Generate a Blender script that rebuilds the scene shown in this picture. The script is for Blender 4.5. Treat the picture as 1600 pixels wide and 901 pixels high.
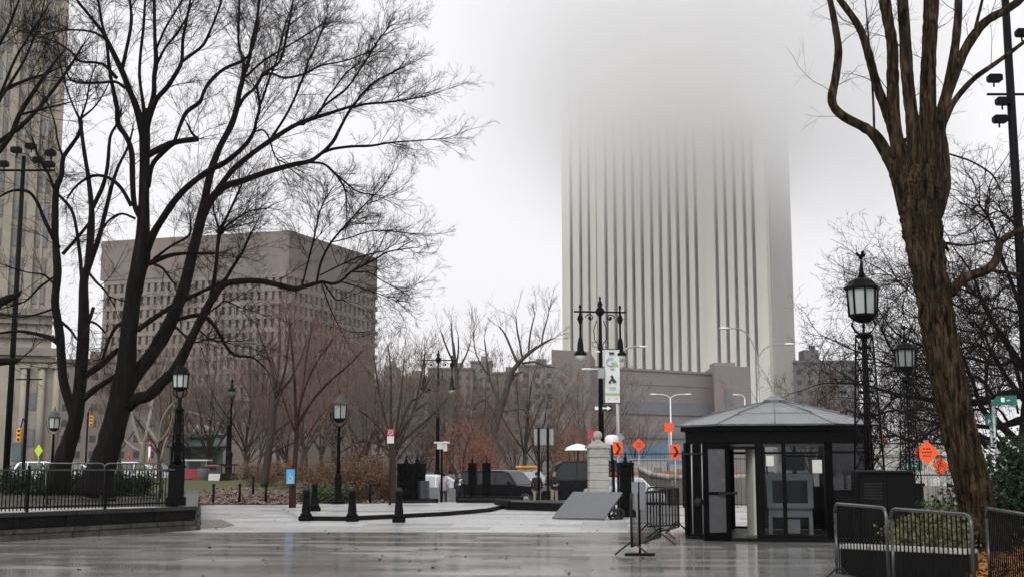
import bpy, bmesh, math, random
import numpy as np
from mathutils import Vector, Matrix

for _o in list(bpy.data.objects):
    bpy.data.objects.remove(_o, do_unlink=True)
SC = bpy.context.scene
COL = SC.collection
R = math.radians

# ------------------------------------------------------------------ camera
EYE, PITCH, FPX, CX, CY = 1.6, R(8.1), 1950.0, 800.0, 450.5
cam_d = bpy.data.cameras.new('camera')
cam = bpy.data.objects.new('camera', cam_d)
COL.objects.link(cam)
cam.location = (0, 0, EYE)
cam.rotation_euler = (R(90) + PITCH, 0, 0)
cam_d.sensor_width = 36.0
cam_d.lens = FPX / 1600.0 * 36.0
cam_d.clip_start = 0.1
cam_d.clip_end = 4000
SC.camera = cam

# ------------------------------------------------------------------ sky, sun, exposure
w = bpy.data.worlds.new('World')
SC.world = w
w.use_nodes = True
nt = w.node_tree
nt.nodes.clear()
sky = nt.nodes.new('ShaderNodeTexSky')
sky.sky_type = 'NISHITA'
sky.sun_disc = False
sky.sun_elevation = R(40)
sky.sun_rotation = R(200)
sky.dust_density = 6.0
sky.air_density = 1.2
hsv = nt.nodes.new('ShaderNodeHueSaturation')
hsv.inputs['Saturation'].default_value = 0.12
mixc = nt.nodes.new('ShaderNodeMix')
mixc.data_type = 'RGBA'
mixc.inputs[0].default_value = 0.8
mixc.inputs[7].default_value = (8.55, 8.5, 8.75, 1)      # the even white of the cloud deck
tcw = nt.nodes.new('ShaderNodeTexCoord')
nzw = nt.nodes.new('ShaderNodeTexNoise')
nzw.inputs['Scale'].default_value = 2.2
nzw.inputs['Detail'].default_value = 3
mrw = nt.nodes.new('ShaderNodeMapRange')
mrw.inputs[1].default_value = 0.3
mrw.inputs[2].default_value = 0.7
mrw.inputs[3].default_value = 0.97
mrw.inputs[4].default_value = 1.02
bg = nt.nodes.new('ShaderNodeBackground')
outw = nt.nodes.new('ShaderNodeOutputWorld')
vm = nt.nodes.new('ShaderNodeVectorMath')
vm.operation = 'SCALE'
L = nt.links.new
L(sky.outputs[0], hsv.inputs['Color'])
L(hsv.outputs[0], mixc.inputs[6])
L(tcw.outputs['Generated'], nzw.inputs['Vector'])
L(nzw.outputs[0], mrw.inputs[0])
L(mixc.outputs[2], vm.inputs[0])
L(mrw.outputs[0], vm.inputs['Scale'])
L(vm.outputs[0], bg.inputs[0])
bg.inputs[1].default_value = 0.1
L(bg.outputs[0], outw.inputs[0])

sd = bpy.data.lights.new('sun', 'SUN')
sd.energy = 1.1
sd.angle = R(30)
sd.color = (1.0, 0.98, 0.95)
sun = bpy.data.objects.new('sun', sd)
COL.objects.link(sun)
sun.rotation_euler = (R(50), 0, R(-20))
sun.location = (0, 0, 200)

SC.view_settings.view_transform = 'Standard'
SC.view_settings.look = 'None'
SC.view_settings.exposure = 0.41
SC.view_settings.gamma = 1.0
SC.view_settings.use_curve_mapping = False
SC.render.engine = 'CYCLES'
SC.cycles.use_denoising = True
SC.cycles.max_bounces = 32
SC.cycles.diffuse_bounces = 3
SC.cycles.glossy_bounces = 3
SC.cycles.transparent_max_bounces = 16
SC.cycles.volume_bounces = 24
SC.cycles.caustics_reflective = False
SC.cycles.caustics_refractive = False


# ------------------------------------------------------------------ pixel to place
def ray(px, py):
    u, v = (px - CX) / FPX, -(py - CY) / FPX
    c, s = math.cos(PITCH), math.sin(PITCH)
    return Vector((u, c - v * s, s + v * c))


def at(px, py, Y):
    d = ray(px, py)
    return Vector((0, 0, EYE)) + d * (Y / d.y)


def G(px, py, z=0.0):
    d = ray(px, py)
    return Vector((0, 0, EYE)) + d * ((z - EYE) / d.z)


def PX(px, Y, z=0.0):
    """X of something standing at distance Y that shows in column px."""
    c, s = math.cos(PITCH), math.sin(PITCH)
    return (px - CX) / FPX * (Y * c + (z - EYE) * s)


# ------------------------------------------------------------------ materials
def new_mat(name):
    m = bpy.data.materials.new(name)
    m.use_nodes = True
    n = m.node_tree
    n.nodes.clear()
    o = n.nodes.new('ShaderNodeOutputMaterial')
    b = n.nodes.new('ShaderNodeBsdfPrincipled')
    n.links.new(b.outputs[0], o.inputs[0])
    return m, n, b


def N(n, kind, **kw):
    nd = n.nodes.new('ShaderNode' + kind)
    for k, v in kw.items():
        if k in nd.inputs:
            nd.inputs[k].default_value = v
        else:
            setattr(nd, k, v)
    return nd


def ramp(n, stops, src):
    r = n.nodes.new('ShaderNodeValToRGB')
    e = r.color_ramp.elements
    while len(e) < len(stops):
        e.new(0.5)
    for el, (p, c) in zip(e, stops):
        el.position = p
        el.color = (c[0], c[1], c[2], 1) if len(c) == 3 else c
    n.links.new(src, r.inputs[0])
    return r.outputs[0]


def mat(name, col, rough=0.6, metal=0.0, var=0.25, scale=3.0, bump=0.0, bscale=20.0, stretch=None, spec=0.5, col2=None, coat=0.0, coord='Object'):
    m, n, b = new_mat(name)
    tc = N(n, 'TexCoord')
    src = tc.outputs[coord]
    if stretch:
        mp = N(n, 'Mapping')
        mp.inputs['Scale'].default_value = stretch
        n.links.new(src, mp.inputs[0])
        src = mp.outputs[0]
    nz = N(n, 'TexNoise')
    nz.inputs['Scale'].default_value = scale
    nz.inputs['Detail'].default_value = 6
    nz.inputs['Roughness'].default_value = 0.65
    n.links.new(src, nz.inputs['Vector'])
    c1 = [max(0, c * (1 - var)) for c in col]
    c2 = col2 if col2 else [min(1, c * (1 + var)) for c in col]
    cc = ramp(n, [(0.3, c1), (0.7, c2)], nz.outputs[0])
    n.links.new(cc, b.inputs['Base Color'])
    rr = N(n, 'MapRange')
    rr.inputs[3].default_value = max(0.02, rough - 0.12)
    rr.inputs[4].default_value = min(1, rough + 0.12)
    n.links.new(nz.outputs[0], rr.inputs[0])
    n.links.new(rr.outputs[0], b.inputs['Roughness'])
    b.inputs['Metallic'].default_value = metal
    b.inputs['Specular IOR Level'].default_value = spec
    b.inputs['Coat Weight'].default_value = coat
    b.inputs['Coat Roughness'].default_value = 0.08
    if bump:
        nb = N(n, 'TexNoise')
        nb.inputs['Scale'].default_value = bscale
        nb.inputs['Detail'].default_value = 8
        n.links.new(src, nb.inputs['Vector'])
        bp = N(n, 'Bump')
        bp.inputs['Strength'].default_value = bump
        bp.inputs['Distance'].default_value = 0.05
        n.links.new(nb.outputs[0], bp.inputs['Height'])
        n.links.new(bp.outputs[0], b.inputs['Normal'])
    return m


def glass_mat(name, tint, trans=0.75, rough=0.05):
    m, n, b = new_mat(name)
    n.nodes.remove(b)
    o = n.nodes[0]
    t = N(n, 'BsdfTransparent')
    t.inputs[0].default_value = (*tint, 1)
    g = N(n, 'BsdfGlossy')
    g.inputs[0].default_value = (0.9, 0.92, 0.95, 1)
    g.inputs['Roughness'].default_value = rough
    f = N(n, 'Fresnel')
    f.inputs[0].default_value = 1.22
    a = N(n, 'Math', operation='MULTIPLY_ADD')
    a.inputs[1].default_value = 1.0
    a.inputs[2].default_value = 1.0 - trans - 0.04 if trans < 0.96 else 0
    n.links.new(f.outputs[0], a.inputs[0])
    mx = N(n, 'MixShader')
    n.links.new(a.outputs[0], mx.inputs[0])
    n.links.new(t.outputs[0], mx.inputs[1])
    n.links.new(g.outputs[0], mx.inputs[2])
    n.links.new(mx.outputs[0], o.inputs[0])
    return m


def bark_mat(name, c_dark, c_mid, c_light, scale=5.0, moss=None, bump=0.9, tight=False):
    m, n, b = new_mat(name)
    tc = N(n, 'TexCoord')
    mp = N(n, 'Mapping')
    mp.inputs['Scale'].default_value = (1, 1, 0.17 if tight else 0.16)
    n.links.new(tc.outputs['Object'], mp.inputs[0])
    nz = N(n, 'TexNoise')
    nz.inputs['Scale'].default_value = scale
    nz.inputs['Detail'].default_value = 9
    nz.inputs['Roughness'].default_value = 0.7
    nz.inputs['Distortion'].default_value = 0.6
    n.links.new(mp.outputs[0], nz.inputs['Vector'])
    col = ramp(n, [(0.40, c_dark), (0.5, c_mid), (0.63, c_light)] if tight else [(0.32, c_dark), (0.52, c_mid), (0.72, c_light)], nz.outputs[0])
    if moss:
        n2 = N(n, 'TexNoise')
        n2.inputs['Scale'].default_value = 1.3
        n2.inputs['Detail'].default_value = 4
        n.links.new(tc.outputs['Object'], n2.inputs['Vector'])
        f = ramp(n, [(0.52, (0, 0, 0)), (0.8, (1, 1, 1))], n2.outputs[0])
        mx = N(n, 'Mix', data_type='RGBA')
        n.links.new(f, mx.inputs[0])
        n.links.new(col, mx.inputs[6])
        mx.inputs[7].default_value = (*moss, 1)
        col = mx.outputs[2]
    n.links.new(col, b.inputs['Base Color'])
    b.inputs['Roughness'].default_value = 0.75
    b.inputs['Specular IOR Level'].default_value = 0.06
    bp = N(n, 'Bump')
    bp.inputs['Strength'].default_value = bump
    bp.inputs['Distance'].default_value = 0.2 if tight else 0.06
    n.links.new(nz.outputs[0], bp.inputs['Height'])
    n.links.new(bp.outputs[0], b.inputs['Normal'])
    return m


def plaza_mat(name, c1, c2, bw, bh, r0, r1, mortar=0.004, wet=0.5, seed=0.0, puddle=False):
    """Wet stone slabs: the water film varies slab by slab and in puddles."""
    m, n, b = new_mat(name)
    tc = N(n, 'TexCoord')
    mp = N(n, 'Mapping')
    mp.inputs['Location'].default_value = (seed, seed * 0.7, 0)
    mp.inputs['Rotation'].default_value = (0, 0, R(4))
    n.links.new(tc.outputs['Object'], mp.inputs[0])
    br = N(n, 'TexBrick')
    br.offset = 0.5
    br.inputs['Color1'].default_value = (0, 0, 0, 1)
    br.inputs['Color2'].default_value = (1, 1, 1, 1)
    br.inputs['Mortar'].default_value = (0.35, 0.35, 0.35, 1)
    br.inputs['Scale'].default_value = 1.0
    br.inputs['Mortar Size'].default_value = mortar
    br.inputs['Brick Width'].default_value = bw
    br.inputs['Row Height'].default_value = bh
    n.links.new(mp.outputs[0], br.inputs['Vector'])
    nz = N(n, 'TexNoise')
    nz.inputs['Scale'].default_value = 0.55
    nz.inputs['Detail'].default_value = 7
    nz.inputs['Roughness'].default_value = 0.62
    mp2 = N(n, 'Mapping')
    mp2.inputs['Scale'].default_value = (0.45, 1.0, 1)
    n.links.new(tc.outputs['Object'], mp2.inputs[0])
    n.links.new(mp2.outputs[0], nz.inputs['Vector'])
    mix = N(n, 'Mix', data_type='FLOAT')
    mix.inputs[0].default_value = 0.5
    n.links.new(br.outputs['Color'], mix.inputs[2])
    n.links.new(nz.outputs[0], mix.inputs[3])
    col = ramp(n, [(0.2, c1), (0.8, c2)], mix.outputs[0])
    jm = N(n, 'Mix', data_type='RGBA')
    n.links.new(br.outputs['Fac'], jm.inputs[0])
    n.links.new(col, jm.inputs[6])
    jm.inputs[7].default_value = (c1[0] * 0.45, c1[1] * 0.45, c1[2] * 0.45, 1)
    n3 = N(n, 'TexNoise')
    n3.inputs['Scale'].default_value = 0.9
    n3.inputs['Detail'].default_value = 4
    mp3 = N(n, 'Mapping')
    mp3.inputs['Scale'].default_value = (0.28, 0.7, 1)
    mp3.inputs['Location'].default_value = (seed, 3, 0)
    n.links.new(tc.outputs['Object'], mp3.inputs[0])
    n.links.new(mp3.outputs[0], n3.inputs['Vector'])
    pm = N(n, 'MapRange')
    pm.inputs[1].default_value = 0.5
    pm.inputs[2].default_value = 0.68
    pm.inputs[4].default_value = 1.0 if puddle else 0.0
    n.links.new(n3.outputs[0], pm.inputs[0])
    pd = N(n, 'Mix', data_type='RGBA')
    n.links.new(pm.outputs[0], pd.inputs[0])
    n.links.new(jm.outputs[2], pd.inputs[6])
    dk = N(n, 'Mix', data_type='RGBA', blend_type='MULTIPLY')
    dk.inputs[0].default_value = 1.0
    n.links.new(jm.outputs[2], dk.inputs[6])
    dk.inputs[7].default_value = (0.88, 0.88, 0.87, 1)
    n.links.new(dk.outputs[2], pd.inputs[7])
    n.links.new(pd.outputs[2], b.inputs['Base Color'])
    mix2 = N(n, 'Mix', data_type='FLOAT')
    mix2.inputs[0].default_value = 0.72
    n.links.new(br.outputs['Color'], mix2.inputs[2])
    n.links.new(nz.outputs[0], mix2.inputs[3])
    rr = N(n, 'MapRange')
    rr.inputs[1].default_value = 0.3
    rr.inputs[2].default_value = 0.72
    rr.inputs[3].default_value = r0
    rr.inputs[4].default_value = r1
    n.links.new(mix2.outputs[0], rr.inputs[0])
    rm = N(n, 'Mix', data_type='FLOAT')
    n.links.new(pm.outputs[0], rm.inputs[0])
    n.links.new(rr.outputs[0], rm.inputs[2])
    rm.inputs[3].default_value = 0.1
    n.links.new(rm.outputs[0], b.inputs['Roughness'])
    b.inputs['Specular IOR Level'].default_value = wet
    bp = N(n, 'Bump')
    bp.inputs['Strength'].default_value = 0.12
    bp.inputs['Distance'].default_value = 0.02
    nb = N(n, 'TexNoise')
    nb.inputs['Scale'].default_value = 5
    nb.inputs['Detail'].default_value = 6
    n.links.new(tc.outputs['Object'], nb.inputs['Vector'])
    ad = N(n, 'Math', operation='ADD')
    mu = N(n, 'Math', operation='MULTIPLY')
    mu.inputs[1].default_value = 0.5
    n.links.new(br.outputs['Fac'], mu.inputs[0])
    sb = N(n, 'Math', operation='SUBTRACT')
    n.links.new(nb.outputs[0], sb.inputs[0])
    n.links.new(mu.outputs[0], sb.inputs[1])
    n.links.new(sb.outputs[0], bp.inputs['Height'])
    n.links.new(bp.outputs[0], b.inputs['Normal'])
    return m


M = {}
M['iron'] = mat('black iron', (0.004, 0.004, 0.0045), 0.5, 0.0, 0.3, 8, 0.1, spec=0.06)
M['iron_worn'] = mat('worn iron', (0.016, 0.016, 0.016), 0.5, 0.0, 0.4, 6, 0.2, spec=0.2)
M['steel_rail'] = mat('wet steel rail', (0.10, 0.10, 0.103), 0.3, 0.9, 0.25, 6)
M['dark_rail'] = mat('dark painted rail', (0.015, 0.015, 0.016), 0.35, 0.0, 0.3, 6, spec=0.25)
M['plaza'] = plaza_mat('wet slate paving', (0.2, 0.197, 0.19), (0.29, 0.285, 0.275), 1.5, 0.6, 0.07, 0.25, mortar=0.01, seed=1.3, puddle=True)
M['pave'] = plaza_mat('wet pale concrete', (0.36, 0.36, 0.352), (0.47, 0.47, 0.46), 2.4, 1.6, 0.2, 0.5, mortar=0.012, seed=4.1, puddle=False)
M['asphalt'] = mat('wet asphalt', (0.05, 0.05, 0.052), 0.35, 0, 0.3, 1.5, 0.25, 60)
M['kerb'] = mat('granite kerb', (0.26, 0.255, 0.25), 0.5, 0, 0.25, 4, 0.2)
M['lawn'] = None
M['stone_dark'] = mat('wet dark stone', (0.009, 0.0087, 0.0083), 0.6, 0, 0.6, 3, 0.8, 9, spec=0.06)
M['stone_pale'] = mat('pale wet stone cap', (0.3, 0.29, 0.27), 0.4, 0, 0.3, 3, 0.3, 12)
M['stone_block'] = mat('granite blocks', (0.06, 0.057, 0.05), 0.6, 0, 0.8, 2.2, 1.0, 6, spec=0.25)
M['limestone'] = mat('limestone', (0.30, 0.265, 0.215), 0.8, 0, 0.22, 0.25, 0.3, 1.5)
M['limestone_dark'] = mat('weathered limestone', (0.2, 0.18, 0.15), 0.85, 0, 0.3, 0.3, 0.3, 1.5)
M['brown_brick'] = mat('brown brick', (0.186, 0.154, 0.138), 0.85, 0, 0.14, 0.3, stretch=(1, 1, 0.1))
M['brown_brick_light'] = mat('light brown precast', (0.215, 0.181, 0.162), 0.85, 0, 0.12, 0.2)
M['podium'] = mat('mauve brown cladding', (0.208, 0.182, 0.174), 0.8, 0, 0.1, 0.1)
M['podium_dark'] = mat('dark louvre band', (0.15, 0.155, 0.17), 0.7, 0, 0.15, 0.2)  # one darker grey shared by band, doorway and canopy
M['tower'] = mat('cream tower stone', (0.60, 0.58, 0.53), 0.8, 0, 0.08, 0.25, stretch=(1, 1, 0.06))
M['tower_side_shaded'] = mat('shaded tower flank stone', (0.43, 0.415, 0.38), 0.8, 0, 0.08, 0.06)  # darker copy of the tower stone, the flank's shade painted in
M['window_dark'] = mat('dark window glass', (0.03, 0.033, 0.038), 0.25, 0, 0.4, 0.3, spec=0.4)
M['block_glass'] = mat('recessed brown glass', (0.085, 0.076, 0.072), 0.3, 0, 0.5, 0.6, spec=0.4)
M['strip_glass'] = mat('grey strip glazing', (0.14, 0.14, 0.14), 0.35, 0, 0.3, 0.1)
M['window_blue'] = mat('blue grey window glass', (0.15, 0.155, 0.165), 0.3, 0, 0.4, 0.3)
M['roof_metal'] = mat('wet galvanised roof', (0.21, 0.222, 0.23), 0.3, 0.75, 0.3, 1.8, 0.25, 5)
M['booth_black'] = mat('booth black paint', (0.003, 0.003, 0.0033), 0.4, 0, 0.3, 3, 0.05, spec=0.05)
M['booth_panel'] = mat('booth dark panel', (0.005, 0.005, 0.0054), 0.4, 0, 0.3, 2, spec=0.08)
M['white_panel'] = mat('off white panel', (0.55, 0.55, 0.5), 0.5, 0, 0.1, 2)
M['machine_grey'] = mat('grey machine casing', (0.5, 0.51, 0.53), 0.45, 0, 0.1, 3)
M['machine_dark'] = mat('machine tunnel', (0.02, 0.02, 0.024), 0.4, 0, 0.2, 3)
M['lamp_glass'] = mat('frosted lamp glass', (0.40, 0.44, 0.43), 0.3, 0, 0.1, 3)
M['lamp_glass_dim'] = mat('dim lamp glass', (0.16, 0.18, 0.175), 0.3, 0, 0.2, 3)  # darker lamp glass; dimming by twigs is put into the colour
M['lamp_roof'] = mat('lamp roof glass', (0.05, 0.055, 0.055), 0.3, 0, 0.3, 3)
M['galv'] = mat('galvanised pole', (0.33, 0.34, 0.34), 0.45, 0.5, 0.15, 2)
M['white_paint'] = mat('white paint', (0.75, 0.76, 0.76), 0.45, 0, 0.06, 2)
M['orange'] = mat('fluorescent orange', (0.95, 0.10, 0.012), 0.5, 0, 0.06, 3)
M['black_ink'] = mat('black ink', (0.01, 0.01, 0.01), 0.5, 0, 0.1, 3)
M['blue_sign'] = mat('blue sign', (0.08, 0.42, 0.75), 0.4, 0, 0.1, 3)
M['green_sign'] = mat('green sign', (0.0, 0.13, 0.09), 0.4, 0, 0.12, 3)
M['red_sign'] = mat('red sign', (0.55, 0.03, 0.06), 0.4, 0, 0.1, 3)
M['yellow'] = mat('signal yellow', (0.85, 0.38, 0.02), 0.4, 0, 0.12, 3)
M['lime'] = mat('lime sign', (0.55, 0.75, 0.03), 0.4, 0, 0.08, 3)
M['grey_board'] = mat('grey sign back', (0.3, 0.31, 0.31), 0.5, 0.2, 0.12, 2)
M['grey_panel'] = mat('grey vinyl', (0.17, 0.175, 0.185), 0.45, 0, 0.15, 2)
M['plate'] = mat('steel plate', (0.11, 0.114, 0.122), 0.36, 0.1, 0.1, 2.5, 0.1, 10)
M['banner'] = mat('white banner cloth', (0.62, 0.66, 0.66), 0.7, 0, 0.06, 2)
M['banner_green'] = mat('banner green', (0.28, 0.55, 0.1), 0.6, 0, 0.1, 3)
M['banner_grey'] = mat('banner grey', (0.3, 0.33, 0.34), 0.6, 0, 0.1, 3)
M['red_bark'] = bark_mat('red brown bark', (0.03, 0.014, 0.01), (0.06, 0.03, 0.022), (0.09, 0.05, 0.04), 8)
M['bark_black'] = bark_mat('wet black bark', (0.003, 0.0025, 0.002), (0.008, 0.0065, 0.0055), (0.022, 0.018, 0.014), 6, bump=1.0)
M['twig_black'] = mat('wet dark twigs', (0.016, 0.011, 0.0095), 0.8, 0, 0.25, 2, spec=0.05)
M['bark_brown'] = bark_mat('brown furrowed bark', (0.005, 0.0036, 0.0023), (0.044, 0.0295, 0.017), (0.135, 0.092, 0.054), 14, moss=(0.022, 0.02, 0.01), bump=1.0, tight=True)
M['bark_grey'] = bark_mat('grey bark', (0.03, 0.026, 0.024), (0.06, 0.052, 0.048), (0.11, 0.1, 0.09), 6)
M['bark_dull'] = bark_mat('dull brown bark', (0.03, 0.022, 0.02), (0.06, 0.045, 0.04), (0.10, 0.078, 0.07), 5)
M['twig_brown'] = mat('brown winter twigs', (0.168, 0.128, 0.108), 0.85, 0, 0.25, 0.4, spec=0.2)
M['twig_red'] = mat('reddish winter twigs', (0.17, 0.10, 0.085), 0.85, 0, 0.25, 0.4, spec=0.2)
M['bark_pale'] = bark_mat('pale plane bark', (0.12, 0.105, 0.085), (0.25, 0.23, 0.19), (0.4, 0.38, 0.32), 3)
M['leaf_rust'] = mat('rust dry leaves', (0.22, 0.085, 0.05), 0.7, 0, 0.5, 2.5, coord='Object')
M['leaf_brown'] = mat('brown dry leaves', (0.13, 0.068, 0.028), 0.7, 0, 0.6, 1.8)
M['leaf_olive'] = mat('olive leaves', (0.07, 0.075, 0.022), 0.6, 0, 0.5, 2)
M['leaf_green'] = mat('dark green leaves', (0.009, 0.024, 0.008), 0.5, 0, 0.5, 2.5, spec=0.25)
M['leaf_bright'] = mat('green ivy', (0.05, 0.085, 0.018), 0.5, 0, 0.5, 2.5)
M['leaf_orange'] = mat('fallen orange leaves', (0.28, 0.11, 0.02), 0.6, 0, 0.6, 4)
M['paint_silver'] = mat('silver paint', (0.36, 0.38, 0.39), 0.25, 0.4, 0.06, 1, coat=0.8)
M['paint_black'] = mat('black paint', (0.006, 0.006, 0.007), 0.25, 0, 0.2, 1, coat=0.08, spec=0.15)
M['paint_white'] = mat('white paintwork', (0.62, 0.66, 0.68), 0.25, 0, 0.06, 1, coat=0.8)
M['paint_red'] = mat('red paintwork', (0.35, 0.03, 0.03), 0.3, 0, 0.1, 1, coat=0.5)
M['paint_blue'] = mat('pale blue stripe', (0.12, 0.36, 0.6), 0.3, 0, 0.1, 1, coat=0.5)
M['car_glass'] = mat('car glass', (0.02, 0.023, 0.025), 0.1, 0, 0.2, 1, spec=0.3)
M['car_glass_pale'] = mat('painted sky reflection glass', (0.33, 0.37, 0.4), 0.08, 0, 0.2, 1)  # sky reflection put into the pale glass colour
M['rubber'] = mat('tyre rubber', (0.015, 0.015, 0.015), 0.7, 0, 0.2, 4)
M['rim'] = mat('alloy rim', (0.35, 0.36, 0.37), 0.3, 0.8, 0.1, 4)
M['headlight'] = mat('headlight lens', (0.6, 0.62, 0.64), 0.1, 0, 0.1, 4)
M['taillight'] = mat('tail light lens', (0.4, 0.02, 0.02), 0.2, 0, 0.1, 4)
M['skin'] = mat('skin', (0.42, 0.26, 0.19), 0.6, 0, 0.1, 4)
M['hair'] = mat('dark hair', (0.015, 0.011, 0.009), 0.6, 0, 0.2, 9)
M['cloth_black'] = mat('black jacket', (0.008, 0.008, 0.01), 0.8, 0, 0.2, 5)
M['cloth_navy'] = mat('navy suit', (0.014, 0.016, 0.024), 0.8, 0, 0.2, 5)
M['cloth_khaki'] = mat('khaki trousers', (0.32, 0.26, 0.19), 0.85, 0, 0.15, 5)
M['cloth_pale'] = mat('pale hooded top', (0.45, 0.38, 0.4), 0.85, 0, 0.15, 5)
M['cloth_jean'] = mat('dark jeans', (0.04, 0.045, 0.06), 0.85, 0, 0.15, 5)
M['shoe'] = mat('dark shoes', (0.012, 0.011, 0.01), 0.5, 0, 0.2, 5)
M['blue_tarp'] = mat('blue construction screen', (0.10, 0.19, 0.28), 0.7, 0, 0.2, 0.5)
M['concrete'] = mat('concrete barrier', (0.3, 0.29, 0.275), 0.7, 0, 0.2, 1.2, 0.2)
M['ramp_concrete'] = mat('mossy ramp concrete', (0.14, 0.135, 0.11), 0.6, 0, 0.3, 0.8, 0.2)
M['wood_orange'] = mat('orange barricade board', (0.32, 0.12, 0.05), 0.6, 0, 0.25, 2)
M['copper_green'] = mat('green painted roof', (0.07, 0.11, 0.105), 0.5, 0, 0.2, 1)
M['far_grey'] = mat('distant grey masonry', (0.2, 0.19, 0.19), 0.85, 0, 0.12, 0.1)
M['far_brown'] = mat('distant brown masonry', (0.17, 0.14, 0.13), 0.85, 0, 0.12, 0.1)
M['glass_clear'] = glass_mat('booth glass', (0.68, 0.7, 0.71), 0.96)
M['glass_dark'] = glass_mat('tinted booth glass', (0.4, 0.41, 0.42), 0.95)
M['puddle_brown'] = mat('wet brown plate', (0.10, 0.075, 0.05), 0.4, 0, 0.25, 2)
M['mulch'] = mat('dark mulch', (0.03, 0.02, 0.013), 0.85, 0, 0.6, 3, 0.8, 15, col2=(0.11, 0.055, 0.022))
M['tarp_red'] = mat('red awning', (0.3, 0.04, 0.05), 0.6, 0, 0.2, 2)


def lawn_material():
    m, n, b = new_mat('leafy winter lawn')
    tc = N(n, 'TexCoord')
    nz = N(n, 'TexNoise')
    nz.inputs['Scale'].default_value = 0.25
    nz.inputs['Detail'].default_value = 6
    n.links.new(tc.outputs['Object'], nz.inputs['Vector'])
    n2 = N(n, 'TexNoise')
    n2.inputs['Scale'].default_value = 7
    n2.inputs['Detail'].default_value = 8
    n2.inputs['Roughness'].default_value = 0.75
    n.links.new(tc.outputs['Object'], n2.inputs['Vector'])
    sep = N(n, 'SeparateXYZ')
    n.links.new(tc.outputs['Object'], sep.inputs[0])
    mr = N(n, 'MapRange')
    mr.inputs[1].default_value = 60.0
    mr.inputs[2].default_value = 68.0
    n.links.new(sep.outputs['Y'], mr.inputs[0])
    ad = N(n, 'Math', operation='MULTIPLY_ADD')
    n.links.new(nz.outputs[0], ad.inputs[0])
    ad.inputs[1].default_value = 1.2
    sb = N(n, 'Math', operation='SUBTRACT')
    n.links.new(mr.outputs[0], sb.inputs[0])
    sb.inputs[1].default_value = 0.6
    n.links.new(sb.outputs[0], ad.inputs[2])
    f = ramp(n, [(0.25, (0, 0, 0)), (0.6, (1, 1, 1))], ad.outputs[0])
    brown = ramp(n, [(0.3, (0.03, 0.02, 0.015)), (0.5, (0.085, 0.055, 0.042)), (0.68, (0.17, 0.115, 0.085)), (0.8, (0.26, 0.21, 0.18))], n2.outputs[0])
    green = ramp(n, [(0.3, (0.03, 0.038, 0.01)), (0.55, (0.075, 0.082, 0.02)), (0.8, (0.14, 0.125, 0.04))], n2.outputs[0])
    mx = N(n, 'Mix', data_type='RGBA')
    n.links.new(f, mx.inputs[0])
    n.links.new(brown, mx.inputs[6])
    n.links.new(green, mx.inputs[7])
    n.links.new(mx.outputs[2], b.inputs['Base Color'])
    b.inputs['Roughness'].default_value = 0.85
    bp = N(n, 'Bump')
    bp.inputs['Strength'].default_value = 0.8
    bp.inputs['Distance'].default_value = 0.08
    n.links.new(n2.outputs[0], bp.inputs['Height'])
    n.links.new(bp.outputs[0], b.inputs['Normal'])
    return m


M['lawn'] = lawn_material()


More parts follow.
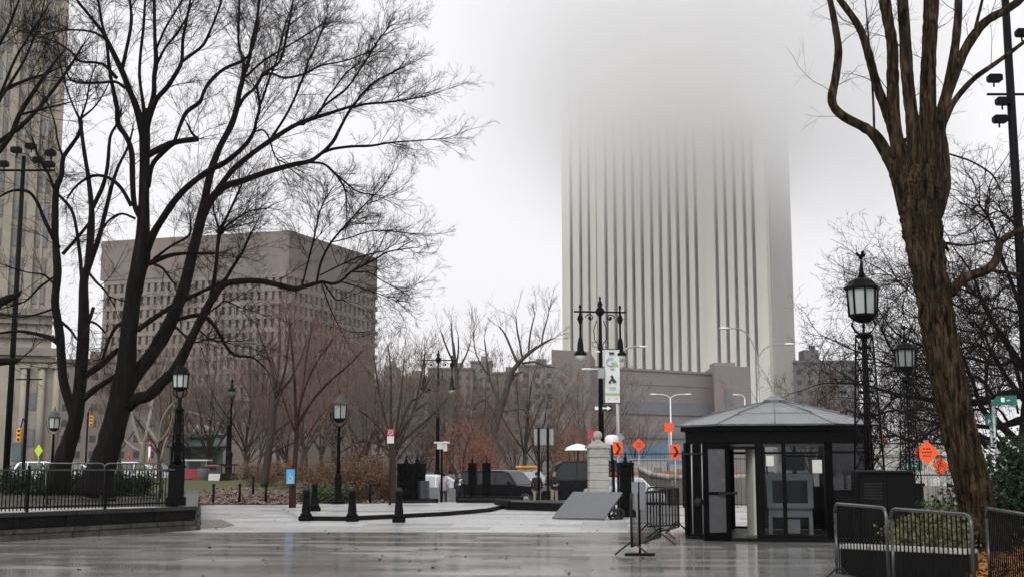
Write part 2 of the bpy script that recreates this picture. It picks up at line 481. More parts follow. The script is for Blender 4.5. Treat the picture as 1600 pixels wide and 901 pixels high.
# ------------------------------------------------------------------ mesh building
class MB:
    def __init__(s):
        s.v, s.f, s.m, s.sm = [], [], [], []

    def add(s, vs, fs, mi=0, smooth=False):
        b = len(s.v)
        s.v.extend(tuple(p) for p in vs)
        for f in fs:
            s.f.append(tuple(i + b for i in f))
            s.m.append(mi)
            s.sm.append(smooth)
        return s

    def box(s, c, d, rz=0.0, mi=0, bev=0.0):
        cx, cy, cz = c
        hx, hy, hz = d[0] / 2, d[1] / 2, d[2] / 2
        cr, sr = math.cos(rz), math.sin(rz)
        if bev and min(hx, hy, hz) > bev * 1.5:
            vs, idx = [], {}
            bm = bmesh.new()
            bmesh.ops.create_cube(bm, size=1.0)
            for v in bm.verts:
                v.co = (v.co.x * d[0], v.co.y * d[1], v.co.z * d[2])
            bmesh.ops.bevel(bm, geom=bm.edges[:], offset=bev, segments=2, affect='EDGES')
            bm.verts.index_update()
            vs = [(v.co.x * cr - v.co.y * sr + cx, v.co.x * sr + v.co.y * cr + cy, v.co.z + cz) for v in bm.verts]
            fs = [tuple(v.index for v in f.verts) for f in bm.faces]
            bm.free()
            return s.add(vs, fs, mi)
        vs = []
        for z in (-hz, hz):
            for x, y in ((-hx, -hy), (hx, -hy), (hx, hy), (-hx, hy)):
                vs.append((x * cr - y * sr + cx, x * sr + y * cr + cy, z + cz))
        return s.add(vs, [(3, 2, 1, 0), (4, 5, 6, 7), (0, 1, 5, 4), (1, 2, 6, 5), (2, 3, 7, 6), (3, 0, 4, 7)], mi)

    def prism(s, poly, z0, z1, mi=0):
        n = len(poly)
        vs = [(p[0], p[1], z0) for p in poly] + [(p[0], p[1], z1) for p in poly]
        fs = [tuple(range(n - 1, -1, -1)), tuple(range(n, 2 * n))]
        fs += [(i, (i + 1) % n, n + (i + 1) % n, n + i) for i in range(n)]
        return s.add(vs, fs, mi)

    def plate(s, pts, nrm, th, mi=0):
        """A flat polygon given thickness th along nrm."""
        nrm = Vector(nrm).normalized() * th
        n = len(pts)
        a = [Vector(p) for p in pts]
        vs = a + [p + nrm for p in a]
        fs = [tuple(range(n - 1, -1, -1)), tuple(range(n, 2 * n))]
        fs += [(i, (i + 1) % n, n + (i + 1) % n, n + i) for i in range(n)]
        return s.add(vs, fs, mi)

    def tube(s, pts, rad, k=8, mi=0, cap=True, smooth=True, lump=0.0, rng=None):
        P = np.array([tuple(p) for p in pts], float)
        n = len(P)
        if not hasattr(rad, '__len__'):
            rad = [rad] * n
        T = np.gradient(P, axis=0)
        T /= np.linalg.norm(T, axis=1)[:, None] + 1e-9
        up = np.array((0, 0, 1.0)) if abs(T[0][2]) < 0.85 else np.array((1.0, 0, 0))
        ref = np.cross(T[0], up)
        ref /= np.linalg.norm(ref)
        a = np.arange(k) * 2 * math.pi / k
        vs = []
        for i in range(n):
            ref = ref - T[i] * ref.dot(T[i])
            ref /= np.linalg.norm(ref) + 1e-9
            bi = np.cross(T[i], ref)
            rr = np.full(k, rad[i])
            if lump:
                rr = rr * (1 + lump * (rng.random(k) - 0.5))
            vs.append(P[i] + np.outer(np.cos(a) * rr, ref) + np.outer(np.sin(a) * rr, bi))
        vs = np.concatenate(vs)
        fs = []
        for i in range(n - 1):
            o = i * k
            for j in range(k):
                j2 = (j + 1) % k
                fs.append((o + j, o + j2, o + k + j2, o + k + j))
        if cap:
            fs.append(tuple(range(k - 1, -1, -1)))
            fs.append(tuple(range((n - 1) * k, n * k)))
        return s.add(vs.tolist(), fs, mi, smooth)

    def bar(s, a, b, r, k=6, mi=0):
        return s.tube([a, b], [r, r], k, mi, True, k > 6)

    def lathe(s, prof, c=(0, 0, 0), k=12, mi=0, smooth=True):
        vs, fs = [], []
        for r, z in prof:
            for j in range(k):
                a = 2 * math.pi * (j + 0.5) / k
                vs.append((c[0] + r * math.cos(a), c[1] + r * math.sin(a), c[2] + z))
        n = len(prof)
        for i in range(n - 1):
            for j in range(k):
                j2 = (j + 1) % k
                fs.append((i * k + j, i * k + j2, (i + 1) * k + j2, (i + 1) * k + j))
        fs.append(tuple(range(k - 1, -1, -1)))
        fs.append(tuple(range((n - 1) * k, n * k)))
        return s.add(vs, fs, mi, smooth)

    def ball(s, c, r, k=10, mi=0, sq=(1, 1, 1)):
        m = max(4, k // 2 + 1)
        prof = [(r * math.sin(math.pi * i / m) + 1e-4, -r * math.cos(math.pi * i / m)) for i in range(m + 1)]
        b = len(s.v)
        s.lathe(prof, (0, 0, 0), k, mi)
        for i in range(b, len(s.v)):
            x, y, z = s.v[i]
            s.v[i] = (x * sq[0] + c[0], y * sq[1] + c[1], z * sq[2] + c[2])
        return s

    def build(s, name, m, parent=None, loc=(0, 0, 0), rz=0.0):
        me = bpy.data.meshes.new(name)
        nv, nf = len(s.v), len(s.f)
        me.vertices.add(nv)
        me.vertices.foreach_set('co', np.array(s.v, np.float32).ravel())
        ls = np.array([len(f) for f in s.f], np.int32)
        st = np.zeros(nf, np.int32)
        st[1:] = np.cumsum(ls)[:-1]
        flat = np.fromiter((i for f in s.f for i in f), np.int32, int(ls.sum()))
        me.loops.add(len(flat))
        me.loops.foreach_set('vertex_index', flat)
        me.polygons.add(nf)
        me.polygons.foreach_set('loop_start', st)
        ms = m if isinstance(m, (list, tuple)) else [m]
        for x in ms:
            me.materials.append(x)
        me.polygons.foreach_set('material_index', np.array(s.m, np.int32))
        me.polygons.foreach_set('use_smooth', np.array(s.sm, bool))
        me.update(calc_edges=True)
        me.validate()
        o = bpy.data.objects.new(name, me)
        COL.objects.link(o)
        o.location = loc
        o.rotation_euler = (0, 0, rz)
        if parent is not None:
            o.parent = parent
        return o


def tag(o, label=None, cat=None, group=None, kind=None):
    if label:
        o['label'] = label
    if cat:
        o['category'] = cat
    if group:
        o['group'] = group
    if kind:
        o['kind'] = kind
    return o


def thing(name, label, cat, loc=(0, 0, 0), rz=0.0, group=None):
    o = bpy.data.objects.new(name, None)
    COL.objects.link(o)
    o.empty_display_size = 0.3
    o.location = loc
    o.rotation_euler = (0, 0, rz)
    return tag(o, label, cat, group)


def kids(o):
    return [c for c in bpy.data.objects if c.parent == o]


def copy_tree(root, loc, rz=0.0, label=None, group=None, scale=None):
    """A copy of a thing together with copies of its parts and their sub-parts."""
    r = root.copy()
    COL.objects.link(r)
    r.location = loc
    r.rotation_euler = (0, 0, rz)
    if scale:
        r.scale = (scale, scale, scale) if not hasattr(scale, '__len__') else scale
    if label:
        r['label'] = label
    if group:
        r['group'] = group
    for ch in kids(root):
        c = ch.copy()
        COL.objects.link(c)
        c.parent = r
        for g in kids(ch):
            d = g.copy()
            COL.objects.link(d)
            d.parent = c
    return r


def structure(o, label=None, cat=None):
    o['kind'] = 'structure'
    return tag(o, label, cat)


def text_mesh(body, size, mb, origin, u, v, mi=0, th=0.004, align='CENTER'):
    """Lettering as thin raised mesh laid on the plane spanned by u and v at origin."""
    cu = bpy.data.curves.new('lettering', 'FONT')
    cu.body = body
    cu.size = size
    cu.align_x = align
    cu.align_y = 'CENTER'
    cu.extrude = th
    ob = bpy.data.objects.new('lettering', cu)
    COL.objects.link(ob)
    dg = bpy.context.evaluated_depsgraph_get()
    me = bpy.data.meshes.new_from_object(ob.evaluated_get(dg))
    u, v = Vector(u).normalized(), Vector(v).normalized()
    wn = u.cross(v)
    o = Vector(origin)
    mb.add([o + u * p.co.x + v * p.co.y + wn * p.co.z for p in me.vertices], [tuple(p.vertices) for p in me.polygons], mi)
    bpy.data.objects.remove(ob, do_unlink=True)
    bpy.data.curves.remove(cu)
    bpy.data.meshes.remove(me)


# ================================================================== GROUND
def sheet(name, poly, z, m, th=None):
    b = MB()
    if th:
        b.prism([(p[0], p[1]) for p in poly], z - th, z)
    else:
        b.add([(p[0], p[1], z) for p in poly], [tuple(range(len(poly)))])
    return structure(b.build(name, m))


GZ = -0.4        # the street lies lower than the plaza
sheet('ground', [(-1500, -60), (1500, -60), (1500, 1500), (-1500, 1500)], GZ - 0.06, M['asphalt'])
sheet('road', [(-70, 54), (90, 54), (120, 130), (-90, 130)], GZ, M['asphalt'])
sheet('plaza', [(-40, -12), (40, -12), (40, 31.2), (-40, 31.2)], 0.0, M['plaza'], 0.5)
sheet('forecourt', [(-40, 31.2), (40, 31.2), (40, 54), (3.5, 54), (0.4, 57.6), (-40, 57.6)], 0.0, M['pave'], 0.5)

# raised kerbed island behind the bollards
isl = [G(*p, 0.12) for p in ((468, 806), (540, 806.5), (620, 803), (700, 799), (765, 793.5), (783, 789), (778, 786.5), (690, 785), (560, 786), (455, 787), (440, 790))]
b = MB()
b.prism([(p.x, p.y) for p in isl], 0.0, 0.12)
structure(b.build('pavement', M['pave']))
b = MB()
for i in range(6):
    a, c = isl[i], isl[i + 1]
    n_ = max(1, int((c - a).length / 1.2))
    for j in range(n_):
        p, q = a.lerp(c, j / n_), a.lerp(c, (j + 0.985) / n_)
        mid, d = (p + q) / 2, q - p
        b.box((mid.x, mid.y - 0.07, 0.066), (d.length, 0.16, 0.13), math.atan2(d.y, d.x), 0, 0.012)
structure(b.build('kerb', M['stone_dark']))

# lawn rising behind the forecourt
rng = np.random.default_rng(5)
b = MB()
nx, ny = 60, 50
xs = np.append(np.linspace(-46, -4.6, nx - 1), -4.58)
ys = np.concatenate([np.linspace(53.0, 78, 34), np.linspace(80, 135, 16)])
vs = []
for y in ys:
    for x in xs:
        t = min(1, max(0, (y - 53.0) / 22))
        edge = min(1.0, max(0.0, (-4.6 - x) / 3.0))
        z = 0.02 + 0.72 * t * (0.5 + 0.5 * edge) + 0.05 * math.sin(x * 0.9) * math.sin(y * 0.7) * min(1, t * 5) + 0.02 * rng.normal() * min(1, t * 6)
        vs.append((x, y, z if x < -4.59 else -0.5))
fs = [(j * nx + i, j * nx + i + 1, (j + 1) * nx + i + 1, (j + 1) * nx + i) for j in range(len(ys) - 1) for i in range(nx - 1)]
b.add(vs, fs, 0, True)
structure(b.build('lawn', M['lawn']))


def scatter_leaves(name, label, m, n, fn, size, seed):
    r_ = random.Random(seed)
    mb = MB()
    for _ in range(n):
        p = fn(r_)
        if p is None:
            continue
        s_ = size * r_.uniform(0.6, 1.3)
        a = r_.uniform(0, 6.28)
        t1, t2 = r_.uniform(-0.5, 0.5), r_.uniform(-0.5, 0.5)
        u = Vector((math.cos(a), math.sin(a), t1)) * s_
        v = Vector((-math.sin(a), math.cos(a), t2)) * s_ * 0.6
        c = Vector(p) + Vector((0, 0, 0.03))
        mb.add([c - u, c + v, c + u, c - v], [(0, 1, 2, 3)])
    o = mb.build(name, m)
    return tag(o, label, 'leaves', None, 'stuff')


def lawn_pt(r_):
    y = 53.2 + 14 * r_.random() ** 1.6
    x = r_.uniform(-16, -5.5)
    t = (y - 53) / 22
    return (x, y, 0.03 + 0.7 * t)


scatter_leaves('fallen_leaves', 'pale and brown fallen leaves strewn over the lawn edge', [mat('fallen leaf litter', (0.2, 0.13, 0.1), 0.7, 0, 0.7, 3)], 2600, lawn_pt, 0.09, 3)

# planted bed held by the dark stone wall
WA, WB, WC = Vector((-15.2, 20.3, 0)), Vector((-8.08, 32.2, 0)), Vector((-13.2, 53.0, 0))
b = MB()
b.prism([(WA.x - 0.2, WA.y), (WB.x - 0.25, WB.y), (WC.x - 0.2, WC.y), (-48, 53), (-48, 20.3)], -0.1, 0.56)
structure(b.build('planted_ground', mat('bed soil', (0.025, 0.023, 0.014), 0.9, 0, 0.6, 1.2, 0.6, 12, col2=(0.075, 0.068, 0.042))))


_wd = (WB - WA).normalized()
_wn = Vector((_wd.y, -_wd.x, 0))
_pa, _pb = WA - _wn * 0.42, WB - _wn * 0.42
sheet('path', [(_pa.x, _pa.y), (_pb.x, _pb.y), ((_pb - _wn * 1.0).x, (_pb - _wn * 1.0).y), ((_pa - _wn * 9.0).x, (_pa - _wn * 9.0).y)], 0.566, M['pave'])


def bed_pt(r_):
    y = r_.uniform(36, 52)
    x = r_.uniform(-30, -9.5 - (y - 33) * 0.25)
    return (x, y, 0.56)


r_ = random.Random(8)
b = MB()
for _ in range(5200):
    x, y, z = bed_pt(r_)
    h_ = r_.uniform(0.03, 0.085)
    a = r_.uniform(0, 6.28)
    u = Vector((math.cos(a), math.sin(a), 0)) * 0.012
    t = Vector((r_.uniform(-0.4, 0.4), r_.uniform(-0.4, 0.4), 1)) * h_
    c = Vector((x, y, z - 0.005))
    b.add([c - u, c + u, c + t], [(0, 1, 2)])
tag(b.build('grass', mat('winter grass', (0.055, 0.062, 0.016), 0.8, 0, 0.5, 1)), 'yellow green winter grass on the raised bed behind the iron fence', 'grass', None, 'stuff')

# the retaining wall: rough base course, dark blocks, coping
wall = thing('retaining_wall', 'low dark stone retaining wall under the iron fence, its corner block ending on the wet plaza', 'wall', (WB.x, WB.y, 0))
rw = random.Random(2)


def wall_run(A, B, parts):
    d = B - A
    Lw, a = d.length, math.atan2(d.y, d.x)
    nrm = Vector((d.y, -d.x, 0)).normalized()
    def run(mb, z0, z1, depth, proud, blk, jit):
        x = 0.0
        while x < Lw - 0.02:
            l = min(blk * rw.uniform(0.8, 1.2), Lw - x)
            if Lw - x - l < 0.25:
                l = Lw - x
            pr = proud + rw.uniform(-jit, jit)
            c = A + d.normalized() * (x + l / 2) + nrm * (pr - depth / 2) - WB
            mb.box((c.x, c.y, (z0 + z1) / 2), (l - 0.012, depth, z1 - z0 - 0.008), a, 0, 0.018)
            x += l
    run(parts[0], -0.05, 0.13, 0.6, 0.16, 0.95, 0.03)
    run(parts[0], 0.13, 0.25, 0.5, 0.09, 0.8, 0.03)
    run(parts[1], 0.25, 0.5, 0.42, 0.03, 1.3, 0.006)
    run(parts[2], 0.5, 0.6, 0.5, 0.08, 2.0, 0.002)


pb, pu, pc = MB(), MB(), MB()
wall_run(WA, WB, (pb, pu, pc))
wall_run(WB + (WC - WB).normalized() * 0.16, WC, (pb, pu, pc))
pb.build('base_course', M['stone_block'], wall)
pu.build('block_course', M['stone_dark'], wall)
pc.build('coping', mat('wet black coping', (0.016, 0.016, 0.016), 0.35, 0, 0.4, 2.5, 0.3, 10, spec=0.35), wall)

# brown hatch plate lying on the paving beside the wall corner
hp = [G(308, 824.5, 0.006), G(350, 823, 0.006), G(366, 820, 0.006), G(347, 811, 0.006), G(308, 811, 0.006)]
b = MB()
b.prism([(p.x, p.y) for p in hp], 0.002, 0.012)
tag(b.build('ground_hatch', M['puddle_brown']), 'flat wet brown ground hatch beside the dark wall corner', 'hatch')


# ================================================================== BIG BUILDINGS
def face_frame(A, B):
    d = Vector((B[0] - A[0], B[1] - A[1], 0))
    n = Vector((d.y, -d.x, 0)).normalized()
    return Vector((A[0], A[1], 0)), d.length, d.normalized(), n


def slab_on(mb, fr, s0, s1, z0, z1, n0, n1, mi=0):
    """A box on a face: from s0 to s1 along it, z0 to z1 up it, n0 to n1 out of it."""
    o, Lf, u, n = fr
    p = [o + u * s0 + n * n0, o + u * s1 + n * n0, o + u * s1 + n * n1, o + u * s0 + n * n1]
    vs = [(q.x, q.y, z0) for q in p] + [(q.x, q.y, z1) for q in p]
    mb.add(vs, [(0, 1, 2, 3), (7, 6, 5, 4), (0, 4, 5, 1), (1, 5, 6, 2), (2, 6, 7, 3), (3, 7, 4, 0)], mi)


def along(fr, px, z):
    """Where on a face the column px of the photograph falls at height z."""
    o, Lf, u, n = fr
    d = ray(px, 728 - (z - 1.6) * 5)
    # intersect in plan
    den = d.x * u.y - d.y * u.x
    t = (o.x * u.y - o.y * u.x) / den
    p = Vector((d.x * t, d.y * t, 0)) - o
    return p.dot(u)


# --- the cream slab tower rising into the fog
TL = (PX(881, 425, 60), 425)
TC = (PX(1201, 385, 60), 385)
TR = (PX(1240, 440, 60), 440)
TB = (TL[0] + TR[0] - TC[0], TL[1] + TR[1] - TC[1])
TOP = 160.0
tower = thing('office_tower', 'tall cream stone slab tower with dark vertical window strips, its top lost in fog', 'tower', (TC[0], TC[1], 0))
off = Vector((TC[0], TC[1], 0))


def shift(mb, off):
    mb.v = [(x - off.x, y - off.y, z) for x, y, z in mb.v]
    return mb


b = MB()
b.prism([TL, TC, TR, TB], -0.5, TOP)
shift(b, off).build('wall', M['tower'], tower)
fr = face_frame(TL, TC)
strips = [896, 911, 924, 936, 951, 965.5, 980.5, 994, 1008, 1023, 1037, 1051, 1064.5, 1079, 1093, 1125.5, 1140, 1155, 1170.5, 1184]
sw = [2.6, 2.6, 2.2, 0.8] + [2.8] * 11 + [2.6] * 5
pos = [along(fr, p, 40) for p in strips]
edges = [0.0]
piers = MB()
for i, (s, w_) in enumerate(zip(pos, sw)):
    w_ = w_ * 0.23
    slab_on(piers, fr, edges[-1], s - w_, 0, TOP - 1, 0.02, 1.1)
    edges.append(s + w_)
    b = MB()
    slab_on(b, fr, s - w_, s + w_, 0, TOP - 2, 0.01, 0.12)
    shift(b, off).build('window_strip', M['strip_glass'], tower)
slab_on(piers, fr, edges[-1], fr[1], 0, TOP - 1, 0.02, 1.1)
shift(piers, off).build('pier_cladding', M['tower'], tower)
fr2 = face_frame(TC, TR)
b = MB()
slab_on(b, fr2, 4.5, fr2[1] - 5.5, 0, TOP - 1, 0.02, 0.5)  # panel carrying the painted shade of the flank
shift(b, off).build('flank_panel', M['tower_side_shaded'], tower)
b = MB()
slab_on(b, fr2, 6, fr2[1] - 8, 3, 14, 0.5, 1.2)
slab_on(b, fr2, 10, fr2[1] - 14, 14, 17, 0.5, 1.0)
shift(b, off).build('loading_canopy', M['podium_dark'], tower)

# --- low brown podium block in front of the tower
pod = thing('podium_building', 'low mauve brown windowless building stepped in front of the cream tower', 'building', (PX(1000, 330), 330, 0))
po = Vector(pod.location)
b = MB()
x0, x1 = PX(862, 300, 15), PX(922, 306, 15)
b.prism([(x0, 300), (x1, 306), (x1 + 3, 330), (x0 + 2, 330)], -0.5, 29.5)
shift(b, po).build('side_block', M['podium'], pod)
b = MB()
P0, P1 = (PX(905, 318, 15), 318), (PX(1119, 345, 15), 345)
b.prism([P0, P1, (P1[0] + 4, 372), (P0[0] + 6, 352)], -0.5, 26.6)
shift(b, po).build('long_block', M['podium'], pod)
b = MB()
x0, x1 = PX(1117, 338, 15), PX(1173, 342, 15)
b.prism([(x0, 338), (x1, 342), (x1 + 2, 362), (x0 + 1, 362)], -0.5, 28.6)
b.box(((x0 * 0.55 + x1 * 0.45), 352, 29.4), (6, 8, 1.8))
shift(b, po).build('stair_block', M['podium'], pod)
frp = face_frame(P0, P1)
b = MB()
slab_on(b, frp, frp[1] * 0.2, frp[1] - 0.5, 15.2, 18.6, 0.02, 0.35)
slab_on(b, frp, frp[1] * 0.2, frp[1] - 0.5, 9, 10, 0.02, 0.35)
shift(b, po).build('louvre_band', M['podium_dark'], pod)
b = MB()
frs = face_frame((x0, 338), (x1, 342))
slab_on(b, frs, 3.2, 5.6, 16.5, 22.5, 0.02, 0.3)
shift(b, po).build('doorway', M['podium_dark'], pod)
b = MB()
slab_on(b, frp, frp[1] * 0.1, frp[1] - 0.5, 23.0, 23.35, 0.02, 0.12)
slab_on(b, frp, frp[1] * 0.1, frp[1] - 0.5, 26.6, 27.2, -0.5, 0.3)
shift(b, po).build('parapet', M['podium'], pod)

# --- brown brick office block behind the trees
BC = (PX(450, 340, 40), 340)
BR = (PX(583, 386, 40), 386)
BL = (PX(160, 357, 40), 357)
H1 = 66.0
blk = thing('brick_office_block', 'large brown brick office block with a blank top band and rows of deep set windows', 'building', (BC[0], BC[1], 0))
bo = Vector(blk.location)
BK = (BL[0] + BR[0] - BC[0], BL[1] + BR[1] - BC[1])
b = MB()
b.prism([BL, BC, BR, BK], -0.5, H1 - 11)
shift(b, bo).build('wall', M['brown_brick'], blk)
b = MB()
frl, frr = face_frame(BL, BC), face_frame(BC, BR)
q = 1.0
b.prism([(BL[0] - q, BL[1] - q), (BC[0], BC[1] - q), (BR[0] + q, BR[1] - 0.3), (BK[0], BK[1] + q)], H1 - 11.5, H1)
shift(b, bo).build('top_band', M['brown_brick'], blk)
NR, ST = 9, 3.75
band = MB()
wins, rest = [], MB()
for fr_, cols, first in ((frr, 17, True), (frl, 26, False)):
    Lf = fr_[1]
    cw = (Lf - 2.0) / cols
    for r_i in range(NR + 1):
        zt = H1 - 11.5 - r_i * ST
        slab_on(band, fr_, -0.9 if first else 0.5, Lf + (0.9 if first else -0.4), zt - 1.35, zt, 0.0, 0.95)
        if r_i == NR:
            break
        for c_i in range(cols):
            s0 = 1.0 + c_i * cw + cw * 0.29
            s1 = 1.0 + (c_i + 1) * cw - cw * 0.29
            if first and len(wins) < 100:
                wb = MB()
                slab_on(wb, fr_, s0, s1, zt - ST + 0.05, zt - 1.4, 0.01, 0.06)
                wins.append(wb)
            else:
                slab_on(rest, fr_, s0, s1, zt - ST + 0.05, zt - 1.4, 0.01, 0.06)
    for c_i in range(cols + 1):
        s = 1.0 + c_i * cw
        slab_on(band, fr_, s - cw * 0.29, s + cw * 0.29, H1 - 11.5 - NR * ST - 1.3, H1 - 11.6, 0.0, 0.8)
shift(band, bo).build('facade_grid', M['brown_brick_light'], blk)
for wb in wins:
    shift(wb, bo).build('window', M['block_glass'], blk)
o_ = shift(rest, bo).build('window', M['block_glass'], blk)
o_['kind'] = 'stuff'

# --- pale stone high-rise at the edge of the park
ex = PX(84, 175, 25)
mun = thing('stone_tower', 'pale limestone civic tower with pilasters and an arched base rising past the frame', 'tower', (ex, 175, 0), R(20.5))
b = MB()
b.box((-20, 14, 43.7), (40, 28, 88.6))
b.build('wall', M['limestone'], mun)
b = MB()
for i in range(10):
    x = -0.55 - i * 3.05
    b.box((x, -0.25, 54), (1.1, 0.5, 62))
    b.box((x - 1.52, -0.1, 54), (0.35, 0.2, 62))
b.build('pilaster_order', M['limestone'], mun)
for i in range(4):
    for j in range(15):
        x = -2.07 - i * 3.05
        z = 25.5 + j * 4.0
        f = MB()
        f.box((x, -0.06, z), (1.5, 0.12, 2.5))
        f.build('window', M['window_blue'], mun)
        f = MB()
        f.box((x, -0.14, z), (0.16, 0.06, 2.5))
        f.build('mullion', M['limestone'], mun)
b = MB()
for z, h_, pr in ((23.0, 0.9, 1.0), (21.6, 0.5, 0.6), (19.6, 0.5, 0.7), (17.4, 1.1, 1.5), (16.4, 0.7, 0.9)):
    b.box((-20 + pr / 2 - 0.2, -pr / 2 + 0.05, z), (40 + pr, pr, h_))
b.build('cornice', M['limestone_dark'], mun)
b = MB()
b.box((-20 + 0.8, -1.0, 7.5), (42, 2.4, 16.0))
b.build('base_storey', M['limestone'], mun)
for x in (-1.0, -3.3, 0.9):
    b = MB()
    b.tube([(x, -2.6, 0.2), (x, -2.6, 15.0)], [0.52, 0.44], 14)
    b.box((x, -2.6, 15.3), (1.3, 1.2, 0.6))
    b.build('column', M['limestone'], mun)
b = MB()
arc = [(-8.2 + 1.9 * math.cos(t), -2.25, 6.2 + 1.9 * math.sin(t)) for t in np.linspace(math.pi, 0, 14)]
b.plate([(-10.1, -2.25, 0.1), *arc, (-6.3, -2.25, 0.1)][::-1], (0, -1, 0), 0.08)
b.build('archway', M['window_dark'], mun)
for x, z in ((-4.9, 10.5), (-2.1, 10.5), (-4.9, 5.5), (-2.1, 5.5)):
    f = MB()
    f.box((x, -2.24, z), (1.0, 0.1, 2.4))
    f.build('window', M['window_blue'], mun)

# --- distant city blocks
far = [(556, 905, 612, 540, 'far_brown', 'long low hazy brown skyline block running behind the street trees'),
       (20, 250, 566, 290, 'far_brown', 'long low brown block between the stone tower and the brick office block'),
       (600, 617, 574, 470, 'far_grey', 'narrow hazy grey tower block just beside the brown block'),
       (617, 668, 590, 455, 'far_brown', 'low hazy brown block behind the twin arm lamp tree'),
       (668, 738, 577, 480, 'far_brown', 'wide hazy brown block behind the tall thin tree'),
       (735, 768, 566, 500, 'far_grey', 'hazy grey block with a raised roof house behind the leaning tree'),
       (768, 815, 584, 460, 'far_brown', 'hazy brown slab block behind the crown of the leaning tree'),
       (812, 868, 572, 440, 'far_grey', 'hazy grey block tucked against the mauve podium'),
       (1243, 1345, 566, 430, 'far_grey', 'hazy grey masonry block with a roof tower beside the cream tower')]
for (pa, pb_, pt, Y, mk, lab) in far:
    xa, xb = PX(pa, Y, 15), PX(pb_, Y, 15)
    h_ = at(800, pt, Y).z
    t_ = thing('city_building', lab, 'building', ((xa + xb) / 2, Y, 0))
    wd = xb - xa
    b = MB()
    b.box((0, 12, h_ / 2 - 0.25), (wd, 24, h_ + 0.5))
    b.build('wall', M[mk], t_)
    b = MB()
    nc = max(3, int(wd / 3.4))
    for i in range(nc):
        for j in range(int(h_ / 3.6) - 1):
            b.box((-wd / 2 + (i + 0.5) * wd / nc, -0.03, h_ - 3.2 - j * 3.6), (wd / nc * 0.42, 0.06, 1.6))
    o_ = b.build('window', M['window_dark'], t_)
    o_['kind'] = 'stuff'
    b = MB()
    b.box((0, 11.8, h_ + 0.4), (wd + 0.6, 24.6, 0.8))
    if pa == 1243:
        b.box((-wd * 0.18, 8, h_ + 2.6), (5.2, 8, 4.4))
        b.box((-wd * 0.12, 8, h_ + 5.2), (1.6, 3, 2.8))
    else:
        b.box((wd * 0.12, 8, h_ + 1.8), (wd * 0.3, 8, 2.4))
    b.build('roof', M[mk], t_)


# ================================================================== TREES
def unit(a):
    return a / (np.linalg.norm(a, axis=-1, keepdims=True) + 1e-9)


def grow_batch(rng, p, d, Ls, n, wander, up, droop=0.0):
    pts, dirs = [p], [d]
    for k in range(n):
        t = k / n
        d = unit(d + wander * rng.normal(size=d.shape) + np.array((0, 0, up - droop * t)))
        p = p + d * (Ls / n)[:, None]
        pts.append(p)
        dirs.append(d)
    return np.stack(pts, 1), np.stack(dirs, 1)


def spawn(rng, pts, dirs, Ls, rad, m, t0, ang, ratio, rr=0.6, tmax=1.0):
    Nn, n1, _ = pts.shape
    idx = np.repeat(np.arange(Nn), m)
    t = rng.uniform(t0, tmax, len(idx))
    f = t * (n1 - 1)
    i = np.minimum(f.astype(int), n1 - 2)
    fr_ = (f - i)[:, None]
    p = pts[idx, i] * (1 - fr_) + pts[idx, i + 1] * fr_
    dp = unit(dirs[idx, i + 1])
    perp = unit(np.cross(dp, rng.normal(size=dp.shape)))
    a = rng.normal(ang, ang * 0.3, len(idx))[:, None]
    d = np.cos(a) * dp + np.sin(a) * perp
    L_ = Ls[idx] * ratio * rng.uniform(0.55, 1.25, len(idx)) * (1.15 - 0.55 * t)
    r = (rad[idx, i] * (1 - fr_[:, 0]) + rad[idx, i + 1] * fr_[:, 0]) * rr
    return p, d, L_, r


def taper(r, n, end=0.35):
    return r[:, None] * np.linspace(1, end, n + 1)[None, :]


def tube_batch(pts, rad, k):
    Nn, n1, _ = pts.shape
    T = np.gradient(pts, axis=1)
    T = unit(T)
    a = np.array((0.31, 0.77, 0.28))
    ref = unit(np.cross(T, a))
    bi = np.cross(T, ref)
    an = np.arange(k) * 2 * math.pi / k
    v = pts[:, :, None, :] + rad[:, :, None, None] * (np.cos(an)[None, None, :, None] * ref[:, :, None, :] + np.sin(an)[None, None, :, None] * bi[:, :, None, :])
    base = (np.arange(Nn) * n1 * k)[:, None, None]
    ring = (np.arange(n1 - 1) * k)[None, :, None]
    j = np.arange(k)[None, None, :]
    j2 = (j + 1) % k
    q = np.stack([base + ring + j, base + ring + j2, base + ring + k + j2, base + ring + k + j], -1).reshape(-1, 4)
    return v.reshape(-1, 3), q


class Quads:
    def __init__(s):
        s.v, s.q, s.n = [], [], 0

    def add(s, v, q):
        s.v.append(v)
        s.q.append(q + s.n)
        s.n += len(v)

    def build(s, name, m, parent, smooth=True):
        v, q = np.concatenate(s.v), np.concatenate(s.q)
        me = bpy.data.meshes.new(name)
        me.vertices.add(len(v))
        me.vertices.foreach_set('co', v.astype(np.float32).ravel())
        me.loops.add(q.size)
        me.loops.foreach_set('vertex_index', q.astype(np.int32).ravel())
        me.polygons.add(len(q))
        me.polygons.foreach_set('loop_start', np.arange(0, q.size, 4, dtype=np.int32))
        me.polygons.foreach_set('use_smooth', np.full(len(q), smooth))
        for x in (m if isinstance(m, (list, tuple)) else [m]):
            me.materials.append(x)
        me.update(calc_edges=True)
        o = bpy.data.objects.new(name, me)
        COL.objects.link(o)
        o.parent = parent
        return o


def catmull(P, sub):
    P = np.array(P, float)
    Q = np.vstack([2 * P[0] - P[1], P, 2 * P[-1] - P[-2]])
    out = []
    for i in range(1, len(Q) - 2):
        for s in range(sub):
            t = s / sub
            a, b_, c, d = Q[i - 1], Q[i], Q[i + 1], Q[i + 2]
            out.append(0.5 * ((2 * b_) + (-a + c) * t + (2 * a - 5 * b_ + 4 * c - d) * t * t + (-a + 3 * b_ - 3 * c + d) * t ** 3))
    out.append(Q[-2])
    return np.array(out)


